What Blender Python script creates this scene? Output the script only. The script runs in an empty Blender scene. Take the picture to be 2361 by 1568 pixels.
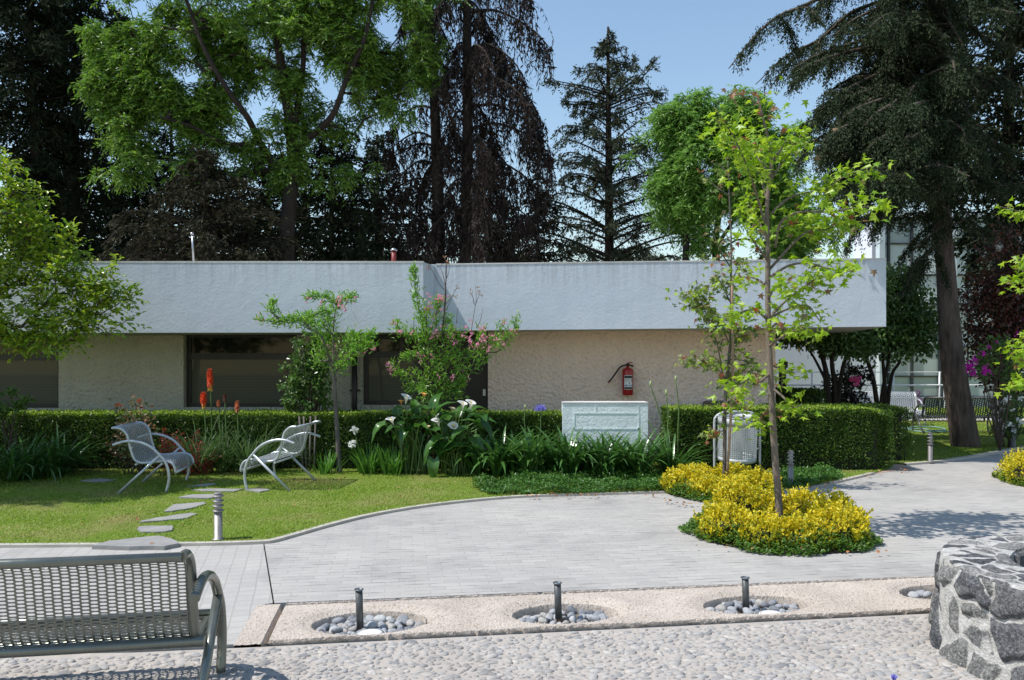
import bpy, math, random
import numpy as np
from mathutils import Vector, noise
# ---------------------------------------------------------------- camera, sky, sun, exposure
F, CX, YH, H = 1800.0, 1180.5, 825.0, 1.65      # focal length and picture axes in units of a 2361-wide picture; eye height
scene = bpy.context.scene
COL = scene.collection
cam_data = bpy.data.cameras.new("camera")
cam = bpy.data.objects.new("camera", cam_data)
COL.objects.link(cam)
cam.location = (0, 0, H)
cam.rotation_euler = (math.radians(90), 0, 0)
cam_data.sensor_width = 36.0
cam_data.lens = 36.0 * F / 2361.0
cam_data.shift_y = (YH - 784.0) / 2361.0
cam_data.clip_start = 0.05
cam_data.clip_end = 2000
scene.camera = cam
SUN_TO = Vector((-1.0, -0.26, 1.66)).normalized()     # towards the sun
elev = math.asin(SUN_TO.z)
azim = math.atan2(SUN_TO.x, SUN_TO.y) % (2 * math.pi)
world = bpy.data.worlds.new("World")
scene.world = world
world.use_nodes = True
wn = world.node_tree.nodes
sky = wn.new("ShaderNodeTexSky")
sky.sky_type = 'NISHITA'
sky.sun_disc = False
sky.sun_elevation = elev
sky.sun_rotation = azim
sky.altitude = 0
sky.air_density = 1.5
sky.dust_density = 0.25
sky.ozone_density = 2.4
wn["Background"].inputs[1].default_value = 0.14
world.node_tree.links.new(sky.outputs[0], wn["Background"].inputs[0])
sun_data = bpy.data.lights.new("sun", 'SUN')
sun_data.energy = 4.5
sun_data.angle = math.radians(0.5)
sun_data.color = (1.0, 0.965, 0.91)
sun = bpy.data.objects.new("sun", sun_data)
COL.objects.link(sun)
sun.rotation_euler = SUN_TO.to_track_quat('Z', 'Y').to_euler()
sun.location = (-20, -5, 40)
scene.view_settings.view_transform = 'Standard'
scene.view_settings.look = 'None'
scene.view_settings.exposure = 0.26
scene.view_settings.gamma = 1.0
scene.cycles.max_bounces = 8
scene.cycles.transparent_max_bounces = 8
scene.cycles.caustics_reflective = False
scene.cycles.caustics_refractive = False
# ---------------------------------------------------------------- helpers
R = np.random.default_rng(7)
def P(px, py, Y):
    return np.array([(px - CX) / F * Y, Y, H - (py - YH) / F * Y])
def G(px, py, z=0.0):
    Y = F * (H - z) / (py - YH)
    return np.array([(px - CX) / F * Y, Y, z])
def unit(a):
    return a / np.maximum(np.linalg.norm(a, axis=-1, keepdims=True), 1e-9)
def rdir(n):
    return unit(R.normal(size=(n, 3)))
def curve(pts, n):
    """Catmull-Rom through pts, n samples"""
    p = np.array(pts, float)
    if len(p) == 2:
        t = np.linspace(0, 1, n)[:, None]
        return p[0] * (1 - t) + p[1] * t
    q = np.vstack([2 * p[0] - p[1], p, 2 * p[-1] - p[-2]])
    s = np.linspace(0, len(p) - 1 - 1e-6, n)
    i = s.astype(int); t = (s - i)[:, None]
    a, b, c, d = q[i], q[i + 1], q[i + 2], q[i + 3]
    return 0.5 * (2 * b + (c - a) * t + (2 * a - 5 * b + 4 * c - d) * t * t + (3 * b - a - 3 * c + d) * t ** 3)
class MB:
    """collects shapes and links them as ONE mesh object"""
    def __init__(s):
        s.V, s.F, s.n = [], [], 0
    def add(s, v, f, m=0, smooth=False):
        v = np.asarray(v, float).reshape(-1, 3)
        f = np.asarray(f, int)
        s.V.append(v); s.F.append((f + s.n, m, smooth)); s.n += len(v)
    def box(s, x0, x1, y0, y1, z0, z1, m=0):
        v = [(x, y, z) for z in (z0, z1) for y in (y0, y1) for x in (x0, x1)]
        s.add(v, [(0, 2, 3, 1), (4, 5, 7, 6), (0, 1, 5, 4), (2, 6, 7, 3), (0, 4, 6, 2), (1, 3, 7, 5)], m)
    def tube(s, pts, r, k=6, m=0, cap=True):
        p = np.asarray(pts, float); n = len(p)
        r = np.broadcast_to(np.asarray(r, float), (n,)) if np.ndim(r) else np.full(n, float(r))
        t = unit(np.gradient(p, axis=0))
        ref = np.array([0.0, 0, 1]) if abs(t[0][2]) < 0.9 else np.array([1.0, 0, 0])
        u = np.zeros_like(p); a = np.cross(t[0], ref); a /= np.linalg.norm(a)
        for i in range(n):
            a = a - t[i] * a.dot(t[i]); a /= max(np.linalg.norm(a), 1e-9); u[i] = a
        w = np.cross(t, u)
        an = np.linspace(0, 2 * np.pi, k, endpoint=False)
        v = p[:, None] + (u[:, None] * np.cos(an)[None, :, None] + w[:, None] * np.sin(an)[None, :, None]) * r[:, None, None]
        i = np.arange(n - 1)[:, None]; j = np.arange(k)[None, :]; j2 = (j + 1) % k
        f = np.stack([i * k + j, i * k + j2, (i + 1) * k + j2, (i + 1) * k + j], -1).reshape(-1, 4)
        s.add(v.reshape(-1, 3), f, m, True)
        if cap:
            s.F.append((np.array([np.arange(k)[::-1] + s.n - n * k]), m, False))
            s.F.append((np.array([np.arange(k) + s.n - k]), m, False))
    def lathe(s, c, prof, k=24, m=0, caps=True, smooth=True, M=None):
        """prof: (r, z) pairs about the vertical through c; M optional 3x3 turn"""
        pr = np.array(prof, float); n = len(pr)
        an = np.linspace(0, 2 * np.pi, k, endpoint=False)
        v = np.stack([pr[:, 0][:, None] * np.cos(an), pr[:, 0][:, None] * np.sin(an), np.repeat(pr[:, 1][:, None], k, 1)], -1).reshape(-1, 3)
        if M is not None: v = v @ np.asarray(M).T
        v = v + np.asarray(c, float)
        i = np.arange(n - 1)[:, None]; j = np.arange(k)[None, :]; j2 = (j + 1) % k
        f = np.stack([i * k + j, i * k + j2, (i + 1) * k + j2, (i + 1) * k + j], -1).reshape(-1, 4)
        s.add(v, f, m, smooth)
        if caps:
            s.F.append((np.array([np.arange(k)[::-1] + s.n - n * k]), m, False))
            s.F.append((np.array([np.arange(k) + s.n - k]), m, False))
    def grid(s, Pt, m=0, smooth=True):
        """Pt (a,b,3) grid of points"""
        a, b = Pt.shape[:2]
        i = np.arange(a - 1)[:, None]; j = np.arange(b - 1)[None, :]
        f = np.stack([i * b + j, i * b + j + 1, (i + 1) * b + j + 1, (i + 1) * b + j], -1).reshape(-1, 4)
        s.add(Pt.reshape(-1, 3), f, m, smooth)
    def build(s, name, mats, parent=None, local=False):
        V = np.concatenate(s.V) if s.V else np.zeros((0, 3))
        if parent is not None and not local:
            V = V - np.array(parent.location if parent.parent is None else Vector(parent.location) + Vector(parent.parent.location))
        me = bpy.data.meshes.new(name)
        lt = np.concatenate([np.full(len(f), f.shape[1]) for f, _, _ in s.F])
        lv = np.concatenate([f.ravel() for f, _, _ in s.F])
        mi = np.concatenate([np.full(len(f), m) for f, m, _ in s.F])
        sm = np.concatenate([np.full(len(f), q) for f, _, q in s.F])
        me.vertices.add(len(V)); me.vertices.foreach_set("co", V.astype(np.float32).ravel())
        me.loops.add(len(lv)); me.loops.foreach_set("vertex_index", lv.astype(np.int32))
        me.polygons.add(len(lt))
        me.polygons.foreach_set("loop_start", np.concatenate([[0], np.cumsum(lt)[:-1]]).astype(np.int32))
        me.polygons.foreach_set("material_index", mi.astype(np.int32))
        me.polygons.foreach_set("use_smooth", sm.astype(bool))
        me.update(calc_edges=True)
        me.validate()
        for mt in (mats if isinstance(mats, (list, tuple)) else [mats]):
            me.materials.append(mt)
        o = bpy.data.objects.new(name, me)
        COL.objects.link(o)
        if parent is not None: o.parent = parent
        return o
def tag(o, label, cat=None, group=None, kind=None):
    if label: o["label"] = label
    if cat: o["category"] = cat
    if group: o["group"] = group
    if kind: o["kind"] = kind
    return o
def thing(name, loc, label, cat, group=None, rotz=0.0):
    o = bpy.data.objects.new(name, None)
    COL.objects.link(o)
    o.location = tuple(float(c) for c in loc)
    o.rotation_euler = (0, 0, rotz)
    o.empty_display_size = 0.1
    return tag(o, label, cat, group)
def dup(root, loc, rotz=None, label=None, group=None, scale=None):
    """a copy of a thing with copies of its parts and sub-parts"""
    r = root.copy(); COL.objects.link(r); r.location = tuple(float(c) for c in loc)
    if rotz is not None: r.rotation_euler = (0, 0, rotz)
    if scale: r.scale = (scale,) * 3
    if label: r["label"] = label
    if group: r["group"] = group
    for ch in list(root.children):
        c = ch.copy(); COL.objects.link(c); c.parent = r
        for g in list(ch.children):
            d = g.copy(); COL.objects.link(d); d.parent = c
    return r
# ---------------------------------------------------------------- foliage primitives
def leaves4(mb, C, A, N, L, W, m=0):
    """folded diamond leaves: C base, A axis, N facing"""
    n = len(C); L = np.broadcast_to(L, (n,))[:, None]; W = np.broadcast_to(W, (n,))[:, None]
    S = unit(np.cross(A, N)); Nn = np.cross(S, A)
    mid = C + A * L * 0.45 - Nn * W * 0.12
    v = np.stack([C, mid + S * W / 2, C + A * L - Nn * L * 0.08, mid - S * W / 2], 1)
    mb.add(v.reshape(-1, 3), np.arange(4 * n).reshape(-1, 4), m)
def leaves6(mb, C, A, N, L, W, m=0):
    """leaves with a bend along their length"""
    n = len(C); L = np.broadcast_to(L, (n,))[:, None]; W = np.broadcast_to(W, (n,))[:, None]
    S = unit(np.cross(A, N)); Nn = np.cross(S, A)
    a = C + A * L * 0.3 + Nn * L * 0.05; b = C + A * L * 0.68 + Nn * L * 0.02; up = Nn * W * 0.16
    v = np.stack([C, a + S * W * .45 + up, a - S * W * .45 + up, b + S * W * .42 + up, b - S * W * .42 + up, C + A * L - Nn * L * .12, b], 1)
    k = 7 * np.arange(n)[:, None]
    mb.add(v.reshape(-1, 3), np.concatenate([k + [0, 1, 3, 6], k + [0, 6, 4, 2]]), m)
    s = mb.n - 7 * n
    mb.F.append((np.concatenate([k + [3, 5, 6], k + [6, 5, 4]]) + s, m, False))
STAR = np.array([(0, 0), (.16, .0), (.46, -.1), (.24, .2), (.56, .46), (.19, .42), (0, 1.0), (-.19, .42), (-.56, .46), (-.24, .2), (-.46, -.1), (-.16, 0)])
def leaves_star(mb, C, A, N, L, m=0):
    """five-pointed leaves"""
    n = len(C); L = np.broadcast_to(L, (n,))[:, None, None]
    S = unit(np.cross(A, N)); Nn = np.cross(S, A)
    bend = (np.abs(STAR[:, 0]) * 0.35 + STAR[:, 1] * 0.2)
    v = C[:, None] + (S[:, None] * STAR[None, :, :1] + A[:, None] * STAR[None, :, 1:] - Nn[:, None] * bend[None, :, None]) * L
    k = 12 * np.arange(n)[:, None]
    q = np.concatenate([k + [0, 1, 2, 3], k + [0, 3, 4, 5], k + [0, 5, 6, 7], k + [0, 7, 8, 9], k + [0, 9, 10, 11]])
    mb.add(v.reshape(-1, 3), q, m)
def blades(mb, base, az, L, W, a0, droop, segs=5, prof=None, m=0, fold=0.18, twist=None):
    """strap leaves: rise at angle a0 and bend over by droop radians along their length"""
    n = len(base); t = np.linspace(0, 1, segs + 1)
    L = np.broadcast_to(L, (n,)); W = np.broadcast_to(W, (n,)); a0 = np.broadcast_to(a0, (n,)); droop = np.broadcast_to(droop, (n,))
    an = a0[:, None] - droop[:, None] * ((t[:-1] + t[1:]) / 2)[None]
    dr = np.cumsum(np.cos(an), 1) * (L / segs)[:, None]; dz = np.cumsum(np.sin(an), 1) * (L / segs)[:, None]
    dr = np.concatenate([np.zeros((n, 1)), dr], 1); dz = np.concatenate([np.zeros((n, 1)), dz], 1)
    d = np.stack([np.cos(az), np.sin(az), np.zeros(n)], -1); sd = np.stack([-np.sin(az), np.cos(az), np.zeros(n)], -1)
    c = base[:, None] + d[:, None] * dr[..., None]; c[..., 2] += dz
    if prof is None: prof = [(0, .55), (.3, 1), (.7, .8), (1, .03)]
    w = np.interp(t, [q[0] for q in prof], [q[1] for q in prof])
    hw = (W[:, None] * w[None] / 2)[..., None]
    up = np.array([0, 0, 1.0]) * hw * fold * 2
    v = np.stack([c + sd[:, None] * hw + up, c, c - sd[:, None] * hw + up], 2)
    k = (3 * (segs + 1)) * np.arange(n)[:, None, None]; i = 3 * np.arange(segs)[None, :, None]
    f = np.concatenate([k + i + np.array([0, 1, 4, 3]), k + i + np.array([1, 2, 5, 4])], 1).reshape(-1, 4)
    mb.add(v.reshape(-1, 3), f, m, True)
    return c[:, -1]
# ---------------------------------------------------------------- materials
def new_mat(name):
    m = bpy.data.materials.new(name); m.use_nodes = True
    nt = m.node_tree; b = nt.nodes["Principled BSDF"]
    return m, nt, b
def nd(nt, kind, **kw):
    n = nt.nodes.new(kind)
    for k, v in kw.items():
        if k.startswith("i_"):
            key = k[2:]
            key = int(key) if key.isdigit() else key.replace("_", " ")
            n.inputs[key].default_value = v
        else: setattr(n, k, v)
    return n
def ramp(nt, fac, stops, interp='LINEAR'):
    r = nt.nodes.new("ShaderNodeValToRGB"); r.color_ramp.interpolation = interp
    e = r.color_ramp.elements
    while len(e) < len(stops): e.new(0.5)
    for el, (p, c) in zip(e, stops):
        el.position = p; el.color = (c[0], c[1], c[2], 1) if len(c) == 3 else c
    nt.links.new(fac, r.inputs[0]); return r.outputs[0]
def mixc(nt, fac, a, b, mode='MIX'):
    n = nt.nodes.new("ShaderNodeMix"); n.data_type = 'RGBA'; n.blend_type = mode
    for s, v in ((n.inputs[0], fac), (n.inputs[6], a), (n.inputs[7], b)):
        if hasattr(v, "is_linked"): nt.links.new(v, s)
        elif isinstance(v, (int, float)): s.default_value = v
        else: s.default_value = (*v, 1)
    return n.outputs[2]
def math_(nt, op, a, b=0.0, clamp=False):
    n = nt.nodes.new("ShaderNodeMath"); n.operation = op; n.use_clamp = clamp
    for s, v in zip(n.inputs, (a, b)):
        if hasattr(v, "is_linked"): nt.links.new(v, s)
        else: s.default_value = v
    return n.outputs[0]
def coords(nt, rotz=0.0, scale=(1, 1, 1), loc=(0, 0, 0)):
    tc = nt.nodes.new("ShaderNodeTexCoord"); mp = nt.nodes.new("ShaderNodeMapping")
    mp.inputs["Rotation"].default_value = (0, 0, rotz); mp.inputs["Scale"].default_value = scale; mp.inputs["Location"].default_value = loc
    nt.links.new(tc.outputs["Object"], mp.inputs[0]); return mp.outputs[0]
def tex_noise(nt, vec, scale, detail=4, rough=.55, out=0):
    n = nd(nt, "ShaderNodeTexNoise", i_Scale=scale, i_Detail=detail, i_Roughness=rough)
    nt.links.new(vec, n.inputs["Vector"]); return n.outputs[out]
def tex_vor(nt, vec, scale, feature='F1', out="Distance", rand=1.0):
    n = nd(nt, "ShaderNodeTexVoronoi", feature=feature, i_Scale=scale, i_Randomness=rand)
    nt.links.new(vec, n.inputs["Vector"]); return n.outputs[out]
def bump(nt, b, height, strength=.4, dist=.01, prev=None):
    n = nd(nt, "ShaderNodeBump", i_Strength=strength, i_Distance=dist)
    nt.links.new(height, n.inputs["Height"])
    if prev is not None: nt.links.new(prev, n.inputs["Normal"])
    nt.links.new(n.outputs[0], b.inputs["Normal"]); return n.outputs[0]
def plain(name, c1, c2=None, rough=.6, scale=8, metal=0.0, bmp=0.0, bscale=60, spec=.5, dist=.004):
    m, nt, b = new_mat(name)
    v = coords(nt)
    c2 = c2 or tuple(x * .8 for x in c1)
    nt.links.new(ramp(nt, tex_noise(nt, v, scale), [(.3, c1), (.7, c2)]), b.inputs["Base Color"])
    b.inputs["Roughness"].default_value = rough; b.inputs["Metallic"].default_value = metal
    b.inputs["Specular IOR Level"].default_value = spec
    if bmp: bump(nt, b, tex_noise(nt, v, bscale, 3), bmp, dist)
    return m
def leaf_mat(name, stops, trans=.3, rough=.45, spec=.35, patch=None):
    """each leaf its own tint from stops; part of the light passes through"""
    m, nt, b = new_mat(name)
    g = nt.nodes.new("ShaderNodeNewGeometry")
    k = len(stops)
    col = ramp(nt, g.outputs["Random Per Island"], [(i / max(k - 1, 1), c) for i, c in enumerate(stops)])
    if patch:
        v = coords(nt)
        f = ramp(nt, tex_noise(nt, v, patch[1], 3), [(patch[2], (0, 0, 0)), (patch[3], (1, 1, 1))])
        col = mixc(nt, f, col, patch[0])
    nt.links.new(col, b.inputs["Base Color"])
    b.inputs["Roughness"].default_value = rough; b.inputs["Specular IOR Level"].default_value = spec
    tr = nt.nodes.new("ShaderNodeBsdfTranslucent")
    hs = nd(nt, "ShaderNodeHueSaturation", i_Saturation=1.05, i_Value=1.4)
    nt.links.new(col, hs.inputs["Color"]); nt.links.new(hs.outputs[0], tr.inputs[0])
    mx = nt.nodes.new("ShaderNodeMixShader"); mx.inputs[0].default_value = trans
    nt.links.new(b.outputs[0], mx.inputs[1]); nt.links.new(tr.outputs[0], mx.inputs[2])
    nt.links.new(mx.outputs[0], nt.nodes["Material Output"].inputs["Surface"])
    return m
def bark(name, c1, c2, scale=14):
    m, nt, b = new_mat(name)
    v = coords(nt, scale=(1, 1, .22))
    n1 = tex_noise(nt, v, scale, 5, .65)
    nt.links.new(ramp(nt, n1, [(.3, c1), (.7, c2)]), b.inputs["Base Color"])
    b.inputs["Roughness"].default_value = .9; b.inputs["Specular IOR Level"].default_value = .2
    bump(nt, b, tex_noise(nt, v, scale * 2, 5, .7), .8, .03)
    return m
# ================================================================ SETTING
TH = math.radians(8.0)                    # the fountain strip and the paver rows run at this angle
U = np.array([math.cos(TH), math.sin(TH), 0]); Vv = np.array([-math.sin(TH), math.cos(TH), 0])
SO = G(604, 1485)                         # near left corner of the strip
SL, SW = 6.4, 0.74
def sheet(name, pts, mat, z, thick=0.0, kind="structure"):
    """flat polygon, optionally with a skirt"""
    p = [(float(q[0]), float(q[1])) for q in pts]
    if sum(p[i][0] * p[(i + 1) % len(p)][1] - p[(i + 1) % len(p)][0] * p[i][1] for i in range(len(p))) < 0: p = p[::-1]
    n = len(p); mb = MB()
    mb.add([(x, y, z) for x, y in p], [list(range(n))])
    if thick:
        v = [(x, y, z) for x, y in p] + [(x, y, z - thick) for x, y in p]
        mb.add(v, [(i, i + n, (i + 1) % n + n, (i + 1) % n) for i in range(n)])
    o = mb.build(name, mat); o["kind"] = kind; return o
# --- materials of the ground
def paver_mat(name, c1, c2, mort, bw, rh, ms, rot, dash=.5, offset=.5, head=.16):
    m, nt, b = new_mat(name)
    v = coords(nt, rotz=-rot)
    w = tex_noise(nt, v, 2.5, 2)
    vo = nd(nt, "ShaderNodeVectorMath", operation='ADD')
    sc = nd(nt, "ShaderNodeVectorMath", operation='SCALE'); sc.inputs[3].default_value = .02
    nz = nd(nt, "ShaderNodeTexNoise", i_Scale=3.0); nt.links.new(v, nz.inputs["Vector"]); nt.links.new(nz.outputs["Color"], sc.inputs[0])
    nt.links.new(v, vo.inputs[0]); nt.links.new(sc.outputs[0], vo.inputs[1])
    br = nd(nt, "ShaderNodeTexBrick", i_Scale=1.0, i_Mortar_Size=ms, i_Mortar_Smooth=.3, i_Bias=0.0, i_Brick_Width=bw, i_Row_Height=rh, offset=offset)
    br.inputs["Color1"].default_value = (*c1, 1); br.inputs["Color2"].default_value = (*c2, 1); br.inputs["Mortar"].default_value = (*c1, 1)
    nt.links.new(vo.outputs[0], br.inputs["Vector"])
    vst = coords(nt, rotz=-rot, scale=(1.1, 12.2, 1))
    worn = ramp(nt, tex_noise(nt, vst, 2.4, 4, .75), [(dash - .03, (0, 0, 0)), (dash + .12, (1, 1, 1))])
    sx = nt.nodes.new("ShaderNodeSeparateXYZ"); nt.links.new(vo.outputs[0], sx.inputs[0])
    fr = math_(nt, 'FRACT', math_(nt, 'DIVIDE', sx.outputs[1], rh))
    row = math_(nt, 'GREATER_THAN', math_(nt, 'ABSOLUTE', math_(nt, 'SUBTRACT', fr, .5)), .5 - ms / rh * .62)
    fac = math_(nt, 'MAXIMUM', math_(nt, 'MULTIPLY', row, worn), math_(nt, 'MULTIPLY', br.outputs["Fac"], head))
    big = ramp(nt, tex_noise(nt, v, .7, 6, .68), [(.28, (.68, .68, .69)), (.45, (.93, .93, .93)), (.75, (1.1, 1.09, 1.07))])
    fine = ramp(nt, tex_noise(nt, v, 90, 3, .7), [(.3, (.86, .86, .86)), (.7, (1.1, 1.1, 1.1))])
    col = mixc(nt, 1.0, mixc(nt, 1.0, br.outputs["Color"], big, 'MULTIPLY'), fine, 'MULTIPLY')
    nt.links.new(mixc(nt, fac, col, mort), b.inputs["Base Color"])
    b.inputs["Roughness"].default_value = .85; b.inputs["Specular IOR Level"].default_value = .25
    inv = math_(nt, 'SUBTRACT', 1.0, br.outputs["Fac"])
    h = math_(nt, 'ADD', math_(nt, 'MULTIPLY', inv, .6), math_(nt, 'MULTIPLY', tex_noise(nt, v, 70, 4, .7), .5))
    bump(nt, b, h, .5, .006)
    return m
M_PAVER = paver_mat("grey_pavers", (.425, .405, .38), (.365, .348, .328), (.14, .125, .11), .215, .082, .010, TH, .50)
M_TILE = paver_mat("square_pavers", (.425, .405, .38), (.385, .368, .348), (.25, .23, .21), .11, .11, .006, TH + .12, .52, 0.0, .45)
M_MORTAR = plain("pebble_mortar", (.42, .375, .33), (.35, .31, .27), .9, 14, bmp=.6, bscale=120)
def aggregate():
    m, nt, b = new_mat("exposed_aggregate")
    v = coords(nt)
    c = tex_vor(nt, v, 95, out="Color")
    sp = nd(nt, "ShaderNodeSeparateColor"); nt.links.new(c, sp.inputs[0])
    col = ramp(nt, sp.outputs[0], [(.0, (.47, .405, .345)), (.5, (.50, .435, .375)), (.8, (.43, .37, .315)), (.96, (.30, .25, .21)), (1, (.55, .51, .47))])
    big = ramp(nt, tex_noise(nt, v, 2.2, 4), [(.3, (.86, .85, .84)), (.7, (1.08, 1.08, 1.08))])
    nt.links.new(mixc(nt, 1.0, col, big, 'MULTIPLY'), b.inputs["Base Color"])
    b.inputs["Roughness"].default_value = .9; b.inputs["Specular IOR Level"].default_value = .2
    bump(nt, b, tex_vor(nt, v, 95), .38, .005)
    return m
M_AGG = aggregate()
M_KERB = plain("pale_kerb_concrete", (.46, .43, .37), (.37, .34, .30), .9, 6, bmp=.5, bscale=80)
def lawn_mat():
    m, nt, b = new_mat("lawn_turf")
    v = coords(nt)
    a = ramp(nt, tex_noise(nt, v, 55, 5, .7), [(.25, (.07, .11, .016)), (.55, (.15, .22, .03)), (.8, (.28, .28, .10))])
    pt = ramp(nt, tex_noise(nt, v, 1.3, 4), [(.45, (0, 0, 0)), (.72, (.75, .75, .75))])
    nt.links.new(mixc(nt, pt, a, (.32, .28, .12)), b.inputs["Base Color"])
    b.inputs["Roughness"].default_value = .95; b.inputs["Specular IOR Level"].default_value = .1
    bump(nt, b, tex_noise(nt, v, 90, 3), .8, .02)
    return m
M_LAWN = lawn_mat()
M_SOIL = plain("dark_soil", (.06, .045, .03), (.10, .075, .05), .95, 20, bmp=.8, bscale=40, dist=.02)
M_GROUND = plain("far_ground", (.05, .07, .025), (.11, .10, .055), .95, .8, bmp=.5, bscale=20)
# --- one ground sheet to the horizon
sheet("ground", [(-400, -60), (400, -60), (400, 700), (-400, 700)], M_GROUND, -.25)
# lawn edges
LB = [G(x, y) for x, y in [(-420, 1264), (200, 1260), (470, 1257), (600, 1253), (632, 1249), (665, 1240), (700, 1230), (760, 1213), (850, 1191), (950, 1173), (1050, 1160),
                           (1170, 1149), (1280, 1144), (1420, 1140), (1530, 1137), (1660, 1134), (1780, 1133), (1860, 1127), (1940, 1110), (2012, 1093)]]
LB = curve(LB, 90)
left_poly = list(LB) + [G(2046, 1084), (6.0, 12.2, 0), (6.0, 14.5, 0), (-13, 14.5, 0), (-13, 7.0, 0)]
sheet("lawn", left_poly, M_LAWN, .02, .10)
RB = [G(x, y) for x, y in [(2084, 1073), (2120, 1070), (2165, 1066), (2240, 1055), (2310, 1042), (2361, 1033), (2440, 1021), (2600, 1004)]]
RB = curve(RB, 40)
right_poly = list(RB) + [(30, 20.2, 0), (8.0, 20.2, 0), (5.0, 14.4, 0)]
sheet("shaded_lawn", right_poly, M_LAWN, .02, .10)
sheet("far_lawn", [(4.2, 21.6, 0), (34, 21.6, 0), (34, 25.4, 0), (4.2, 25.4, 0)], M_LAWN, .02, .1)
sheet("garden_path", [(6, 20.2, 0), (36, 20.2, 0), (36, 21.6, 0), (6, 21.6, 0)], M_KERB, .012, .1)
M_PINK = paver_mat("pink_pavers", (.50, .36, .30), (.44, .32, .27), (.2, .15, .12), .215, .1, .01, .4)
sheet("side_path", [G(2012, 1093), G(2100, 1082), G(2086, 1072), (5.9, 13.5, 0), (5.0, 13.5, 0), G(2030, 1080)], M_PINK, .006, .05)
# kerb line between lawn and paving
def ribbon(name, line, w, z, t, mat):
    line = np.array(line); d = unit(np.gradient(line, axis=0)); nrm = np.stack([-d[:, 1], d[:, 0], 0 * d[:, 0]], -1)
    a, b = line - nrm * w / 2, line + nrm * w / 2
    a[:, 2] = b[:, 2] = z; a0, b0 = a.copy(), b.copy(); a0[:, 2] = b0[:, 2] = z - t
    mb = MB(); mb.grid(np.stack([a0, a, b, b0], 1), smooth=False)
    o = mb.build(name, mat); o["kind"] = "structure"; return o
ribbon("lawn_kerb", LB, .065, .026, .14, M_KERB)
ribbon("shaded_lawn_kerb", RB, .08, .032, .14, M_KERB)
# paving: everything past the strip; square tiles at the left; cobbles in front
def S(u, v, z=0.0): return SO + U * u + Vv * v + np.array([0, 0, z])
jt0, jt1 = G(610, 1254), S(-.05, SW + .03)
pav = [jt1, S(9.5, SW), (24, 8.5, 0), (32, 21.0, 0), (4.0, 21.0, 0), (4.0, 14.0, 0), (-2, 11.5, 0)] + [tuple(G(x, y)) for x, y in [(640, 1245)]] + [jt0]
sheet("paving", pav, M_PAVER, 0.0, .12)
sheet("tile_paving", [jt0 - np.array([.012, 0, 0]), jt1 - np.array([.012, 0, 0]), S(-.16, SW - .02), S(-.16, .02), G(300, 1498), G(-900, 1516), (-9, 4.6, 0), (-9, 7.2, 0)], M_TILE, 0.0, .12)
sheet("mortar_bed", [(-9, -2, 0), (9, -2, 0), S(9, -.012), S(-.02, -.012), G(300, 1500), G(-900, 1518), (-9, 4.58, 0)], M_MORTAR, -.012, .1)
# the strip: a height field with grooves, basins and the scooped margins behind them
WELLS = [(G(850, 1441), .355, .20), (G(1306, 1419), .345, .185), (G(1749, 1398), .36, .18), (G(2178, 1364), .33, .17)]
nu, nv = 860, 120
uu = np.linspace(-.16, SL, nu)[:, None]; vv = np.linspace(0, SW, nv)[None, :]
hz = np.zeros((nu, nv)) + .004
rs = np.random.default_rng(3)
wob = np.interp(uu[:, 0], np.linspace(-.2, SL, 260), rs.normal(0, .006, 260))[:, None]
wob2 = np.interp(uu[:, 0], np.linspace(-.2, SL, 260), rs.normal(0, .005, 260))[:, None]
gro = np.maximum(np.exp(-((vv - .022 - wob * .6) / .017) ** 6), np.exp(-((vv - SW + .026 + wob2 * .6) / .017) ** 6))
endg = np.exp(-((uu - .012) / .012) ** 4)
hz -= .06 * np.clip(gro * (uu > 0), 0, 1) + .05 * endg * (vv > .02)
hz -= .004 * (uu < 0)
WUV = []
for c, rx, ry in WELLS:
    d = c - SO; cu, cv = d.dot(U), min(max(d.dot(Vv), .30), .40); WUV.append((cu, cv, rx, ry))
    q = np.sqrt(((uu - cu) / rx) ** 2 + ((vv - cv) / ry) ** 2)
    edge = np.clip((1.0 - q) / .07, 0, 1)
    back = np.clip((vv - cv) / .2, -1, 1)
    lip = np.exp(-((q - 1.35) / .33) ** 2) * (.004 + .020 * np.clip(back, 0, 1)) * (q > 1)
    hz += lip
    dip = np.exp(-((q - 1.0) / .16) ** 2) * .014 * (q >= 1)
    hz -= dip
    tail = np.exp(-((vv - cv + .02) / .035) ** 2) * np.clip(1 - (uu - cu - rx * .9) / .24, 0, 1) * (uu > cu + rx * .85)
    hz = np.where(q < 1, (1 - edge) * (hz) + edge * -.115, hz - .035 * tail * (q >= 1))
hz += rs.normal(0, .0012, hz.shape)
pt = SO + U * uu[..., None] + Vv * vv[..., None]; pt = pt.copy(); pt[..., 2] = hz
mb = MB(); mb.grid(pt, smooth=False)
o = mb.build("fountain_strip_paving", M_AGG); o["kind"] = "structure"
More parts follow.
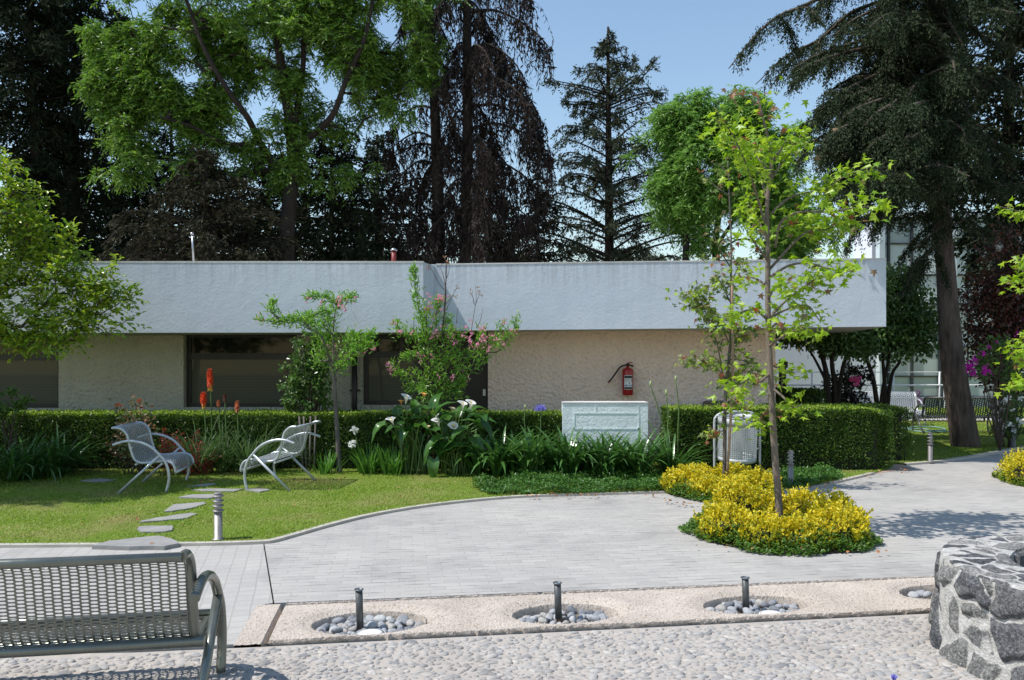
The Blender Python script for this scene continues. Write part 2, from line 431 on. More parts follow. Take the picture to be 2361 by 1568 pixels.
# cobbles set in mortar, as one surface
def cobbles():
    mb = MB(); n = 0
    y0, y1, x0, x1 = 2.6, 5.9, -5.0, 5.6
    C = []
    row = y0
    while row < y1:
        x = x0 + R.random() * .08
        while x < x1:
            C.append((x + R.normal() * .008, row + R.normal() * .010)); x += .040 + R.random() * .014
        row += .028
    C = np.array(C)
    d = np.stack([C[:, 0], C[:, 1], 0 * C[:, 0]], -1) - SO
    lim = np.where(d.dot(U) > -.06, d.dot(Vv) < -.045, C[:, 1] < 4.36 + .06 * np.sin(C[:, 0] * 3))
    keep = lim & (R.random(len(C)) > .05) & (np.abs(C[:, 0]) < C[:, 1] * .72 + .4)
    C = C[keep]; n = len(C)
    k = 8; an = np.linspace(0, 2 * np.pi, k, endpoint=False)
    rings = [(1.0, -.3), (.93, .22), (.68, .72), (.3, .97)]
    ang = R.normal(.1, .5, n); sz_ = R.lognormal(0, .28, n); a = R.uniform(.016, .026, n) * sz_; b = R.uniform(.010, .0165, n) * sz_; h = R.uniform(.003, .008, n) * sz_
    v = []
    for rr, zz in rings:
        wob = 1 + .12 * R.normal(size=(n, k))
        x = np.cos(an)[None] * rr * wob * a[:, None]; y = np.sin(an)[None] * rr * wob * b[:, None]
        X = x * np.cos(ang)[:, None] - y * np.sin(ang)[:, None] + C[:, :1]; Y = x * np.sin(ang)[:, None] + y * np.cos(ang)[:, None] + C[:, 1:]
        v.append(np.stack([X, Y, zz * h[:, None] * np.ones((1, k)) - .012 + .001 * R.normal(size=(n, k))], -1))
    v.append(np.stack([C[:, :1] * np.ones((1, 1)), C[:, 1:] * np.ones((1, 1)), (h - .012)[:, None]], -1))
    vv = np.concatenate(v, 1); st = 4 * k + 1
    o_ = st * np.arange(n)[:, None]
    F4 = [o_ + np.array([i * k + j, i * k + (j + 1) % k, (i + 1) * k + (j + 1) % k, (i + 1) * k + j]) for i in range(3) for j in range(k)]
    F3 = [o_ + np.array([3 * k + j, 3 * k + (j + 1) % k, 4 * k]) for j in range(k)]
    mb.add(vv.reshape(-1, 3), np.concatenate(F4), 0, True)
    mb.F.append((np.concatenate(F3), 0, True))
    m = leaf_mat("river_cobbles", [(.40, .375, .345), (.32, .31, .30), (.45, .41, .37), (.26, .255, .25), (.37, .345, .315), (.19, .187, .19), (.42, .39, .36), (.33, .30, .27)], 0.0, .7, .3, patch=((.24, .22, .20), 1.6, .5, .8))
    o = mb.build("cobble_paving", m); o["kind"] = "structure"
cobbles()
# ================================================================ LOW BUILDING
def plaster(name, c1, c2, scale=3.0, stroke=.5, fine=.35, pits=None, dist=.02, drip=None):
    m, nt, b = new_mat(name)
    v = coords(nt)
    n1 = tex_noise(nt, v, scale, 6, .62)
    col = ramp(nt, tex_noise(nt, v, .7, 5, .6), [(.3, c1), (.7, c2)])
    vs = coords(nt, scale=(5, 5, .45))
    streak = ramp(nt, tex_noise(nt, vs, 1.0, 4, .6), [(.42, (1, 1, 1)), (.75, (.82, .83, .85))])
    col = mixc(nt, .35, col, streak, 'MULTIPLY')
    if drip:
        sz = nt.nodes.new("ShaderNodeSeparateXYZ"); nt.links.new(v, sz.inputs[0])
        gz = nd(nt, "ShaderNodeMapRange", i_From_Min=drip[0], i_From_Max=drip[1]); nt.links.new(sz.outputs[2], gz.inputs[0])
        dn = ramp(nt, tex_noise(nt, coords(nt, scale=(14, 14, .8)), 1.0, 5, .7), [(.45, (0, 0, 0)), (.68, (1, 1, 1))])
        col = mixc(nt, math_(nt, 'MULTIPLY', math_(nt, 'MULTIPLY', gz.outputs[0], dn), .5), col, (.22, .22, .22))
        ck = ramp(nt, tex_vor(nt, mixc(nt, .12, v, tex_noise(nt, v, 2.0, 3, .6, 1)), 1.1, 'DISTANCE_TO_EDGE'), [(.0, (1, 1, 1)), (.006, (0, 0, 0))])
        cm = ramp(nt, tex_noise(nt, v, .9, 2), [(.55, (0, 0, 0)), (.62, (.5, .5, .5))])
        col = mixc(nt, math_(nt, 'MULTIPLY', ck, cm), col, (.30, .30, .30))
    if pits:
        pf = ramp(nt, tex_vor(nt, v, pits[0]), [(.0, (.40, .40, .40)), (.30, (1, 1, 1))])  # relief shade of the pits painted into the colour
        pn = ramp(nt, tex_noise(nt, v, pits[0] * .35, 3), [(.40, (0, 0, 0)), (.60, (1, 1, 1))])
        col = mixc(nt, pn, col, mixc(nt, .8, col, pf, 'MULTIPLY'))
    nt.links.new(col, b.inputs["Base Color"])
    b.inputs["Roughness"].default_value = .85; b.inputs["Specular IOR Level"].default_value = .2
    p = bump(nt, b, n1, stroke, dist)
    p = bump(nt, b, tex_noise(nt, v, scale * 9, 4, .65), fine, dist * .5, p)
    if pits: bump(nt, b, tex_vor(nt, v, pits[0], 'SMOOTH_F1'), 1.0, .03, p)
    return m
M_FASCIA = plaster("blue_white_render", (.60, .64, .70), (.54, .585, .65), 2.6, .50, .5, dist=.014, drip=(2.65, 3.15))
M_CAP = plaster("pale_parapet_edge", (.66, .64, .62), (.5, .47, .45), 5, .4, .5)
M_STUCCO_L = plaster("grey_stucco", (.56, .54, .46), (.49, .47, .40), 8, .6, .7, pits=(24,))
M_STUCCO_R = plaster("rough_beige_stucco", (.94, .72, .61), (.87, .66, .56), 9, .8, .8, pits=(21,), dist=.03)
M_SOFFIT = plain("painted_soffit", (.52, .48, .43), (.44, .40, .36), .8, 3)
M_FRAME = plain("black_window_frame", (.012, .012, .012), (.018, .018, .018), .4)
M_DARKGLASS, _nt, _b = new_mat("dark_glass")
_b.inputs["Base Color"].default_value = (.012, .014, .012, 1); _b.inputs["Roughness"].default_value = .06; _b.inputs["Specular IOR Level"].default_value = .3
def blind_mat():
    m, nt, b = new_mat("closed_blinds_behind_glass")
    v = coords(nt, scale=(1, 1, 1))
    w = nd(nt, "ShaderNodeTexWave", wave_type='BANDS', bands_direction='Z', i_Scale=12.0, i_Distortion=0.0)
    nt.links.new(v, w.inputs["Vector"])
    nt.links.new(ramp(nt, w.outputs["Fac"], [(.1, (.05, .053, .036)), (.6, (.085, .09, .062))]), b.inputs["Base Color"])
    b.inputs["Roughness"].default_value = .5
    b.inputs["Specular IOR Level"].default_value = .3; b.inputs["Coat Weight"].default_value = .35; b.inputs["Coat Roughness"].default_value = .03
    return m
M_BLIND = blind_mat()
M_DOOR = plain("dark_brown_door", (.022, .015, .011), (.03, .02, .015), .5, 3)
YF, YR0, YR1, YW = 11.8, 12.25, 12.0, 12.95
zt, zb = H + (825 - 604.5) / F * YF, H + (825 - 766.5) / F * YF
def X(px, Y): return (px - CX) / F * Y
def Z(py, Y): return H - (py - YH) / F * Y
bld = thing("garden_pavilion", (0, 15.5, 0), "long low flat roofed building with deep blue white fascia and shaded stucco walls", "building")
# left roof block (front edge a whisker lower at the far left), right roof block
mb = MB()
xl, xr = -13.0, X(976, YF)
sk = math.tan(math.radians(15))
def prism(mb, pts, zlo, zhi, m=0, mt=None, mbm=None):
    n = len(pts)
    zl = zlo if np.ndim(zlo) else [zlo] * n; zh = zhi if np.ndim(zhi) else [zhi] * n
    v = [(p[0], p[1], a) for p, a in zip(pts, zl)] + [(p[0], p[1], a) for p, a in zip(pts, zh)]
    mb.add(v, [(i, (i + 1) % n, (i + 1) % n + n, i + n) for i in range(n)], m)
    mb.add(v, [tuple(range(n, 2 * n))], m if mt is None else mt)
    mb.add(v, [tuple(range(n))[::-1]], m if mbm is None else mbm)
yb = 19.5
prism(mb, [(xl, YF), (xr, YF), (xr + sk * (YR0 + .003 - YF), YR0 + .003), (xr + sk * (yb - YF), yb), (xl, yb)], [zb - .01, zb, zb, zb, zb - .01], [zt - .02, zt, zt, zt, zt - .02], 0, 1, 2)
mb.build("roof_fascia", [M_FASCIA, M_CAP, M_SOFFIT], bld)
mb = MB()
xa, xb2 = X(1005, YR0) - .0, X(2043, YR1)
zra, zrb = H + 215 / F * YR0, H + 228 / F * YR1
zla, zlb = H + 62 / F * YR0, H + 72 / F * YR1
bx = xb2 + (19 - YR1) * math.tan(math.radians(12.6))
prism(mb, [(xa - .3, YR0 + .012), (xb2, YR1), (bx, 19.0), (xa + 1.7, 19.4)], [zla, zlb, zlb, zla], [zra, zrb, zrb, zra], 0, 1, 2)
mb.build("roof_fascia", [M_FASCIA, M_CAP, M_SOFFIT], bld)
# thin parapet caps, proud of the fascia
mb = MB()
mb.box(xl, xr + .004, YF - .004, YF + .10, zt - .012, zt + .016)
mb.build("parapet_cap", M_CAP, bld)
mb = MB(); v = []
prism(mb, [(xa + .0, YR0 - .006), (xb2 + .004, YR1 - .006), (xb2 + .02, YR1 + .1), (xa + .03, YR0 + .1)], [zra - .008, zrb - .008, zrb - .008, zra - .008], [zra + .014, zrb + .014, zrb + .014, zra + .014])
mb.build("parapet_cap", M_CAP, bld)
# left wall between windows, with real reveals: wall pieces around the openings
def wx(px): return X(px, YW)
def wz(py): return Z(py, YW)
wl = MB(); wt = zb + .0
th = .22
y0w, y1w = YW, YW + th
win = [(-420, 135, 800, 941), (424, 684, 770, 939), (836, 971, 770, 934)]
edges = [-900, -420, 135, 424, 684, 836, 971]
zsoff = zb - .01
for a, b_ in [(-900, -420), (135, 424), (684, 836)]:
    wl.box(wx(a), wx(b_), y0w, y1w, -.2, zsoff)
for a, b_, t_, bt in win:
    wl.box(wx(a), wx(b_), y0w, y1w, -.2, wz(bt))
    if t_ > 790: pass
wl.build("wall", M_STUCCO_L, bld)
# slim pilaster line on the left panel
pb = MB(); pb.box(wx(320), wx(424), YW - .018, YW, wz(953), zsoff); pb.build("wall_panel", M_STUCCO_L, bld)
wr = MB()
zs2 = lambda px: zla + (zlb - zla) * (X(px, YW) - xa) / (xb2 - xa)
pr = [(wx(1125), YW), (wx(1788), YW), (wx(1788) + .25, YW + .9), (wx(1788) + .2, 18.4), (wx(1125), 18.4)]
prism(wr, pr, -.2, [zs2(1125) + .01, zs2(1788) + .01, zs2(1788) + .01, zs2(1788) + .01, zs2(1125) + .01])
wr.build("wall", M_STUCCO_R, bld)
bk = MB(); bk.box(-12.5, wx(1125) - .02, 16.2, 16.4, -.2, zb - .02); bk.build("wall", M_STUCCO_L, bld)
def window(a, b_, t_, bt, mull, sub=None):
    fr = MB(); yy = YW + .10; fw = 10
    fr.box(wx(a), wx(a + fw), yy, yy + .07, wz(bt), min(wz(t_), zsoff)); fr.box(wx(b_ - fw), wx(b_), yy, yy + .07, wz(bt), min(wz(t_), zsoff))
    fr.box(wx(a + fw), wx(b_ - fw), yy, yy + .07, wz(bt), wz(bt - 9)); fr.box(wx(a + fw), wx(b_ - fw), yy, yy + .07, wz(mull + 7), wz(mull - 8))
    fr.box(wx(a + fw), wx(b_ - fw), yy, yy + .07, wz(t_ + 10), min(wz(t_), zsoff))
    if sub: fr.box(wx(sub), wx(sub + 9), yy, yy + .07, wz(mull - 8), wz(t_ + 10))
    f = fr.build("window", M_FRAME, bld)
    g = MB(); g.box(wx(a + fw), wx(b_ - fw), yy + .03, yy + .04, wz(mull - 8), wz(t_ + 10)); g.build("upper_pane", M_DARKGLASS, f)
    g = MB(); g.box(wx(a + fw), wx(b_ - fw), yy + .03, yy + .04, wz(bt - 9), wz(mull + 7)); g.build("blind", M_BLIND, f)
for a_, b__, t__, bt_, mu, su in [(-420, 135, 768, 941, 824, -120), (424, 684, 768, 939, 822, None), (836, 971, 772, 934, 818, 920)]:
    window(a_, b__, t__, bt_, mu, su)
# door in its dark recess
d_ = MB(); d_.box(wx(971) + .004, wx(1125) - .004, YW + .12, YW + .18, -.1, zsoff - .002); door = d_.build("door", M_DOOR, bld)
M_STEEL = plain("brushed_steel", (.50, .51, .52), (.42, .43, .44), .38, 30, metal=.85)
h_ = MB(); h_.box(wx(1113), wx(1119), YW + .085, YW + .12, wz(913), wz(898)); h_.build("handle", M_STEEL, door)
# black downpipe
dp = MB(); dp.tube([(wx(819), YW - .06, -.1), (wx(819), YW - .06, zsoff)], .045, 10); dp.box(wx(807), wx(831), YW - .04, YW, wz(902), wz(898)); dp.build("downpipe", M_FRAME, bld)
# flue and rod on the roof
M_REDP = plain("red_oxide_pipe", (.22, .022, .02), (.17, .018, .016), .5, 9)
fl = thing("roof_flue", (*P(908, 600, 13.2)[:2], zt), "short red vent pipe with grey cap sticking up behind the roof edge", "vent pipe")
m_ = MB(); c_ = P(908, 600, 13.2); m_.lathe((c_[0], 13.2, 0), [(.042, zt - .02), (.042, Z(578, 13.2))], 14); m_.build("pipe", M_REDP, fl)
m_ = MB(); m_.lathe((c_[0], 13.2, 0), [(.058, Z(578, 13.2)), (.05, Z(575, 13.2)), (.01, Z(572, 13.2))], 14); m_.build("cap", M_STEEL, fl)
m_ = MB(); a_, b_ = P(446.5, 606, 13.0), P(443, 541, 13.0); m_.tube([a_, b_], .016, 7); m_.tube([b_, b_ + np.array([0, 0, .03])], .028, 7)
tag(m_.build("roof_rod", M_STEEL), "thin pale metal rod standing on the flat roof at the left", "rod")
# ================================================================ fire extinguisher
M_RED = plain("red_enamel", (.36, .012, .014), (.32, .010, .012), .3, 4)
M_BLACK = plain("black_rubber", (.012, .012, .012), None, .6)
M_WHITE = plain("white_paint", (.72, .72, .72), (.66, .66, .66), .5, 5)
YE = YW - .11
def ex(px): return X(px, YE)
def ez(py): return Z(py, YE)
fe = thing("fire_extinguisher", (ex(1447), YE, ez(910)), "red fire extinguisher with black hose hung on the beige stucco wall", "fire extinguisher")
m_ = MB(); r_ = (1461 - 1436) / 2 / F * YE * 1.0; cx_ = ex(1447.3)
m_.lathe((cx_, YE, 0), [(r_ * .93, ez(911)), (r_, ez(908)), (r_, ez(855)), (r_ * .93, ez(851.5)), (r_ * .6, ez(849)), (r_ * .28, ez(848)), (r_ * .24, ez(843))], 28)
m_.build("cylinder", M_RED, fe)
m_ = MB(); m_.lathe((cx_, YE, 0), [(r_ * .24, ez(843)), (r_ * .26, ez(837.5))], 12)
m_.tube([(cx_, YE, ez(840.5)), (ex(1460.5), YE, ez(844.5))], .014, 6); m_.build("valve", M_BLACK, fe)
m_ = MB(); m_.tube([(cx_ - .01, YE, ez(837.5)), (ex(1458), YE, ez(836))], .011, 6); m_.build("lever", M_RED, fe)
m_ = MB(); hp = [P(1444, 841.5, YE), P(1437, 843, YE), P(1430, 847, YE), P(1424, 854, YE), P(1417, 864, YE), P(1410, 874, YE), P(1404.5, 880, YE)]
m_.tube(curve(hp, 24), .0135, 8); hose = m_.build("hose", M_BLACK, fe)
m_ = MB(); m_.tube([hp[-1], P(1402, 882.5, YE)], .016, 8); m_.build("nozzle", M_RED, hose)
lab = MB(); an = np.linspace(-math.pi / 2 - .62, -math.pi / 2 + .62, 15)
def wrap(mb, a0, a1, t_, b_, m, off):
    A = np.linspace(a0, a1, 9); rr = r_ + off
    pts = np.stack([np.stack([cx_ + rr * np.cos(A), YE + rr * np.sin(A), np.full(9, ez(q))], -1) for q in (b_, t_)], 0); mb.grid(pts, m)
q0, q1 = -math.pi / 2 - .8, -math.pi / 2 + .78
wrap(lab, q0, q1, 865, 897.5, 0, .0015)
wrap(lab, q0 + .05, q1 - .05, 866, 872, 1, .0025); wrap(lab, q0 + .05, q1 - .05, 892, 896.5, 1, .0025)
for aa, bb, t_, b_, mm in [(.55, .75, 874, 876.5, 2), (.5, .7, 877.5, 880, 2), (.05, .25, 881.5, 884, 2), (-.65, .3, 874.5, 875.3, 1), (-.65, .2, 877.5, 878.3, 1), (-.6, -.2, 887, 890, 3), (.0, .2, 887, 890, 3), (.4, .6, 887, 890, 3)]:
    wrap(lab, -math.pi / 2 + aa, -math.pi / 2 + bb, t_, b_, mm, .0035)
lab.build("label_panel", [M_WHITE, M_FRAME, M_RED, plain("blue_ink", (.05, .12, .3))], fe)
# ================================================================ small white block among the plants
YB = 11.35
M_BLOCK = plaster("white_rough_render", (.80, .86, .87), (.72, .80, .81), 14, .7, .6, dist=.03)
wb = thing("white_block", (X(1395, YB), YB, 0), "low white rendered block with a raised rectangle standing among strap leaved plants", "block")
m_ = MB(); m_.box(X(1297, YB), X(1494, YB), YB, YB + .32, -.1, Z(930, YB)); m_.build("core", M_BLOCK, wb)
m_ = MB(); m_.box(X(1297, YB) - .006, X(1494, YB) + .006, YB - .008, YB + .328, Z(930, YB), Z(927.6, YB)); m_.build("top", M_CAP, wb)
m_ = MB(); y_ = YB - .005
for a, b_, t_, bt in [(1322, 1474, 951, 954), (1322, 1325, 954, 990), (1471, 1474, 954, 990), (1322, 1474, 987, 990), (1372, 1375, 930, 951), (1470, 1473, 936, 951)]:
    m_.box(X(a, YB), X(b_, YB), y_, YB, Z(bt, YB), Z(t_, YB))
m_.build("raised_moulding", M_BLOCK, wb)
# ================================================================ METAL SEATS
def metal(name, c, rough, mt):
    m, nt, b = new_mat(name); v = coords(nt)
    n = tex_noise(nt, v, 12, 4)
    nt.links.new(ramp(nt, n, [(.3, tuple(x * .85 for x in c)), (.7, c)]), b.inputs["Base Color"])
    b.inputs["Metallic"].default_value = mt
    nt.links.new(ramp(nt, n, [(.3, (rough * .8,) * 3), (.7, (rough * 1.25,) * 3)]), b.inputs["Roughness"])
    return m
M_GREY = metal("silver_grey_paint", (.50, .53, .57), .33, .35)
M_OLIVE = metal("worn_pewter_paint", (.19, .20, .175), .28, .6)
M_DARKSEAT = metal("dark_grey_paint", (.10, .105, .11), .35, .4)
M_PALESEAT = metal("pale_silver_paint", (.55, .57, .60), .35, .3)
def perf(mb, fmap, nU, nVc, hu=.36, hv=.36, stagger=True, m=0, shape=2.6):
    """sheet of nU x nVc cells with a rounded slot in each; fmap(u in 0..1, v in 0..1) -> points"""
    box_ = np.array([(-.5, -.5), (0, -.5), (.5, -.5), (.5, 0), (.5, .5), (0, .5), (-.5, .5), (-.5, 0)])
    an = np.arctan2(box_[:, 1], box_[:, 0]); e = 2 / shape
    hole = np.stack([np.sign(np.round(np.cos(an), 6)) * np.abs(np.cos(an)) ** e * hu, np.sign(np.round(np.sin(an), 6)) * np.abs(np.sin(an)) ** e * hv], -1)
    I, J = np.meshgrid(np.arange(-1 if stagger else 0, nU), np.arange(nVc), indexing='ij'); I = I.ravel(); J = J.ravel()
    off = np.where(J % 2 == 1, .5, 0.) if stagger else 0 * J
    cu = I + .5 + off + (.0 if stagger else 0); ok = (cu > 0) & (cu < nU); cu = cu[ok]; cv = J[ok] + .5
    pts = np.concatenate([box_, hole]); u = np.clip((cu[:, None] + pts[None, :, 0]), 0, nU) / nU; v = (cv[:, None] + pts[None, :, 1]) / nVc
    n = len(cu); k = 16 * np.arange(n)[:, None]
    f = np.concatenate([k + np.array([i, (i + 1) % 8, 8 + (i + 1) % 8, 8 + i]) for i in range(8)])
    mb.add(fmap(u.ravel(), v.ravel()), f, m, False)
PROF = [(.375, .235), (.364, .29), (.343, .333), (.305, .36), (.24, .374), (.14, .368), (.03, .358), (-.035, .362), (-.084, .388), (-.112, .43), (-.14, .515), (-.161, .6), (-.175, .67), (-.196, .718), (-.231, .756), (-.28, .782), (-.35, .785)]
ARM = [(.273, 0), (.30, .10), (.308, .19), (.294, .284), (.26, .375), (.2, .45), (.12, .535), (.014, .595), (-.105, .625), (-.21, .622), (-.28, .602), (-.335, .583)]
LEG = [(.196, .445), (-.273, 0)]
def seat(name, W, mats, loc, ang, label, cat, group=None, slot=(.045, .0235), rt=.0155, hole=(.37, .34), sc=1.0, beam=False, drop=0.0):
    """forward is local +Y; side frames at x = +-W/2"""
    t = thing(name, loc, label, cat, group, ang - math.pi / 2)
    t.scale = (sc,) * 3
    pr = curve([(0, s, z - drop * min(max((.66 - z) / .28, 0), 1)) for s, z in PROF], 70)
    ln = np.concatenate([[0], np.cumsum(np.linalg.norm(np.diff(pr, axis=0), axis=1))])
    def fm(u, v):
        q = np.stack([np.interp(v * ln[-1], ln, pr[:, i]) for i in range(3)], -1); q[:, 0] = (u - .5) * (W - .05); return q
    for nm, a, b in (("seat", 0.02, .47), ("backrest", .47, .985)):
        mb = MB(); nv = int((b - a) * ln[-1] / slot[1]); perf(mb, lambda v, u, a=a, b=b: fm(u, a + (b - a) * v), nv, int(W / slot[0]), hole[1], hole[0], shape=4)
        # solid bands at the two sides
        for s_ in (-1, 1):
            q = np.linspace(a, b, 24); c = fm(np.full(24, .5), q); e0, e1 = c.copy(), c.copy(); e0[:, 0] = s_ * (W / 2 - .026); e1[:, 0] = s_ * (W / 2 - .002)
            mb.grid(np.stack([e0, e1], 1) + np.array([0, .002, .002]))
        o = mb.build(nm, mats, t, True)
        sd = o.modifiers.new("sheet", 'SOLIDIFY'); sd.thickness = .003; sd.offset = 0
    mb = MB()
    for s_ in (-1, 1): mb.tube(pr + np.array([s_ * W / 2, 0, 0]), rt, 10)
    for k in (0, -1):
        e = pr[k]; mb.tube([(-W / 2, e[1], e[2]), (W / 2, e[1], e[2])], rt * .95, 10)
    mb.build("side_frame", mats, t, True)
    for s_ in (-1, 1):
        mb = MB(); x = s_ * (W / 2 + rt * 2.1)
        mb.tube(curve([(x, s, z) for s, z in ARM], 40), rt * 1.1, 10); mb.build("armrest", mats, t, True)
        mb = MB(); mb.tube([(x, s, z) for s, z in LEG], rt * 1.05, 10); mb.build("rear_leg", mats, t, True)
    mb = MB(); mb.tube([(-W / 2 - rt * 2, .22, .345), (W / 2 + rt * 2, .22, .345)], rt * .8, 8)
    mb.tube([(-W / 2 - rt * 2, -.075 - .03 * beam, .345 - .04 * beam), (W / 2 + rt * 2, -.075 - .03 * beam, .345 - .04 * beam)], rt * (1.2 if beam else .8), 8); mb.build("crossbar", mats, t, True)
    return t
chairs_g = "metal armchairs on the lawn"
seat("garden_chair", .82, M_GREY, (-4.52, 9.85, .02), math.radians(8), "grey perforated metal armchair in shade, facing right beside the rose bush", "chair", chairs_g, slot=(.050, .0275), hole=(.41, .39))
seat("garden_chair", .78, M_GREY, (-2.93, 9.98, .02), math.radians(173), "sunlit grey perforated metal armchair facing left beside the slim peach trunk", "chair", chairs_g, slot=(.050, .0275), hole=(.41, .39))
fa = math.radians(99.5)
fw = np.array([math.cos(fa), math.sin(fa), 0]); rt_ = np.array([fw[1], -fw[0], 0])
BW = 1.62
bc = np.array([-1.475, 3.84, 0]) - rt_ * (BW / 2 + .03)
seat("park_bench", BW, M_OLIVE, bc, fa, "big slotted metal bench seen from behind in the near left corner", "bench", None, slot=(.0415, .0185), rt=.0235, hole=(.42, .35), beam=True, sc=.965, drop=.062)
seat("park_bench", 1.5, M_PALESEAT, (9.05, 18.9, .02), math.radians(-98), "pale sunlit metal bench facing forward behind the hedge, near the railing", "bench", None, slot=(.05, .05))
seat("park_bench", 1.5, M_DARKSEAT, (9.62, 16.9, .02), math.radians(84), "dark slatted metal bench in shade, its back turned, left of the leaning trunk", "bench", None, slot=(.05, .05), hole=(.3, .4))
# ================================================================ BOLLARD LIGHTS
M_BOLL = metal("weathered_steel", (.33, .31, .29), .45, .6)
M_BRONZE = metal("grey_bollard_paint", (.20, .19, .19), .5, .3)
def bollard(loc, h, r, mat, label, pal):
    t = thing("bollard_light", loc, label, "bollard light", "bollard lights along the paths")
    m = MB(); m.lathe((0, 0, 0), [(r * 1.5, 0), (r * 1.5, h * .025), (r, h * .03), (r, h * .60)], 20); m.build("post", mat, t, True)
    m = MB(); m.lathe((0, 0, 0), [(r * .80, h * .60), (r * .80, h * .985)], 18); m.build("lamp_body", pal, t, True)
    for k in range(4):
        z = h * (.61 + .105 * k)
        m = MB(); m.lathe((0, 0, 0), [(r * 1.02, z - h * .012), (r * 1.38, z), (r * 1.38, z + h * .02), (r * .9, z + h * .024)], 22); m.build("louvre_ring", mat, t, True)
    m = MB(); m.lathe((0, 0, 0), [(r * .95, h * .975), (r * .98, h * .985), (r * .98, h * 1.0), (r * .9, h * 1.004)], 20); m.build("cap", mat, t, True)
    return t
M_LAMPG = plain("frosted_lamp_body", (.40, .39, .38), (.33, .32, .31), .4, 8)
g = G(503, 1244, .02); bollard(g, .42, .036, M_BOLL, "steel louvred bollard light on the lawn edge beside the stepping stones", M_LAMPG)
g = G(1823, 1118, .02); bollard(g, .44, .034, M_BOLL, "pale louvred bollard light in ground cover between young tree and clipped hedge", M_LAMPG)
g = G(2145, 1066, .02); bollard(g, .46, .034, M_BRONZE, "grey louvred bollard light in deep shade left of the leaning trunk", M_LAMPG)
g = G(2336, 1033, .02); bollard(g, .46, .036, M_BRONZE, "grey louvred bollard light in shade by the path at the right edge", M_LAMPG)
# ================================================================ LITTER BIN
M_BIN = metal("light_grey_bin_paint", (.48, .50, .52), .5, .15)
YBN = 10.75
bx_, by_ = X(1699.5, YBN), YBN
t = thing("litter_bin", (bx_, by_, .02), "light grey perforated metal litter bin hung in a tubular hoop behind golden shrubs", "litter bin")
hw = (1755 - 1645) / 2 / F * YBN - .016
zt_ = Z(950, YBN) - .02
m = MB(); arc = [(-hw, 0, -.05), (-hw, 0, .30), (-hw, 0, zt_ - .15), (-hw + .02, 0, zt_ - .07), (-hw + .075, 0, zt_ - .025), (-hw + .17, 0, zt_), (0, 0, zt_ + .004), (hw - .17, 0, zt_), (hw - .075, 0, zt_ - .025), (hw - .02, 0, zt_ - .07), (hw, 0, zt_ - .15), (hw, 0, .30), (hw, 0, -.05)]
m.tube(curve(arc, 70), .0165, 10); m.build("hoop_frame", M_BIN, t, True)
tl = math.radians(5); ct, st_ = math.cos(tl), math.sin(tl)
rb0, rb1, zb0, zb1 = .262, .268, .215, .835
def binmap(u, v):
    a = u * 2 * np.pi; r = rb0 + (rb1 - rb0) * v; z = zb0 + (zb1 - zb0) * v - .52
    x, y = r * np.cos(a), r * np.sin(a)
    return np.stack([x, y * ct - (z) * st_ + 0, y * st_ + z * ct + .52], -1)
m = MB(); lo, hi = .10, .80
perf(m, lambda u, v: binmap(u, lo + (hi - lo) * v), 56, 16, .30, .30, False, shape=4)
aa = np.linspace(0, 1, 57)
for v0, v1 in ((0, lo), (hi, 1)):
    m.grid(np.stack([binmap(aa, np.full(57, v0)), binmap(aa, np.full(57, v1))], 0))
o = m.build("basket", M_BIN, t, True); sd = o.modifiers.new("sheet", 'SOLIDIFY'); sd.thickness = .003
m = MB(); m.tube(binmap(aa, np.full(57, 1.0)), .007, 6); m.build("rim", M_BIN, t, True)
m = MB(); q = np.linspace(0, 2 * np.pi, 40, endpoint=False); bt = binmap(q / 2 / np.pi, np.full(40, .02)); m.add(bt, [list(range(40))]); m.build("base_plate", M_BIN, t, True)
for s_ in (-1, 1):
    for zz in (.375, .625):
        m = MB(); m.tube([(s_ * hw, 0, zz), (s_ * .262, -(zz - .52) * st_, zz)], .009, 6); m.build("bracket", M_BIN, t, True)
# ================================================================ FOUNTAIN PIPES, DISC LAMPS, PEBBLES
M_PIPE = plain("dark_worn_pipe", (.030, .034, .036), (.085, .09, .09), .45, 14, bmp=.3, bscale=30)
M_PIPECAP = metal("pipe_cap_metal", (.20, .22, .24), .35, .7)
M_RUST = plain("rusty_brass", (.16, .08, .03), (.09, .05, .025), .6, 40)
pipes = [("nearest the bench, beside the white disc lamp", 831, 1358, 1452, 0), ("the middle one of three", 1291, 1343, 1430, 1), ("farthest right, next to the stone planter", 1725, 1331, 1411, 2)]
for txt, px, pt_, pb_, wi in pipes:
    c, rx, ry = WELLS[wi]; u, v_, _, _ = WUV[wi]
    base = S(u + (px - [850, 1306, 1749][wi]) / F * c[1], v_ - .02)
    zt_ = H - (pt_ - YH) / F * base[1]
    t = thing("fountain_pipe", (base[0], base[1], -.10), "upright black fountain pipe in a pebble basin, " + txt, "fountain pipe", "fountain pipes in the pebble basins")
    lean = np.array([-.012, 0, 0])
    m = MB(); m.tube([(0, 0, .0), lean * .2 + [0, 0, .08]], .016, 10); m.build("fitting", M_RUST, t, True)
    m = MB(); m.lathe((0, 0, 0), [(.0225, .07), (.0225, zt_ + .10 - .012)], 16); 
    m.V[-1] = m.V[-1] + lean * (m.V[-1][:, 2:] / .35)
    m.build("pipe", M_PIPE, t, True)
    m = MB(); m.lathe(lean * (zt_ + .1) / .35, [(.020, zt_ + .10 - .012), (.028, zt_ + .10 - .006), (.030, zt_ + .10), (.024, zt_ + .102), (.022, zt_ + .094)], 18); m.build("flange", M_PIPECAP, t, True)
M_DISC = plain("white_plastic_disc", (.80, .80, .78), (.74, .74, .72), .4, 4)
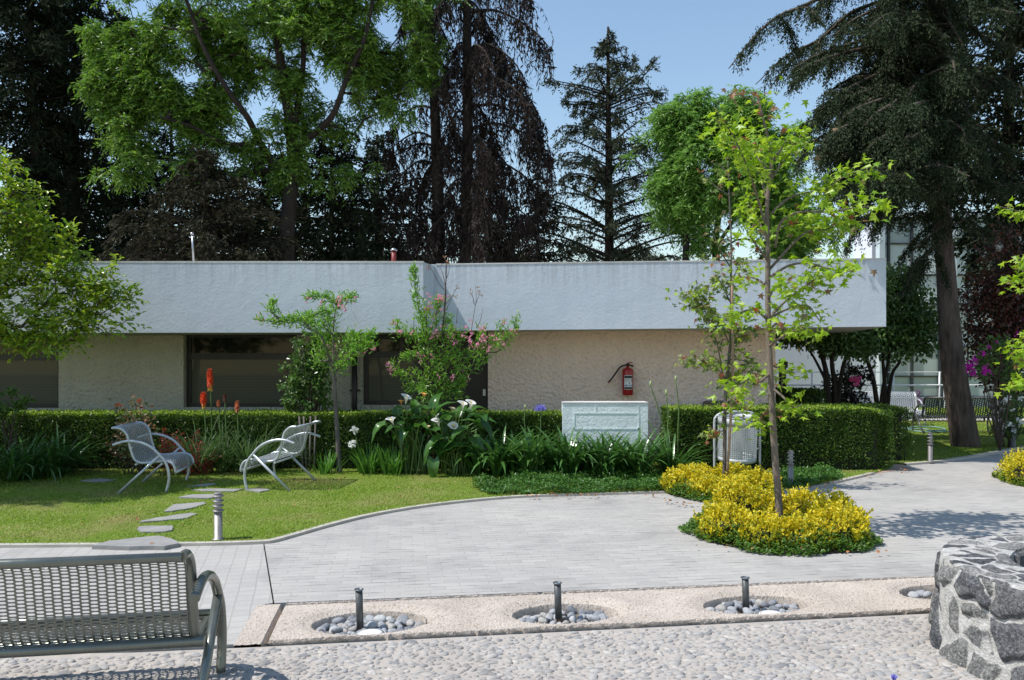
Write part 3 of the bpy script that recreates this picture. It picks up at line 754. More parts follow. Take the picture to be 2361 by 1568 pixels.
for wi, dx, dv, txt in ((0, .02, -.125, "round white disc lamp lying on pebbles in front of the pipe nearest the bench"), (2, .06, -.13, "round white disc lamp peeping over the rim of the third basin")):
    u, v_, rx, ry = WUV[wi]; b = S(u + dx, v_ + dv)
    t = thing("disc_lamp", (b[0], b[1], -.055), txt, "disc lamp", "white disc lamps in the basins")
    m = MB(); m.lathe((0, 0, 0), [(.086, 0), (.089, .012), (.084, .026)], 28); m.build("rim", M_DISC, t, True)
    m = MB(); m.lathe((0, 0, 0), [(.080, .027), (.05, .033), (.004, .035)], 28); m.build("lens", M_DISC, t, True)
def pebble_mesh(seed, mat):
    r = np.random.default_rng(seed); k, n = 14, 9
    th_ = np.linspace(0, np.pi, n); an = np.linspace(0, 2 * np.pi, k, endpoint=False)
    v = []
    off = Vector(r.normal(size=3) * 10)
    for a in th_:
        for b in an:
            p = Vector((math.sin(a) * math.cos(b), math.sin(a) * math.sin(b), math.cos(a)))
            f = 1 + .32 * noise.noise(p * .9 + off) + .1 * noise.noise(p * 2.2 + off)
            v.append((p.x * f, p.y * f * .78, p.z * f * .62))
    mb = MB(); mb.grid(np.concatenate([np.array(v).reshape(n, k, 3), np.array(v).reshape(n, k, 3)[:, :1]], 1)); return mb
def peb_mat(name, a, b):
    m, nt, bs = new_mat(name); v = coords(nt)
    oi = nt.nodes.new("ShaderNodeObjectInfo")
    col = ramp(nt, oi.outputs["Random"], [(0, a), (1, b)])
    sp = ramp(nt, tex_noise(nt, v, 3.0, 6, .7), [(.3, (.75, .75, .78)), (.7, (1.15, 1.14, 1.12))])
    nt.links.new(mixc(nt, 1.0, col, sp, 'MULTIPLY'), bs.inputs["Base Color"]); bs.inputs["Roughness"].default_value = .7
    bump(nt, bs, tex_noise(nt, v, 9, 5, .7), .4, .06); return m
PM = [peb_mat("grey_river_stone", (.20, .21, .23), (.42, .43, .44)), peb_mat("pale_river_stone", (.50, .50, .49), (.30, .31, .33)), peb_mat("warm_river_stone", (.45, .42, .38), (.33, .31, .29)), peb_mat("dark_river_stone", (.11, .12, .14), (.22, .23, .25))]
PMESH = []
for i in range(10):
    o = pebble_mesh(40 + i, None).build("river_pebble", PM[[0, 1, 0, 2, 1, 0, 3, 0, 1, 2][i]]); PMESH.append(o.data); bpy.data.objects.remove(o)
for wi, (u, v_, rx, ry) in enumerate(WUV):
    lab_ = ["rounded grey river pebble in the basin nearest the bench, round the white disc lamp", "rounded grey river pebble in the second basin from the bench, round its pipe",
            "rounded grey river pebble in the third basin from the bench, round its pipe", "rounded grey river pebble in the last basin, half behind the stone planter"][wi]
    grp = ["pebbles in the basin nearest the bench", "pebbles in the second basin", "pebbles in the third basin", "pebbles in the basin by the stone planter"][wi]
    spots = []
    tries = 0; want = [78, 66, 66, 22][wi]
    while len(spots) < want and tries < 6000:
        tries += 1
        a, r = random.Random(tries * 7 + wi).random() * 6.283, math.sqrt(random.Random(tries * 13 + wi).random()) * .90
        p = (r * rx * math.cos(a), r * ry * math.sin(a)); s = random.Random(tries + 99 * wi).uniform(.024, .046)
        if abs(p[0] - [-.067, -.03, -.11, 9][wi]) < .03 and abs(p[1] + .02) < .03: continue
        if wi in (0, 2) and math.hypot(p[0] - (.02 if wi == 0 else .06), p[1] + .13) < .10: continue
        if wi == 3 and p[0] > .18: continue
        if wi != 0 and p[0] < -.75 * rx and random.Random(tries).random() < .5: continue
        if all(math.hypot(p[0] - q[0], (p[1] - q[1]) * 1.2) > (s + q[2]) * .66 for q in spots): spots.append((*p, s))
    for k, (a, b, s) in enumerate(spots):
        o = bpy.data.objects.new("river_pebble", PMESH[(k * 7 + wi * 3) % 10]); COL.objects.link(o)
        w = S(u + a, v_ + b); lift = .03 * random.Random(k * 5 + wi).random() * (1 if b > -.08 else .2)
        o.location = (w[0], w[1], -.078 + s * .5 + lift); o.scale = (s, s, s)
        rr = random.Random(k * 31 + wi); o.rotation_euler = (rr.uniform(-.5, .5), rr.uniform(-.5, .5), rr.uniform(0, 6.28))
        tag(o, lab_, "pebble", grp)
# ================================================================ STONE PLANTER (round rough masonry rim)
def masonry():
    m, nt, b = new_mat("basalt_rubble_masonry")
    v = coords(nt)
    at = nd(nt, "ShaderNodeAttribute", attribute_name="joint"); st = nd(nt, "ShaderNodeAttribute", attribute_name="stone")
    rag = math_(nt, 'ADD', at.outputs["Fac"], math_(nt, 'MULTIPLY', math_(nt, 'SUBTRACT', tex_noise(nt, v, 26, 4, .65), .5), .55))
    mask = ramp(nt, rag, [(.38, (0, 0, 0)), (.58, (1, 1, 1))])
    base = ramp(nt, st.outputs["Fac"], [(0, (.07, .073, .08)), (.35, (.125, .127, .135)), (.7, (.19, .187, .18)), (1, (.28, .275, .265))])
    sp = ramp(nt, tex_noise(nt, v, 62, 6, .85), [(.36, (.28, .28, .30)), (.52, (.95, .95, .95)), (.66, (2.6, 2.55, 2.5))])
    lich = ramp(nt, tex_noise(nt, v, 6.5, 6, .72), [(.52, (0, 0, 0)), (.70, (.75, .75, .75))])
    stone = mixc(nt, lich, mixc(nt, 1.0, base, sp, 'MULTIPLY'), (.36, .35, .325))
    mort = ramp(nt, tex_noise(nt, v, 15, 6, .75), [(.26, (.26, .24, .21)), (.46, (.48, .46, .43)), (.66, (.66, .64, .61))])
    nt.links.new(mixc(nt, mask, mort, stone), b.inputs["Base Color"])
    b.inputs["Roughness"].default_value = .92; b.inputs["Specular IOR Level"].default_value = .2
    bump(nt, b, math_(nt, 'ADD', tex_noise(nt, v, 34, 6, .8), math_(nt, 'MULTIPLY', tex_vor(nt, v, 70), .4)), .9, .02)
    return m
M_MAS = masonry()
sw = thing("stone_planter", (3.25, 4.27, 0), "round low planter wall of dark basalt rubble and white mortar at the right edge", "planter")
def nvec(p): return Vector((noise.noise(p), noise.noise(p + Vector((17.3, 5.1, 2.2))), noise.noise(p + Vector((3.7, 29.9, 11.4)))))
def ringwall():
    mb = MB(); k = 520
    prof = [(.84, -.05), (.825, .06), (.81, .20), (.80, .34), (.795, .44), (.79, .487), (.775, .501), (.70, .505), (.60, .506), (.50, .504), (.455, .502), (.44, .49), (.435, .35), (.43, .2)]
    pr = curve([(r, 0, z) for r, z in prof], 150)
    an = np.linspace(0, 2 * np.pi, k + 1)
    r = pr[:, 0][:, None]; z = np.repeat(pr[:, 2][:, None], k + 1, 1)
    P_ = np.stack([r * np.cos(an), r * np.sin(an), z], -1); J = np.zeros(P_.shape[:2]); S_ = np.zeros(P_.shape[:2])
    cache = {}
    for i in range(P_.shape[0]):
        top = pr[i, 2] > .488; inner = pr[i, 0] < .46
        for j in range(k):
            p = Vector(P_[i, j]); q = p * 3.9 + Vector((5, 1, 2)) + nvec(p * 4.5) * .30 + nvec(p * 13) * .07
            if top: q = Vector((q.x * 1.25, q.y * 1.5, q.z))
            ds, ps = noise.voronoi(q)
            e = ds[1] - ds[0] - .05 * noise.noise(p * 11) - (.11 + .09 * noise.noise(p * 2.7))
            f = min(max(e / .16, 0), 1); f = f * f * (3 - 2 * f); J[i, j] = min(max(.5 + e / .16, 0), 1)
            c = ps[0]; key = (round(c.x, 3), round(c.y, 3), round(c.z, 3)); S_[i, j] = cache.setdefault(key, random.Random(hash(key)).random())
            tilt = nvec(c * 3.1); d = f * (.026 + .02 * tilt.x) * (.25 if top else 1) + .010 * noise.noise(p * 3.2) + .008 * noise.noise(p * 10) + .005 * noise.noise(p * 24) + f * .03 * (0 if top else 1) * tilt.dot(q - c)
            nrm = Vector((0, 0, 1)) if top else Vector((p.x, p.y, 0)).normalized() * (-1 if inner else 1)
            P_[i, j] += np.array(nrm) * d
    P_[:, k] = P_[:, 0]; J[:, k] = J[:, 0]; S_[:, k] = S_[:, 0]
    mb.grid(P_); return mb, J, S_
rw_, J_, S_ = ringwall(); o = rw_.build("wall", M_MAS, sw, True)
for nm_, ar in (("joint", J_), ("stone", S_)):
    at_ = o.data.attributes.new(nm_, 'FLOAT', 'POINT'); at_.data.foreach_set("value", ar.astype(np.float32).ravel())
m = MB(); q = np.linspace(0, 2 * np.pi, 60, endpoint=False); m.add(np.stack([.46 * np.cos(q), .46 * np.sin(q), np.full(60, .33)], -1), [list(range(60))])
m.build("soil", M_SOIL, sw, True)
# ================================================================ BACK BUILDING AND RAILING
M_BWALL = plaster("smooth_white_wall", (.66, .68, .72), (.60, .62, .67), 1.5, .1, .1)
M_PANE, nt_, b_ = new_mat("pale_green_glass")
vv_ = coords(nt_); nt_.links.new(ramp(nt_, tex_noise(nt_, vv_, .35, 3), [(.35, (.26, .31, .29)), (.65, (.46, .52, .49))]), b_.inputs["Base Color"])
b_.inputs["Roughness"].default_value = .12
M_PANEL = plain("pale_green_panel", (.60, .66, .63), (.52, .58, .56), .45, .8)
M_MULL = plain("dark_mullion", (.03, .035, .038), None, .4)
M_LIGHTF = plain("light_frame_metal", (.55, .62, .63), (.48, .55, .57), .4, 3)
YG = 25.6
bb = thing("glass_fronted_building", (X(2000, YG), YG + 3, 0), "pale building with white wall and green tinted glass front behind the railing", "building")
m = MB(); m.box(X(1600, YG), X(2030, YG), YG + .3, YG + 8, -.2, Z(640, YG)); m.build("wall", M_BWALL, bb)
m = MB(); m.box(X(2030, YG), X(2640, YG), YG + .6, YG + 2, -.2, Z(498, YG)); m.build("rear_wall", M_BWALL, bb)
m = MB(); m.box(X(2024, YG), X(2645, YG), YG + .05, YG + 2.1, Z(500, YG), Z(488, YG)); m.build("roof_edge", M_LIGHTF, bb)
cols = [2034, 2054, 2108, 2172, 2181, 2196, 2240, 2300, 2352, 2420, 2500, 2580]
rows = [946, 915, 868, 800, 756, 700, 633, 560, 500]
for i in range(len(cols) - 1):
    for j in range(len(rows) - 1):
        x0, x1 = X(cols[i], YG), X(cols[i + 1], YG); z0, z1 = Z(rows[j], YG), Z(rows[j + 1], YG)
        thin = cols[i + 1] - cols[i] < 22
        m = MB(); m.box(x0 + .03, x1 - .03, YG + .2, YG + .25, z0 + .02, z1 - .02)
        m.build("pane", M_LIGHTF if thin else (M_PANEL if (i + j) % 3 and rows[j] > 600 and rows[j] < 830 else M_PANE), bb)
m = MB()
for c in (2054, 2108, 2172, 2300, 2352, 2420, 2500, 2580): m.box(X(c, YG) - .03, X(c, YG) + .03, YG + .1, YG + .3, -.2, Z(500, YG))
m.build("mullions", M_MULL, bb)
m = MB()
for r_ in rows[1:-1]: m.box(X(2034, YG), X(2600, YG), YG + .14, YG + .24, Z(r_, YG) - .025, Z(r_, YG) + .025)
m.build("transoms", M_MULL, bb)
m = MB()
for c in (2034, 2186, 2200): m.box(X(c, YG) - .09, X(c, YG) + .09, YG - .02, YG + .26, -.2, Z(500, YG))
m.build("light_columns", M_LIGHTF, bb)
YRL = 22.6
rl = thing("railing", (X(2060, YRL), YRL, 0), "thin white metal railing running in front of the pale building", "railing")
xa_, xb_ = X(1780, YRL), X(2480, YRL)
for py, r_ in ((858, .014), (888, .026), (905 + 12, .026)):
    m = MB(); m.tube([(xa_, YRL, Z(py, YRL)), (xb_, YRL, Z(py, YRL))], r_, 6); m.build("rail", M_WHITE, rl)
for px in (1872, 1965, 2060, 2166, 2330, 2440):
    m = MB(); m.tube([(X(px, YRL), YRL, 0), (X(px, YRL), YRL, Z(857, YRL))], .025, 6); m.build("post", M_WHITE, rl)
# grey pole, black floodlight post
m = MB(); m.tube([(X(1955, 21), 21, 0), (X(1950, 21), 21, 4.0)], .085, 10); tag(m.build("grey_pole", plain("galvanised_pole", (.42, .44, .48), (.34, .36, .40), .5, 3)), "plain grey round pole in front of the white wall", "pole")
YFL = 16.5
fp = thing("floodlight_post", (X(1806, YFL), YFL, 0), "black post with boxy floodlight against the white wall, past the stucco wall's end", "floodlight")
m = MB(); m.box(X(1803, YFL), X(1811, YFL), YFL - .05, YFL + .03, 0, Z(848, YFL)); m.build("post", M_FRAME, fp)
m = MB(); m.box(X(1800, YFL), X(1813.5, YFL), YFL - .08, YFL + .06, Z(848, YFL), Z(833, YFL)); m.build("lamp_housing", M_FRAME, fp)
m = MB(); m.tube([(X(1797, YFL), YFL, 0), (X(1799, YFL), YFL, Z(829, YFL))], .03, 6); m.build("conduit", M_FRAME, fp)
# dark moulded plastic container against the wall
M_DPLA = plain("dark_grey_plastic", (.075, .068, .065), (.06, .055, .052), .5, 3)
YC_ = YW - .35
dc = thing("plastic_container", (X(1660, YC_), YC_, 0), "dark grey plastic bin with black flap against the wall behind the hedge", "bin")
m = MB(); x0, x1 = X(1630, YC_), X(1697, YC_); z1 = Z(925.5, YC_)
pts_ = [(x0, 0), (x1, 0), (x1, z1 - .07), (x1 - .02, z1 - .02), (x1 - .07, z1), (x0 + .07, z1), (x0 + .02, z1 - .02), (x0, z1 - .07)]
n_ = len(pts_); m.add([(a, YC_, b) for a, b in pts_] + [(a, YC_ + .3, b) for a, b in pts_], [(i, (i + 1) % n_, (i + 1) % n_ + n_, i + n_) for i in range(n_)]); m.F.append((np.array([list(range(n_))]), 0, False)); m.F.append((np.array([list(range(2 * n_ - 1, n_ - 1, -1))]), 0, False))
m.build("shell", M_DPLA, dc)
m = MB(); m.box(X(1647, YC_), X(1680, YC_), YC_ - .006, YC_, Z(950, YC_), Z(937, YC_)); m.build("flap", M_FRAME, dc)
# garden hose on the far lawn
M_HOSE = plain("faded_green_hose", (.16, .30, .26), (.12, .24, .21), .5, 5)
hp = [G(x, y, .04) for x, y in [(2080, 986), (2100, 990), (2130, 989), (2150, 993), (2180, 991), (2160, 985), (2120, 984), (2092, 988), (2110, 994), (2145, 996), (2186, 995)]]
m = MB(); m.tube(curve(hp, 80), .02, 6); tag(m.build("garden_hose", M_HOSE), "faded green hose lying loose on the grass under the dark bench", "hose")
# white globe lamp glimpsed in the purple tree
YGL = 15.0
gl = thing("globe_lamp", (X(2301, YGL), YGL, 0), "white globe lamp half hidden among purple leaves at the right", "lamp")
m = MB(); c = P(2299, 570, YGL); m.lathe(c, [(.01, -.105), (.06, -.09), (.1, -.04), (.105, .01), (.08, .07), (.02, .105)], 12, smooth=False); m.build("globe", M_WHITE, gl)
m = MB(); m.tube([(X(2303, YGL), YGL, 0), (c[0] + .03, YGL, c[2] - .1)], .025, 7); m.build("post", M_FRAME, gl)
# stepping stones across the lawn
M_SLATE = plain("grey_slate_slab", (.30, .29, .275), (.22, .215, .21), .85, 6, bmp=.5, bscale=25)
stones = [([(212, 1257), (250, 1247), (310, 1240), (365, 1235), (395, 1240), (413, 1252), (380, 1259), (300, 1260)], "largest, nearest the paving"),
          ([(316, 1221), (322, 1213), (396, 1211), (398, 1222), (372, 1226), (330, 1226)], "second from the paving, squarish"),
          ([(318, 1203), (360, 1193), (440, 1182), (455, 1184), (430, 1194), (370, 1200)], "long thin one, third from the paving"),
          ([(378, 1179), (398, 1163), (468, 1157), (474, 1161), (440, 1171), (395, 1178)], "fourth from the paving, half shaded"),
          ([(412, 1146), (440, 1140), (508, 1139), (512, 1143), (480, 1148)], "just left of the bollard light's top"),
          ([(441, 1129), (480, 1126), (560, 1127), (540, 1132), (470, 1132)], "long one in front of the red shrub"),
          ([(432, 1121), (470, 1115), (500, 1114), (480, 1120)], "small one by the right facing chair"),
          ([(560, 1128), (600, 1124), (622, 1129), (598, 1134)], "small one by the left facing chair"),
          ([(185, 1107), (230, 1103), (268, 1106), (225, 1111)], "far one behind the right facing chair")]
for pts_, txt in stones:
    c = np.mean([G(x, y, .034) for x, y in pts_], 0)
    pp = np.array([G(x, y, .036) for x, y in pts_ + pts_[:1]]); q = np.concatenate([pp[i] + (pp[i + 1] - pp[i]) * np.linspace(0, 1, 4)[:3, None] for i in range(len(pts_))]); q[:, :2] += R.normal(0, .006, (len(q), 2))
    m = MB(); n_ = len(q); lo_ = q.copy(); lo_[:, 2] -= .06
    m.add(np.vstack([q, lo_]), [(i, i + n_, (i + 1) % n_ + n_, (i + 1) % n_) for i in range(n_)]); m.F.append((np.array([list(range(n_))]), 0, False))
    o = m.build("stepping_stone", M_SLATE); tag(o, "flat grey slate stepping stone in the lawn, " + txt, "stepping stone", "stepping stones in the lawn")
# ================================================================ GRASS AND GROUND COVER
def in_poly(x, y, poly):
    p = np.array([(q[0], q[1]) for q in poly]); ins = np.zeros(len(x), bool); j = len(p) - 1
    for i in range(len(p)):
        c = ((p[i, 1] > y) != (p[j, 1] > y)) & (x < (p[j, 0] - p[i, 0]) * (y - p[i, 1]) / (p[j, 1] - p[i, 1] + 1e-12) + p[i, 0]); ins ^= c; j = i
    return ins
STONE_POLYS = [[G(x, y, .03) for x, y in s[0]] for s in stones]
def vis(x, y, mg=.3): return np.abs(x) < y * (1181 / F) + mg
def grass(name, poly, x0, x1, y0, y1, dens, mat, label, hmin=.012, hmax=.034, w=.0055, avoid=()):
    n = int((x1 - x0) * (y1 - y0) * dens)
    x = R.uniform(x0, x1, n); y = R.uniform(y0, y1, n)
    ok = in_poly(x, y, poly) & vis(x, y)
    for s in avoid: ok &= ~in_poly(x, y, s)
    x, y = x[ok], y[ok]; n = len(x)
    h = R.uniform(hmin, hmax, n) * (.75 + .5 * np.array([noise.noise((a * 1.7, b * 1.7, 0)) for a, b in zip(x, y)]))
    az = R.uniform(0, 6.283, n); ln = R.uniform(.4, 1.9, n) * h
    b = np.stack([x, y, np.full(n, .018)], -1); sd = np.stack([np.sin(az), -np.cos(az), 0 * az], -1) * w
    tip = b + np.stack([np.cos(az) * ln, np.sin(az) * ln, h], -1)
    mb = MB(); mb.add(np.stack([b + sd, tip, b - sd], 1).reshape(-1, 3), np.arange(3 * n).reshape(-1, 3))
    tag(mb.build(name, mat), label, None, None, "stuff")
M_GRASS = leaf_mat("lawn_blades", [(.14, .24, .02), (.20, .31, .035), (.26, .36, .05), (.16, .26, .025), (.35, .35, .11)], .35, .55, .25, patch=((.34, .31, .12), 1.1, .5, .72))
grass("grass", left_poly, -9, 6.2, 6.6, 12.2, 3600, M_GRASS, "short mown grass with straw coloured patches in front of the hedge", avoid=STONE_POLYS)
grass("grass", right_poly, 4.8, 16, 11.5, 20.2, 1500, M_GRASS, "short grass under the leaning trunk at the right", w=.009)
grass("grass", [(4.2, 21.6), (34, 21.6), (34, 25.4), (4.2, 25.4)], 5, 18, 21.6, 25.3, 500, M_GRASS, "strip of far grass before the pale building", .03, .10, w=.014)
def carpet(mb, x, y, h, L, W, tilt=.9, z0=.02):
    n = len(x); A = unit(np.stack([R.normal(size=n), R.normal(size=n), R.uniform(-.2, tilt, n)], -1)); N = unit(np.stack([R.normal(0, .4, n), R.normal(0, .4, n), np.ones(n)], -1))
    leaves4(mb, np.stack([x, y, z0 + h], -1), A, N, L, W)
M_COVER = leaf_mat("ground_cover_leaves", [(.035, .10, .015), (.06, .15, .025), (.09, .19, .035), (.045, .12, .02)], .25, .4)
def cover(name, pix, dens, hm, label, top=.10):
    poly = [G(x, y) for x, y in pix]; p = np.array(poly)
    x0, y0 = p[:, 0].min(), p[:, 1].min(); x1, y1 = p[:, 0].max(), p[:, 1].max(); n = int((x1 - x0) * (y1 - y0) * dens)
    x = R.uniform(x0, x1, n); y = R.uniform(y0, y1, n); ok = in_poly(x, y, poly); x, y = x[ok], y[ok]
    hh = np.array([.55 + .9 * noise.noise((a * 3, b * 3, 4)) for a, b in zip(x, y)]) * hm
    mb = MB(); carpet(mb, x, y, R.uniform(0, 1, len(x)) ** .5 * np.clip(hh, .02, 1), R.uniform(.03, .05, len(x)), R.uniform(.018, .028, len(x)))
    tag(mb.build(name, M_COVER), label, None, None, "stuff")
cover("ground_cover", [(1085, 1128), (1130, 1146), (1280, 1145), (1420, 1141), (1545, 1137), (1550, 1102), (1400, 1100), (1230, 1103), (1120, 1115)], 4200, .13, "low dark green creeping ground cover along the paving edge")
cover("ground_cover", [(1770, 1124), (1800, 1134), (1868, 1128), (1935, 1112), (1945, 1102), (1900, 1090), (1790, 1092)], 4500, .14, "low green ground cover round the pale bollard light")
# dead leaves
M_DEAD = leaf_mat("dry_leaves", [(.30, .13, .05), (.40, .20, .09), (.22, .09, .04), (.5, .33, .16), (.33, .08, .03)], .1, .7)
def litter(name, regions, label, L=.042):
    mb = MB()
    for (ax, ay), (bx, by), k, sp in regions:
        t_ = R.random(k); p = np.stack([G(ax + (bx - ax) * q, ay + (by - ay) * q, .04) for q in t_]); p[:, :2] += R.normal(0, sp, (k, 2))
        A = unit(np.stack([R.normal(size=k), R.normal(size=k), R.uniform(-.1, .35, k)], -1)); leaves6(mb, p, A, unit(R.normal(0, .5, (k, 3)) + [0, 0, 1]), R.uniform(.6, 1.2, k) * L, R.uniform(.5, .8, k) * L)
    tag(mb.build(name, M_DEAD), label, None, None, "stuff")
litter("fallen_leaves", [((1200, 1143), (1545, 1139), 34, .07), ((1530, 1150), (1600, 1164), 18, .05), ((1850, 1128), (2010, 1095), 22, .05), ((1580, 1266), (2020, 1268), 9, .10), ((640, 1180), (900, 1110), 7, .3), ((240, 1180), (330, 1220), 5, .3), ((740, 1110), (830, 1095), 10, .1), ((400, 1105), (500, 1108), 16, .12), ((2000, 1090), (2080, 1082), 10, .08)], "brown fallen leaves scattered along the bed edges")
# ================================================================ HEDGES
M_HEDGE = leaf_mat("box_hedge_leaves", [(.032, .075, .010), (.05, .105, .014), (.08, .15, .02), (.036, .08, .011), (.13, .20, .028)], .28, .42, .3)
M_HEDGETOP = leaf_mat("sunlit_top_leaves", [(.20, .32, .03), (.30, .42, .045), (.16, .27, .025), (.40, .48, .08)], .3, .42, .3)  # paler leaf colour carries the sun on the hedge top
M_HCORE = plain("shade_dark_twigs", (.014, .018, .008), (.022, .022, .012), 1, 20)  # near-black, the shade between the leaves put into the twig colour
def hedge(name, x0, x1, y0, y1, h, dens, label, round_end=0.0, L=.034, mats=None, loose=.012):
    mb = MB(); t = thing(name, ((x0 + x1) / 2, (y0 + y1) / 2, 0), label, "hedge", "clipped hedges")
    ins = .07
    mb.box(x0 + ins, x1 - ins - round_end * .3, y0 + ins, y1 - ins, .02, h - ins); mb.build("shaded_twig_core", M_HCORE, t)
    mb = MB()
    A_ = {"front": (x1 - x0) * h, "top": (x1 - x0) * (y1 - y0), "right": (y1 - y0) * h, "left": (y1 - y0) * h}
    for f, a in A_.items():
        n = int(a * dens * (1.25 if f == "top" else 1.0)); u, v = R.random(n), R.random(n)
        if f == "front": p = np.stack([x0 + u * (x1 - x0), np.full(n, y0), .03 + v ** .85 * (h - .03)], -1); nr = np.array([0, -1, .1])
        elif f == "top": p = np.stack([x0 + u * (x1 - x0), y0 + v * (y1 - y0), np.full(n, h)], -1); nr = np.array([0, 0, 1.])
        elif f == "right": p = np.stack([np.full(n, x1), y0 + u * (y1 - y0), .03 + v * (h - .03)], -1); nr = np.array([1., 0, .1])
        else: p = np.stack([np.full(n, x0), y0 + u * (y1 - y0), .03 + v * (h - .03)], -1); nr = np.array([-1., 0, .1])
        if round_end and f in ("front", "top"):
            e = np.clip((p[:, 0] - (x1 - round_end)) / round_end, 0, 1); 
            if f == "front": p[:, 1] += round_end * .8 * (1 - np.sqrt(np.maximum(1 - e ** 2, 0)))
            p[:, 2] = np.where(f == "top", p[:, 2] - .10 * e ** 2, p[:, 2])
        bumpv = np.array([noise.noise((q[0] * 2.3, q[1] * 2.3, q[2] * 2.3)) for q in p]) * .035 + np.array([noise.noise((q[0] * 7, q[1] * 7, q[2] * 7)) for q in p]) * .02
        dep = R.exponential(.028, n)
        p = p + nr * (bumpv - dep + R.normal(0, loose, n))[:, None]
        low = (p[:, 2] < .22 + .08 * np.sin(p[:, 0] * 5)) & (R.random(n) < .55); p = p[~low]; n = len(p)
        Ax = unit(rdir(n) + nr * .7 + np.array([0, 0, .3])); N = unit(nr + R.normal(0, .55, (n, 3)))
        leaves4(mb, p, Ax, N, R.uniform(.7, 1.3, n) * L, R.uniform(.45, .7, n) * L)
    # stray top leaves, paler to paint in the sunlit hedge top
    mb.build("foliage", mats or M_HEDGE, t); mb = MB(); n = int((x1 - x0) * (y1 - y0) * dens * .40); p = np.stack([R.uniform(x0, x1, n), R.uniform(y0, y1, n), h + R.uniform(-.015, .035, n)], -1); e = np.clip((p[:, 0] - (x1 - round_end)) / max(round_end, .01), 0, 1) * (round_end > 0); p[:, 2] -= .10 * e ** 2; p[:, 1] = np.maximum(p[:, 1], y0 + round_end * .8 * (1 - np.sqrt(np.maximum(1 - e ** 2, 0))))
    leaves4(mb, p, unit(R.normal(0, .8, (n, 3)) + [0, 0, .7]), unit(R.normal(0, .5, (n, 3)) + [-.3, 0, .8]), R.uniform(.7, 1.3, n) * L, L * .6)
    # stems at the foot
    if L < .05: mb.build("sunlit_hedge_top", M_HEDGETOP, t)
    mb = MB()
    for i in range(int((x1 - x0) * 9)):
        a = np.array([R.uniform(x0 + .05, x1 - .1), y0 + R.uniform(.05, .15), 0]); mb.tube([a, a + np.array([R.normal(0, .05), -.02, .28])], .008, 4)
    mb.build("stems", M_BARKD, t)
    return t
M_BARKD = bark("dark_bark", (.022, .018, .015), (.05, .04, .033))
M_BARKG = bark("grey_bark", (.10, .085, .075), (.19, .165, .15), 22)
M_BARKP = bark("smooth_young_bark", (.17, .135, .11), (.25, .20, .165), 30)
M_TWIG = bark("thin_twigs", (.07, .05, .04), (.13, .10, .08), 30)
hy = 11.42
hedge("hedge", X(-700, 11.7), X(1296, hy), hy, hy + .62, .805, 5200, "long left clipped box hedge behind the two metal armchairs, below the windows")
hedge("hedge", X(1548, 11.25), X(2062, 11.3), 11.3, 12.05, .885, 5600, "right clipped box hedge behind the litter bin, ending at the paving", round_end=.5)
hedge("hedge", X(1760, 12.7), X(2096, 12.4), 12.25, 12.95, .86, 2600, "shaded dark hedge just behind the right hedge's rounded end", round_end=.3)
hedge("hedge", X(1790, 14.6), X(1893, 14.6), 14.4, 15.2, 1.04, 1700, "small dark hedge in shade past the stucco wall's end", L=.05)
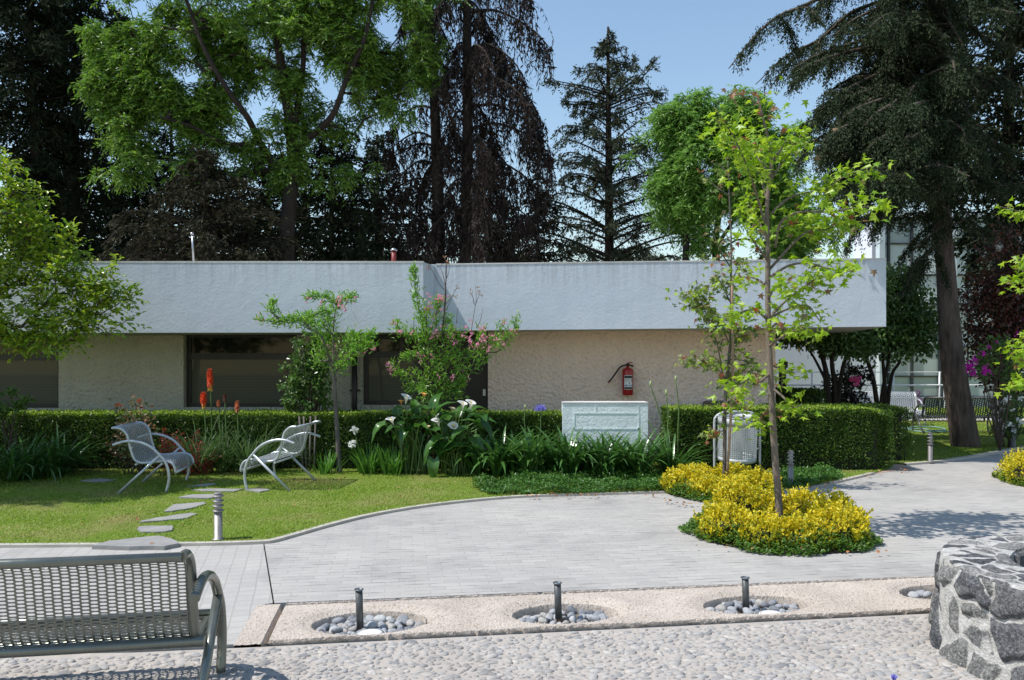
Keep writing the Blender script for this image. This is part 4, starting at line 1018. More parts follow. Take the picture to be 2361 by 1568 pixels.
# ================================================================ GOLDEN SHRUB BEDS
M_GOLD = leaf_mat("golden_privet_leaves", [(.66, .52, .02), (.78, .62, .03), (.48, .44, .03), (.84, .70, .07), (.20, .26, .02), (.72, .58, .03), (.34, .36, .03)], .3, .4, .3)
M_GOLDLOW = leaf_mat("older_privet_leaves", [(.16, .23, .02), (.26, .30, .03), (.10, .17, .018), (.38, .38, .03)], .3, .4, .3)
M_GOLDG = leaf_mat("green_skirt_leaves", [(.05, .13, .02), (.08, .17, .025), (.12, .20, .03), (.04, .10, .015)], .25, .4)
def golden(name, cx, cy, r, hgt, label, mounds, seed, gap=True, n=12000):
    t = thing(name, (cx, cy, 0), label, "shrub", "golden shrub beds round young trees"); rg = np.random.default_rng(seed)
    core = MB(); mb = MB(); lo_ = MB(); tot = sum(m_[2] ** 2 for m_ in mounds)
    for (mx, my, mr, mh) in mounds:
        mh = mh * hgt
        k = int(n * mr ** 2 / tot); d = unit(rg.normal(size=(k, 3))); d[:, 2] = np.abs(d[:, 2]) * 1.1 - .12; d = unit(d)
        off = np.array([noise.noise((q[0] * 2.6 + mx * 9, q[1] * 2.6 + my * 9, q[2] * 2.6)) * .26 + noise.noise((q[0] * 6 + mx, q[1] * 6, q[2] * 6 + my)) * .16 for q in d])
        rad = 1 + off - rg.exponential(.09, k)
        p = np.stack([cx + mx + d[:, 0] * mr * rad, cy + my + d[:, 1] * mr * rad, .03 + np.maximum(d[:, 2] * mh * rad, -.01)], -1)
        A = unit(d * .9 + rg.normal(0, .55, (k, 3)) + [0, 0, .55]); N = unit(d + rg.normal(0, .6, (k, 3)))
        L = rg.uniform(.028, .05, k)
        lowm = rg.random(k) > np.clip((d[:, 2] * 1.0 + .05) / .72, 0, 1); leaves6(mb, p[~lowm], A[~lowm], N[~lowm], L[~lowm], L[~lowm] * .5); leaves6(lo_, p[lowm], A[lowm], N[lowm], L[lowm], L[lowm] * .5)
        kk = k // 24; dd = unit(rg.normal(size=(kk, 3)) + [0, 0, 1.2]); dd[:, 2] = np.abs(dd[:, 2])
        for q in dd:   # upright shoots with paired leaves
            b = np.array([cx + mx + q[0] * mr * .9, cy + my + q[1] * mr * .9, .03 + q[2] * mh * .92]); ln = rg.uniform(.05, .13); ax = unit(q * .5 + [0, 0, .8] + rg.normal(0, .25, 3))
            s_ = np.linspace(0, 1, 7); C = b + ax * (s_ * ln)[:, None]; leaves6(mb, np.repeat(C, 2, 0), unit(ax * .6 + rg.normal(0, .6, (14, 3))), rdir(14), rg.uniform(.026, .045, 14), .02)
        core.lathe((cx + mx, cy + my, .02), [(mr * .72, 0), (mr * .7, mh * .35), (mr * .5, mh * .62), (mr * .1, mh * .72)], 14)
    core.build("shaded_inner_twigs", M_HCORE, t)
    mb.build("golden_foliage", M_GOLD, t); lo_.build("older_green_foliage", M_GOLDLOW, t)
    k = int(5200 * r * r + 2000); a = rg.uniform(0, 6.283, k); q = r * (.74 + .26 * rg.random(k) ** .6) * (1 + .05 * np.sin(a * 5 + seed) + .03 * np.sin(a * 11))
    mb = MB(); ch = np.clip((1 - (q / r - .74) / .30), .1, 1) * .20
    carpet(mb, cx + q * np.cos(a), cy + q * np.sin(a), rg.random(k) ** .7 * ch, rg.uniform(.03, .048, k), rg.uniform(.018, .026, k), .9, .01)
    mb.build("green_skirt", M_GOLDG, t)
    s_ = MB(); q = np.linspace(0, 6.283, 40, endpoint=False); s_.add(np.stack([cx + np.cos(q) * r * .93, cy + np.sin(q) * r * .93, np.full(40, .012)], -1), [list(range(40))]); s_.build("soil", M_SOIL, t)
T2Y = 7.32; T2X = X(1793, T2Y)
T1Y = 9.55; T1X = X(1660, T1Y)
golden("golden_shrub", T2X, T2Y, .84, .70, "large round golden shrub bed with green skirt round the taller young tree", [(-.52, -.20, .26, .34), (-.26, -.42, .25, .27), (.08, -.48, .24, .24), (.37, -.35, .28, .36), (.54, -.05, .25, .42), (.38, .28, .26, .40), (.14, .46, .23, .34), (-.26, .46, .26, .52), (-.52, .18, .22, .16)], 5, n=10500)
golden("golden_shrub", T1X, T1Y, .70, .58, "smaller golden shrub bed in front of the litter bin round the slimmer young tree", [(-.42, .05, .30, .36), (-.20, -.34, .26, .25), (.15, -.34, .27, .30), (.40, -.10, .30, .37), (.20, .32, .28, .38), (-.18, .36, .28, .34)], 6, n=10500)
golden("golden_shrub", X(2437, 10.3), 10.3, .68, .75, "golden shrub bed cut by the right edge, beside the path", [(-.40, -.1, .32, .42), (-.1, -.35, .3, .36), (.2, -.2, .3, .4), (0, .3, .3, .4), (-.3, .25, .28, .4)], 9, n=6000)
# ================================================================ STRAP-LEAVED PLANTS
M_AGA = leaf_mat("agapanthus_leaves", [(.035, .10, .02), (.06, .15, .03), (.09, .20, .045), (.045, .12, .02)], .22, .28, .7)
M_IRIS = leaf_mat("iris_leaves", [(.05, .15, .02), (.08, .20, .03), (.11, .24, .045), (.06, .16, .03)], .35, .4, .4)
M_KNI = leaf_mat("torch_lily_leaves", [(.045, .10, .025), (.07, .14, .04), (.12, .18, .07), (.05, .10, .03)], .3, .4, .4)
M_STEM = plain("green_flower_stem", (.10, .17, .04), (.07, .13, .03), .6, 20)
def clump(mb, c, n, L, W, a0, droop, spread=.08, segs=6, prof=None, seed=0):
    b = np.repeat(np.array(c, float)[None], n, 0); az = R.uniform(0, 6.283, n); rr = R.uniform(0, spread, n)
    b[:, 0] += np.cos(az) * rr; b[:, 1] += np.sin(az) * rr
    blades(mb, b, az + R.normal(0, .4, n), R.uniform(*L, n), R.uniform(*W, n), R.uniform(*a0, n), R.uniform(*droop, n), segs, prof)
proto = None
ag_label = "dark green strap leaved agapanthus clump among identical clumps in front of the hedge"
aga = [(1100, 11.0), (1148, 10.85), (1186, 11.05), (1228, 10.8), (1268, 11.0), (1310, 10.8), (1352, 10.95), (1395, 10.75), (1436, 10.9), (1475, 10.75)]
mb = MB(); clump(mb, (0, 0, .02), 60, (.62, .95), (.042, .062), (1.15, 1.55), (.9, 2.0), .12)
pA = mb.build("agapanthus", M_AGA); mb = MB(); clump(mb, (0, 0, .02), 66, (.58, .95), (.042, .062), (1.1, 1.55), (.9, 2.1), .14); pB = mb.build("agapanthus", M_AGA)
for i, (px, yy) in enumerate(aga):
    o = pA if i == 0 else pB if i == 1 else (pA if i % 2 else pB).copy()
    if i > 1: COL.objects.link(o)
    o.location = (X(px, yy), yy, 0); o.rotation_euler = (0, 0, i * 1.3); s_ = [.92, 1.0, .95, 1.02, .9, .98, .92, .97, .93, .95][i]; o.scale = (s_, s_, s_)
    tag(o, ag_label, "agapanthus", "agapanthus clumps in front of the hedge")
# clump with three budding stalks
t = thing("agapanthus", (X(1548, 10.9), 10.9, 0), "agapanthus clump with three tall budding stalks beside the white block", "agapanthus")
mb = MB(); clump(mb, t.location, 80, (.55, .95), (.026, .038), (.75, 1.45), (.5, 1.6), .12); mb.build("leaves", M_AGA, t)
M_BUD = plain("pale_green_bud", (.35, .42, .20), (.28, .36, .15), .5, 20)
for pts_ in ([(1532, 1000), (1517, 940), (1500, 888)], [(1539, 1000), (1541, 960), (1536, 908)], [(1563, 1000), (1565, 940), (1558, 876)]):
    q = [P(x, y, 10.9) for x, y in pts_]; q = [np.array([q[0][0], 10.9, .05])] + q
    m = MB(); m.tube(curve(q, 14), [.009] * 10 + [.008] * 4, 6); st = m.build("flower_stalk", M_STEM, t)
    m = MB(); e = q[-1]; m.lathe(e, [(.004, -.02), (.016, 0), (.019, .025), (.012, .05), (.002, .065)], 8); m.build("bud", M_BUD, st)
# clump in bloom: a blue umbel and an unopened stalk
M_BLUE = leaf_mat("blue_violet_petals", [(.22, .20, .55), (.30, .28, .65), (.38, .36, .72)], .4, .5)
t = thing("agapanthus", (X(1238, 11.25), 11.25, 0), "agapanthus clump with one blue violet flower head left of the white block", "agapanthus")
mb = MB(); clump(mb, t.location, 40, (.5, .75), (.026, .038), (.9, 1.5), (.8, 2.0), .1); mb.build("leaves", M_AGA, t)
for (x1_, y1_, bl) in ((1246, 946, True), (1211, 940, False)):
    e = P(x1_, y1_, 11.2); m = MB(); m.tube(curve([(t.location[0], 11.25, .05), (e + np.array([0, 0, -.3])), e], 12), .008, 6); st = m.build("flower_stalk", M_STEM, t)
    m = MB()
    if bl:
        n = 150; d = rdir(n); d[:, 2] = np.abs(d[:, 2]) * .8 + .0; d = unit(d); leaves6(m, e + d * R.uniform(.02, .065, n)[:, None], unit(d + R.normal(0, .35, (n, 3))), rdir(n), .045, .018); m.build("flower_head", M_BLUE, st)
    else:
        m.lathe(e, [(.004, -.02), (.015, 0), (.017, .02), (.002, .05)], 8); m.build("bud", M_BUD, st)
# iris clumps
ir_l = ["lush iris clump with two white flowers right of the slim peach trunk", "small bright iris clump at the foot of the slim peach trunk", "iris clump between the white iris flowers and the calla lilies"]
M_WPET = leaf_mat("white_petals", [(.80, .80, .78), (.72, .73, .72), (.85, .84, .80)], .35, .5)
def irisplant(px, yy, n, Lr, label, fl=()):
    t = thing("iris", (X(px, yy), yy, 0), label, "iris", "iris clumps by the hedge")
    mb = MB(); clump(mb, t.location, n, Lr, (.020, .034), (1.05, 1.52), (.05, .8), .16, 5, [(0, .7), (.4, 1), (.8, .6), (1, .03)]); mb.build("leaves", M_IRIS, t)
    for (fx, fy, bx) in fl:
        e = P(fx, fy, yy - .05); m = MB(); m.tube(curve([np.array([X(bx, yy), yy, .03]), P((fx + bx) / 2, (fy + 1085) / 2, yy), e], 12), .007, 5); st = m.build("flower_stalk", M_STEM, t)
        n_ = 26; m = MB(); d = unit(R.normal(size=(n_, 3)) + [0, 0, .1]); leaves6(m, e + d * .012, d, unit(rdir(n_)), R.uniform(.04, .065, n_), .045); m.build("flower", M_WPET, st)
irisplant(852, 11.05, 74, (.30, .55), ir_l[0], [(817, 992, 840), (812, 1023, 836)])
irisplant(752, 11.0, 46, (.2, .42), ir_l[1]); irisplant(905, 10.95, 66, (.3, .58), ir_l[2])
# torch lilies
M_TORCH = leaf_mat("torch_flower_tubes", [(.75, .06, .02), (.85, .12, .03), (.70, .05, .02), (.8, .16, .04)], .2, .45)
M_TORCHO = leaf_mat("torch_flower_fading", [(.62, .20, .09), (.55, .16, .08), (.7, .28, .1)], .2, .45)
M_TORCHY = leaf_mat("torch_yellow_tubes", [(.75, .42, .05), (.62, .40, .08)], .2, .45)
M_TORCHD = leaf_mat("torch_flower_dead", [(.20, .07, .05), (.14, .05, .04)], .1, .6)
YK = 11.15
t = thing("torch_lily", (X(505, YK), YK, 0), "torch lily clump with grassy leaves and upright red orange flower spikes", "torch lily")
mb = MB()
for px, n in ((470, 110), (520, 120), (575, 100), (610, 70)): clump(mb, (X(px, YK), YK + R.normal(0, .1), .02), n, (.5, 1.0), (.012, .022), (.95, 1.5), (.4, 1.7), .12)
mb.build("leaves", M_KNI, t)
for (px, pb, ptop, bx, m1, wd) in ((484.5, 892, 849, 490, M_TORCH, 15.5), (469.5, 932, 903, 478, M_TORCH, 15), (504, 936, 922, 510, M_TORCHO, 9), (518.5, 925, 908, 523, M_TORCHD, 9), (547, 948, 924, 551, M_TORCHO, 12)):
    c0, c1 = P(px, pb, YK), P(px, ptop, YK); hh = c1[2] - c0[2]; rad = wd / 2.25 / F * YK
    m = MB(); m.tube(curve([np.array([X(bx, YK), YK, .05]), P((px + bx * 2) / 3, (pb + 1080) / 2, YK), c0 + np.array([0, 0, hh * .5])], 14), .009, 6); st = m.build("flower_stalk", M_STEM, t)
    n = 260; v = R.random(n); a = R.uniform(0, 6.283, n); pr = np.interp(v, [0, .2, .45, .8, 1], [.45, .9, 1, .7, .1]) * rad
    C = c0 + np.stack([np.cos(a) * pr * .55, np.sin(a) * pr * .55, v * hh], -1); A = unit(np.stack([np.cos(a), np.sin(a), -1.1 + 1.2 * v], -1))
    m = MB(); leaves4(m, C, A, np.stack([np.cos(a), np.sin(a), 0 * a + .6], -1), rad * .95, rad * .42); m.lathe(c0, [(rad * .3, 0), (rad * .6, hh * .4), (rad * .25, hh * .95)], 8); m.build("flower_spike", m1, st)
    if m1 is M_TORCH:
        n = 40; a = R.uniform(0, 6.283, n); C = c0 + np.stack([np.cos(a) * rad * .4, np.sin(a) * rad * .4, R.uniform(-.03, .05, n)], -1); m = MB(); leaves4(m, C, unit(np.stack([np.cos(a) * .6, np.sin(a) * .6, -1 + 0 * a], -1)), np.stack([np.cos(a), np.sin(a), 0 * a], -1), rad * 1.2, rad * .4); m.build("lower_tubes", M_TORCHY, st)
# red leaved low shrub, rose bush
M_REDL = leaf_mat("red_shrub_leaves", [(.26, .025, .018), (.40, .04, .03), (.16, .02, .015), (.30, .06, .04), (.14, .06, .03)], .3, .45)
t = thing("red_shrub", (X(430, 11.0), 11.0, 0), "low wine red leaved shrub behind the right facing armchair", "shrub")
mb = MB(); st_m = MB()
for i in range(75):
    b = np.array([X(R.uniform(385, 490), 11.0), 11.0 + R.normal(0, .12), .02]); h_ = R.uniform(.15, .62) * (1 if b[0] < X(455, 11) else .6); e = b + np.array([R.normal(0, .12), R.normal(0, .1) - .05, h_]); st_m.tube([b, e], .004, 4)
    n = int(26 * h_ / .4) + 6; s_ = R.uniform(.2, 1, n); C = b + (e - b) * s_[:, None] + R.normal(0, .025, (n, 3)); leaves4(mb, C, unit(rdir(n) + [0, 0, .4]), rdir(n), R.uniform(.025, .045, n), .02)
st_m.build("stems", M_TWIG, t); mb.build("foliage", M_REDL, t)
M_ROSE = leaf_mat("rose_leaves", [(.10, .13, .05), (.18, .20, .11), (.22, .10, .06), (.30, .15, .07), (.14, .17, .08), (.07, .10, .03)], .3, .35, .5)
t = thing("rose_bush", (X(300, 10.9), 10.9, 0), "sparse rose bush with bronze young leaves rising behind the right facing armchair", "rose bush")
mb = MB(); sm_ = MB()
for (tx, ty) in ((272, 935), (285, 940), (300, 945), (312, 928), (325, 950), (345, 945), (352, 965), (265, 985), (290, 990), (330, 985), (258, 1010), (310, 1010), (345, 1000), (268, 1030), (320, 960), (296, 960)):
    e = P(tx, ty, 10.9 + R.normal(0, .12)); b = np.array([X(R.uniform(285, 330), 10.9), 10.9, .02]); c = curve([b, (b + e) / 2 + R.normal(0, .04, 3), e], 10); sm_.tube(c, np.linspace(.008, .003, 10), 5)
    n = 26; i = R.integers(5, 10, n); C = c[i] + R.normal(0, .06, (n, 3)); leaves6(mb, C, unit(rdir(n) + [0, 0, .1]), unit(rdir(n) + [0, 0, .8]), R.uniform(.05, .085, n), R.uniform(.03, .05, n))
sm_.build("stems", M_TWIG, t); mb.build("foliage", M_ROSE, t)
M_ROSEB = leaf_mat("faded_orange_rose", [(.5, .16, .05), (.45, .10, .05)], .3)
for (x_, y_) in ((272, 935), (322, 925)):
    m = MB(); d = unit(rdir(22) + [0, 0, .5]); leaves6(m, P(x_, y_, 10.9) + d * .01, d, rdir(22), .03, .025); m.build("rose_bloom", M_ROSEB, t)
# dark strap plant and shrub at the far left
t = thing("agapanthus", (X(70, 10.6), 10.6, 0), "large dark shaded strap leaved clump at the left edge", "agapanthus")
mb = MB()
for px, yy in ((-20, 10.5), (30, 10.3), (75, 10.5), (115, 10.7), (50, 10.8), (140, 11.0)): clump(mb, (X(px, yy), yy, .02), 70, (.55, .95), (.026, .038), (.9, 1.5), (.8, 2.0), .14)
mb.build("leaves", M_AGA, t)
M_SHRUB = leaf_mat("glossy_shrub_leaves", [(.05, .12, .02), (.08, .17, .03), (.12, .21, .05), (.06, .13, .025), (.16, .22, .07)], .28, .3, .5)
def bush(name, Yc, blobs, label, cat, mat, L, n, stems=None, leaf=leaves6, Wf=.5, up=.2, parts="foliage", group=None):
    cx = np.mean([b[0] for b in blobs]); t = thing(name, (X(cx, Yc), Yc, 0), label, cat, group)
    mb = MB(); sm_ = MB(); tot = sum(b[2] * b[3] for b in blobs)
    for (px, py, rx, ry) in blobs:
        c = P(px, py, Yc); rxm, rzm = rx / F * Yc, ry / F * Yc; k = int(n * rx * ry / tot)
        ncl = max(6, k // 14); cc = rdir(ncl) * (R.random(ncl)[:, None] ** .45) * [rxm, rxm * .8, rzm] + c
        i = R.integers(0, ncl, k); p = cc[i] + R.normal(0, .28, (k, 3)) * min(rxm, rzm) * .55
        leaf(mb, p, unit(rdir(k) + (p - c) / max(rxm, .05) * .5 + [0, 0, up]), unit(rdir(k) + [0, -.2, .9]), R.uniform(.7, 1.25, k) * L, R.uniform(.8, 1.2, k) * L * Wf)
        base = np.array([X(cx, Yc) + R.normal(0, .05), Yc, .02]) if stems is None else np.array([*stems, .02])
        for q in cc[::4]:
            sm_.tube(curve([base, (base * .4 + c * .6) + R.normal(0, .05, 3), q], 7), np.linspace(.014, .004, 7), 4)
    sm_.build("stems", M_TWIG, t); mb.build(parts, mat, t); return t
bush("leafy_shrub", 10.9, [(20, 925, 40, 26), (60, 935, 26, 16), (5, 955, 40, 30)], "low bright leaved shrub under the far left window", "shrub", M_SHRUB, .075, 420)
# glossy tall shrub between window and peach
bush("glossy_shrub", 11.75, [(700, 800, 34, 30), (690, 850, 40, 36), (725, 845, 34, 60), (680, 905, 34, 40), (720, 925, 36, 45), (660, 930, 18, 20), (705, 890, 44, 50), (770, 945, 16, 20), (740, 880, 24, 50), (735, 800, 20, 25), (705, 985, 30, 25)], "tall glossy dark leaved shrub against the stucco between windows", "shrub", M_SHRUB, .075, 2600, stems=(X(712, 11.7), 11.7), up=-.25)
m = MB()
for a, b in ((697, 690), (712, 716), (705, 700), (722, 728)): m.tube([np.array([X(a, 11.2), 11.25, 0]), P(b, 960, 11.4)], .014, 6)
m.build("trunk", M_BARKG, bpy.data.objects["glossy_shrub"])
# white oleander bushes at the right
t = bush("white_flowering_shrub", 14.2, [(2345, 930, 40, 40), (2315, 965, 30, 26), (2350, 985, 40, 30), (2290, 985, 14, 12)], "green shrub with small white flowers beside the purple tree's foot", "shrub", M_SHRUB, .10, 900, Wf=.25)
m = MB()
for i in range(22):
    m = MB(); c = P(R.uniform(2290, 2361), R.uniform(915, 1005), 14.0 + R.normal(0, .3)); d = unit(rdir(8)); leaves6(m, c + d * .01, d, rdir(8), .05, .04); m.build("white_flower", M_WPET, t)
M_MAG = leaf_mat("magenta_bracts", [(.55, .02, .40), (.65, .03, .48), (.48, .02, .36)], .4, .5)
M_PINK2 = leaf_mat("pink_petals", [(.75, .10, .35), (.80, .20, .42)], .4, .5)
t = bush("bougainvillea", 13.6, [(2262, 845, 30, 34), (2300, 800, 34, 40), (2330, 850, 30, 40)], "bougainvillea with bright magenta bracts right of the leaning trunk", "bougainvillea", M_SHRUB, .075, 700, stems=(X(2306, 13.6), 13.6))
m = MB()
for (x_, y_, r_, k) in ((2236, 845, 11, 120), (2243, 862, 8, 70), (2250, 830, 8, 60), (2272, 855, 10, 90), (2266, 815, 5, 40), (2280, 800, 4, 20), (2345, 770, 4, 14), (2360, 735, 4, 14), (2298, 790, 4, 10)):
    c = P(x_, y_, 13.35); s_ = r_ / F * 13.4; p = c + R.normal(0, .5, (k, 3)) * s_; m = MB(); k = k * 2 // 3; p = p[:k]; leaves4(m, p, rdir(k), rdir(k), .036, .03); m.build("bract_cluster", M_MAG, t)
t = bush("pink_flowering_bush", 15.6, [(1955, 890, 44, 40), (1985, 875, 24, 36), (1915, 900, 30, 34), (1950, 925, 55, 25)], "dark bush with a few bright pink blossoms behind the right hedge", "shrub", leaf_mat("dark_bush_leaves", [(.025, .03, .018), (.04, .03, .03), (.03, .045, .02)], .15), .08, 1500)
m = MB()
for (x_, y_, k) in ((1964, 874, 24), (1972, 876, 24), (1979, 875, 16), (1974, 884, 10)):
    c = P(x_, y_, 15.0); leaves4(m, c + R.normal(0, .03, (k, 3)), rdir(k), rdir(k), .06, .05)
m.build("pink_blossoms", M_PINK2, t)
bush("lilac_spike_plant", 19.6, [(2118, 915, 9, 14), (2112, 925, 16, 10)], "small mauve flowered plant showing above the pale bench", "plant", leaf_mat("mauve_petals", [(.32, .2, .33), (.25, .16, .26)], .3), .06, 160)
# ================================================================ CALLA LILIES
M_CALL = leaf_mat("calla_leaves", [(.032, .10, .018), (.05, .13, .025), (.07, .165, .03)], .3, .28, .55)
def arrow(mb, base, ax, nrm, L, W):
    """broad arrow-shaped leaf with rippled edge, drooping along its length"""
    n = 12; t_ = np.linspace(0, 1, n); w = np.interp(t_, [0, .12, .3, .55, .8, 1], [.62, 1, .96, .72, .36, .02]) * W / 2
    s_ = unit(np.cross(ax, nrm)); nn = np.cross(s_, ax)
    c = base + ax * (t_ * L)[:, None] - nn * (t_ ** 2 * L * .32)[:, None] + nn * (.03 * np.sin(t_ * 4))[:, None]
    cols_ = []
    for q in (-1, -.5, 0, .5, 1):
        rip = .02 * L * abs(q) * np.sin(t_ * 17 + q * 3)
        cols_.append(c + s_ * (w * q)[:, None] + nn * (abs(q) * w * .38 + rip)[:, None] - ax * (.16 * L * max(0, abs(q) - .0) * np.exp(-t_ * 7))[:, None])
    mb.grid(np.stack(cols_, 1))
def calla(px, yy, label, leaves_, flowers):
    t = thing("calla_lily", (X(px, yy), yy, 0), label, "calla lily"); lv = MB(); sm_ = MB()
    for (bx, lx, ly, azd, el, L, W, dy) in leaves_:
        e = P(lx, ly, yy + dy); b = np.array([X(bx, yy), yy + R.normal(0, .08), .02]); c = curve([b, b * .35 + e * .65 + np.array([(b[0] - e[0]) * .35, 0, .03]), e], 14); sm_.tube(c, np.linspace(.014, .007, 14), 6)
        a = math.radians(azd); q = math.radians(el); ax = np.array([math.cos(a) * math.cos(q), math.sin(a) * math.cos(q), math.sin(q)])
        arrow(lv, e, ax, unit(np.array([-ax[0] * .5, -ax[1] * .5 - .25, 1.0])), L * .8, W * .72)
    sm_.build("leaf_stalks", M_STEM, t); lv.build("leaves", M_CALL, t)
    for (bx, fx, fy, tx, ty, sz, mt) in flowers:
        e = P(fx, fy, yy - .12); b = np.array([X(bx, yy), yy, .02]); m = MB(); m.tube(curve([b, b * .4 + e * .6 + np.array([(b[0] - e[0]) * .2, 0, 0]), e], 12), .009, 6); st = m.build("flower_stalk", M_STEM, t)
        k = 20; an = np.linspace(0, 2 * np.pi, k + 1); ring = []
        ax = unit(np.array([tx, ty, 1.0])); s1 = unit(np.cross(ax, [0, 1, .2])); s2 = np.cross(ax, s1)
        for (r_, h_) in ((.10, 0), (.2, .3), (.36, .6), (.62, .85), (.95, .98), (1.12, .95)):
            tilt = .35 * np.cos(an) * r_; tipx = 1 + .35 * np.maximum(0, np.cos(an)) ** 6
            ring.append(e + .8 * (s1 * (np.cos(an) * r_ * .5 * tipx)[:, None] + s2 * (np.sin(an) * r_ * .5)[:, None] + ax * (h_ + tilt * .35)[:, None]) * sz)
        m = MB(); m.grid(np.stack(ring)); m.build("spathe", mt, st)
        m = MB(); m.tube([e + ax * sz * .25, e + ax * sz * .8], .008, 6); m.build("spadix", M_SPAD, st)
def spathe_mat(name, c, base):
    m, nt, b = new_mat(name); b.inputs["Base Color"].default_value = (*c, 1); b.inputs["Roughness"].default_value = .5
    tr = nt.nodes.new("ShaderNodeBsdfTranslucent"); tr.inputs[0].default_value = (*c, 1); mx = nt.nodes.new("ShaderNodeMixShader"); mx.inputs[0].default_value = .3
    nt.links.new(b.outputs[0], mx.inputs[1]); nt.links.new(tr.outputs[0], mx.inputs[2]); nt.links.new(mx.outputs[0], nt.nodes["Material Output"].inputs["Surface"]); return m
M_SPAD = plain("yellow_spadix", (.75, .5, .05)); M_SPW = spathe_mat("white_spathe", (.82, .82, .78), None); M_SPC = spathe_mat("cream_spathe", (.72, .62, .40), None); M_SPO = spathe_mat("fading_orange_spathe", (.62, .30, .08), None)
rl_ = random.Random(4)
L1 = [(935, 985, 945, 170, 5, .42, .22, -.1), (930, 888, 978, 205, -35, .38, .20, -.2), (940, 930, 975, 200, -60, .34, .22, .0), (950, 1000, 940, 60, 60, .40, .22, -.05), (945, 960, 950, 120, 55, .40, .2, .1), (955, 940, 990, 240, -40, .34, .2, -.15), (960, 965, 985, 300, 20, .34, .2, -.2), (940, 920, 965, 150, 40, .36, .2, .1), (965, 1010, 965, 20, 20, .36, .2, .0)]
for i in range(18): L1.append((rl_.uniform(925, 985), rl_.uniform(905, 1015), rl_.uniform(950, 1015), rl_.uniform(0, 360), rl_.uniform(-35, 60), rl_.uniform(.28, .40), rl_.uniform(.16, .22), rl_.uniform(-.2, .2)))
calla(950, 11.0, "tall calla lily clump with white blooms left of the flowering peach stems", L1, [(945, 935, 931, .25, -.35, .15, M_SPW), (940, 926, 934, -.1, -.2, .085, M_SPO), (935, 908, 980, -.35, -.3, .14, M_SPW), (955, 978, 918, 0, -.2, .09, M_SPO)])
L2 = [(1050, 1078, 990, 200, -20, .42, .26, -.2), (1055, 1020, 1010, 205, -25, .42, .24, -.25), (1040, 1005, 1025, 215, -40, .40, .24, -.2), (1060, 1090, 1010, 320, -50, .44, .26, -.2), (1045, 1000, 1060, 265, -75, .40, .24, -.3), (1070, 1100, 970, 330, -30, .46, .24, -.1), (1040, 1035, 985, 100, 50, .40, .26, .1), (1050, 1060, 960, 70, 45, .4, .24, .1), (1060, 1085, 950, 30, 20, .4, .24, .1)]
for i in range(30): L2.append((rl_.uniform(1015, 1085), rl_.uniform(985, 1115), rl_.uniform(950, 1040), rl_.uniform(0, 360), rl_.uniform(-55, 50), rl_.uniform(.32, .46), rl_.uniform(.18, .26), rl_.uniform(-.3, .2)))
calla(1050, 10.95, "broad calla lily clump with five white blooms right of the flowering peach stems", L2, [(1060, 1067, 945, .1, -.3, .14, M_SPW), (1070, 1085, 944, .15, -.35, .15, M_SPW), (1050, 1044, 953, 0, -.2, .10, M_SPC), (1040, 1013, 984, -.2, -.45, .15, M_SPW), (1050, 1047, 990, .0, -1.3, .14, M_SPW), (1030, 988, 990, -.1, -.2, .07, M_SPC)])
# one iris-blue flower tip at the very front
t = thing("agapanthus", (X(2062, 3.3), 3.3, 0), "single violet flower bud tip poking in at the bottom edge", "agapanthus")
e = P(2062, 1564, 3.3); m = MB(); m.tube([(e[0], 3.3, 0), e], .005, 6); m.build("flower_stalk", M_STEM, t)
m = MB(); d = unit(rdir(18) * .5 + [0, 0, 1]); leaves6(m, e - [0, 0, .015] + d * .004, d, rdir(18), .028, .010); m.build("petals", M_BLUE, t)
# ================================================================ YOUNG TREES AND FRUIT TREES (limbs given one by one)
def limb_tree(name, base, label, cat, trunk, limbs, bk, parts, group=None):
    """trunk, limbs: lists of (points, r0, r1); parts: list of (part name, material, MB)"""
    t = thing(name, base, label, cat, group)
    m = MB()
    for pts_, r0, r1 in trunk:
        c = curve(pts_, max(8, 5 * len(pts_))); m.tube(c, np.linspace(r0, r1, len(c)), 9)
    m.build("trunk", bk, t)
    m = MB()
    for pts_, r0, r1 in limbs:
        c = curve(pts_, max(8, 5 * len(pts_))); m.tube(c, np.linspace(r0, r1, len(c)), 6)
    if limbs: m.build("branches", bk, t)
    for nm, mt, mb in parts: mb.build(nm, mt, t)
    return t
def px3(seq, Y): return [P(q[0], q[1], Y + (q[2] if len(q) > 2 else 0)) for q in seq]
M_MAPLE = leaf_mat("young_maple_leaves", [(.16, .30, .015), (.23, .38, .02), (.31, .45, .03), (.38, .50, .05), (.19, .32, .02)], .42, .4, .4)
M_MAPLED = leaf_mat("dull_maple_leaves", [(.11, .17, .04), (.16, .22, .06), (.20, .27, .05), (.10, .14, .04), (.24, .17, .07)], .35, .42, .4)
M_MAPLEB = leaf_mat("browned_maple_leaves", [(.22, .11, .05), (.28, .15, .06), (.20, .13, .07), (.30, .08, .04), (.20, .17, .09), (.24, .18, .07)], .3, .5)
def starleaves(mb, paths, n_per_m, t0, spread, Ls, rnd=R, droop=.35):
    for pts_ in paths:
        c = curve(pts_, 40); ln = np.linalg.norm(np.diff(c, axis=0), axis=1).sum(); k = max(3, int(n_per_m * ln))
        s = t0 + (1 - t0) * rnd.random(k) ** .8; p = c[np.minimum((s * 39).astype(int), 39)] + rnd.normal(0, 1, (k, 3)) * spread * [1, 1, .7]
        A = unit(rnd.normal(size=(k, 3)) * [1, 1, .5] - np.array([0, 0, droop])); N = unit(rnd.normal(0, .45, (k, 3)) + [-.15, -.25, .9])
        leaves_star(mb, p, A, N, rnd.uniform(*Ls, k))
Y2 = T2Y
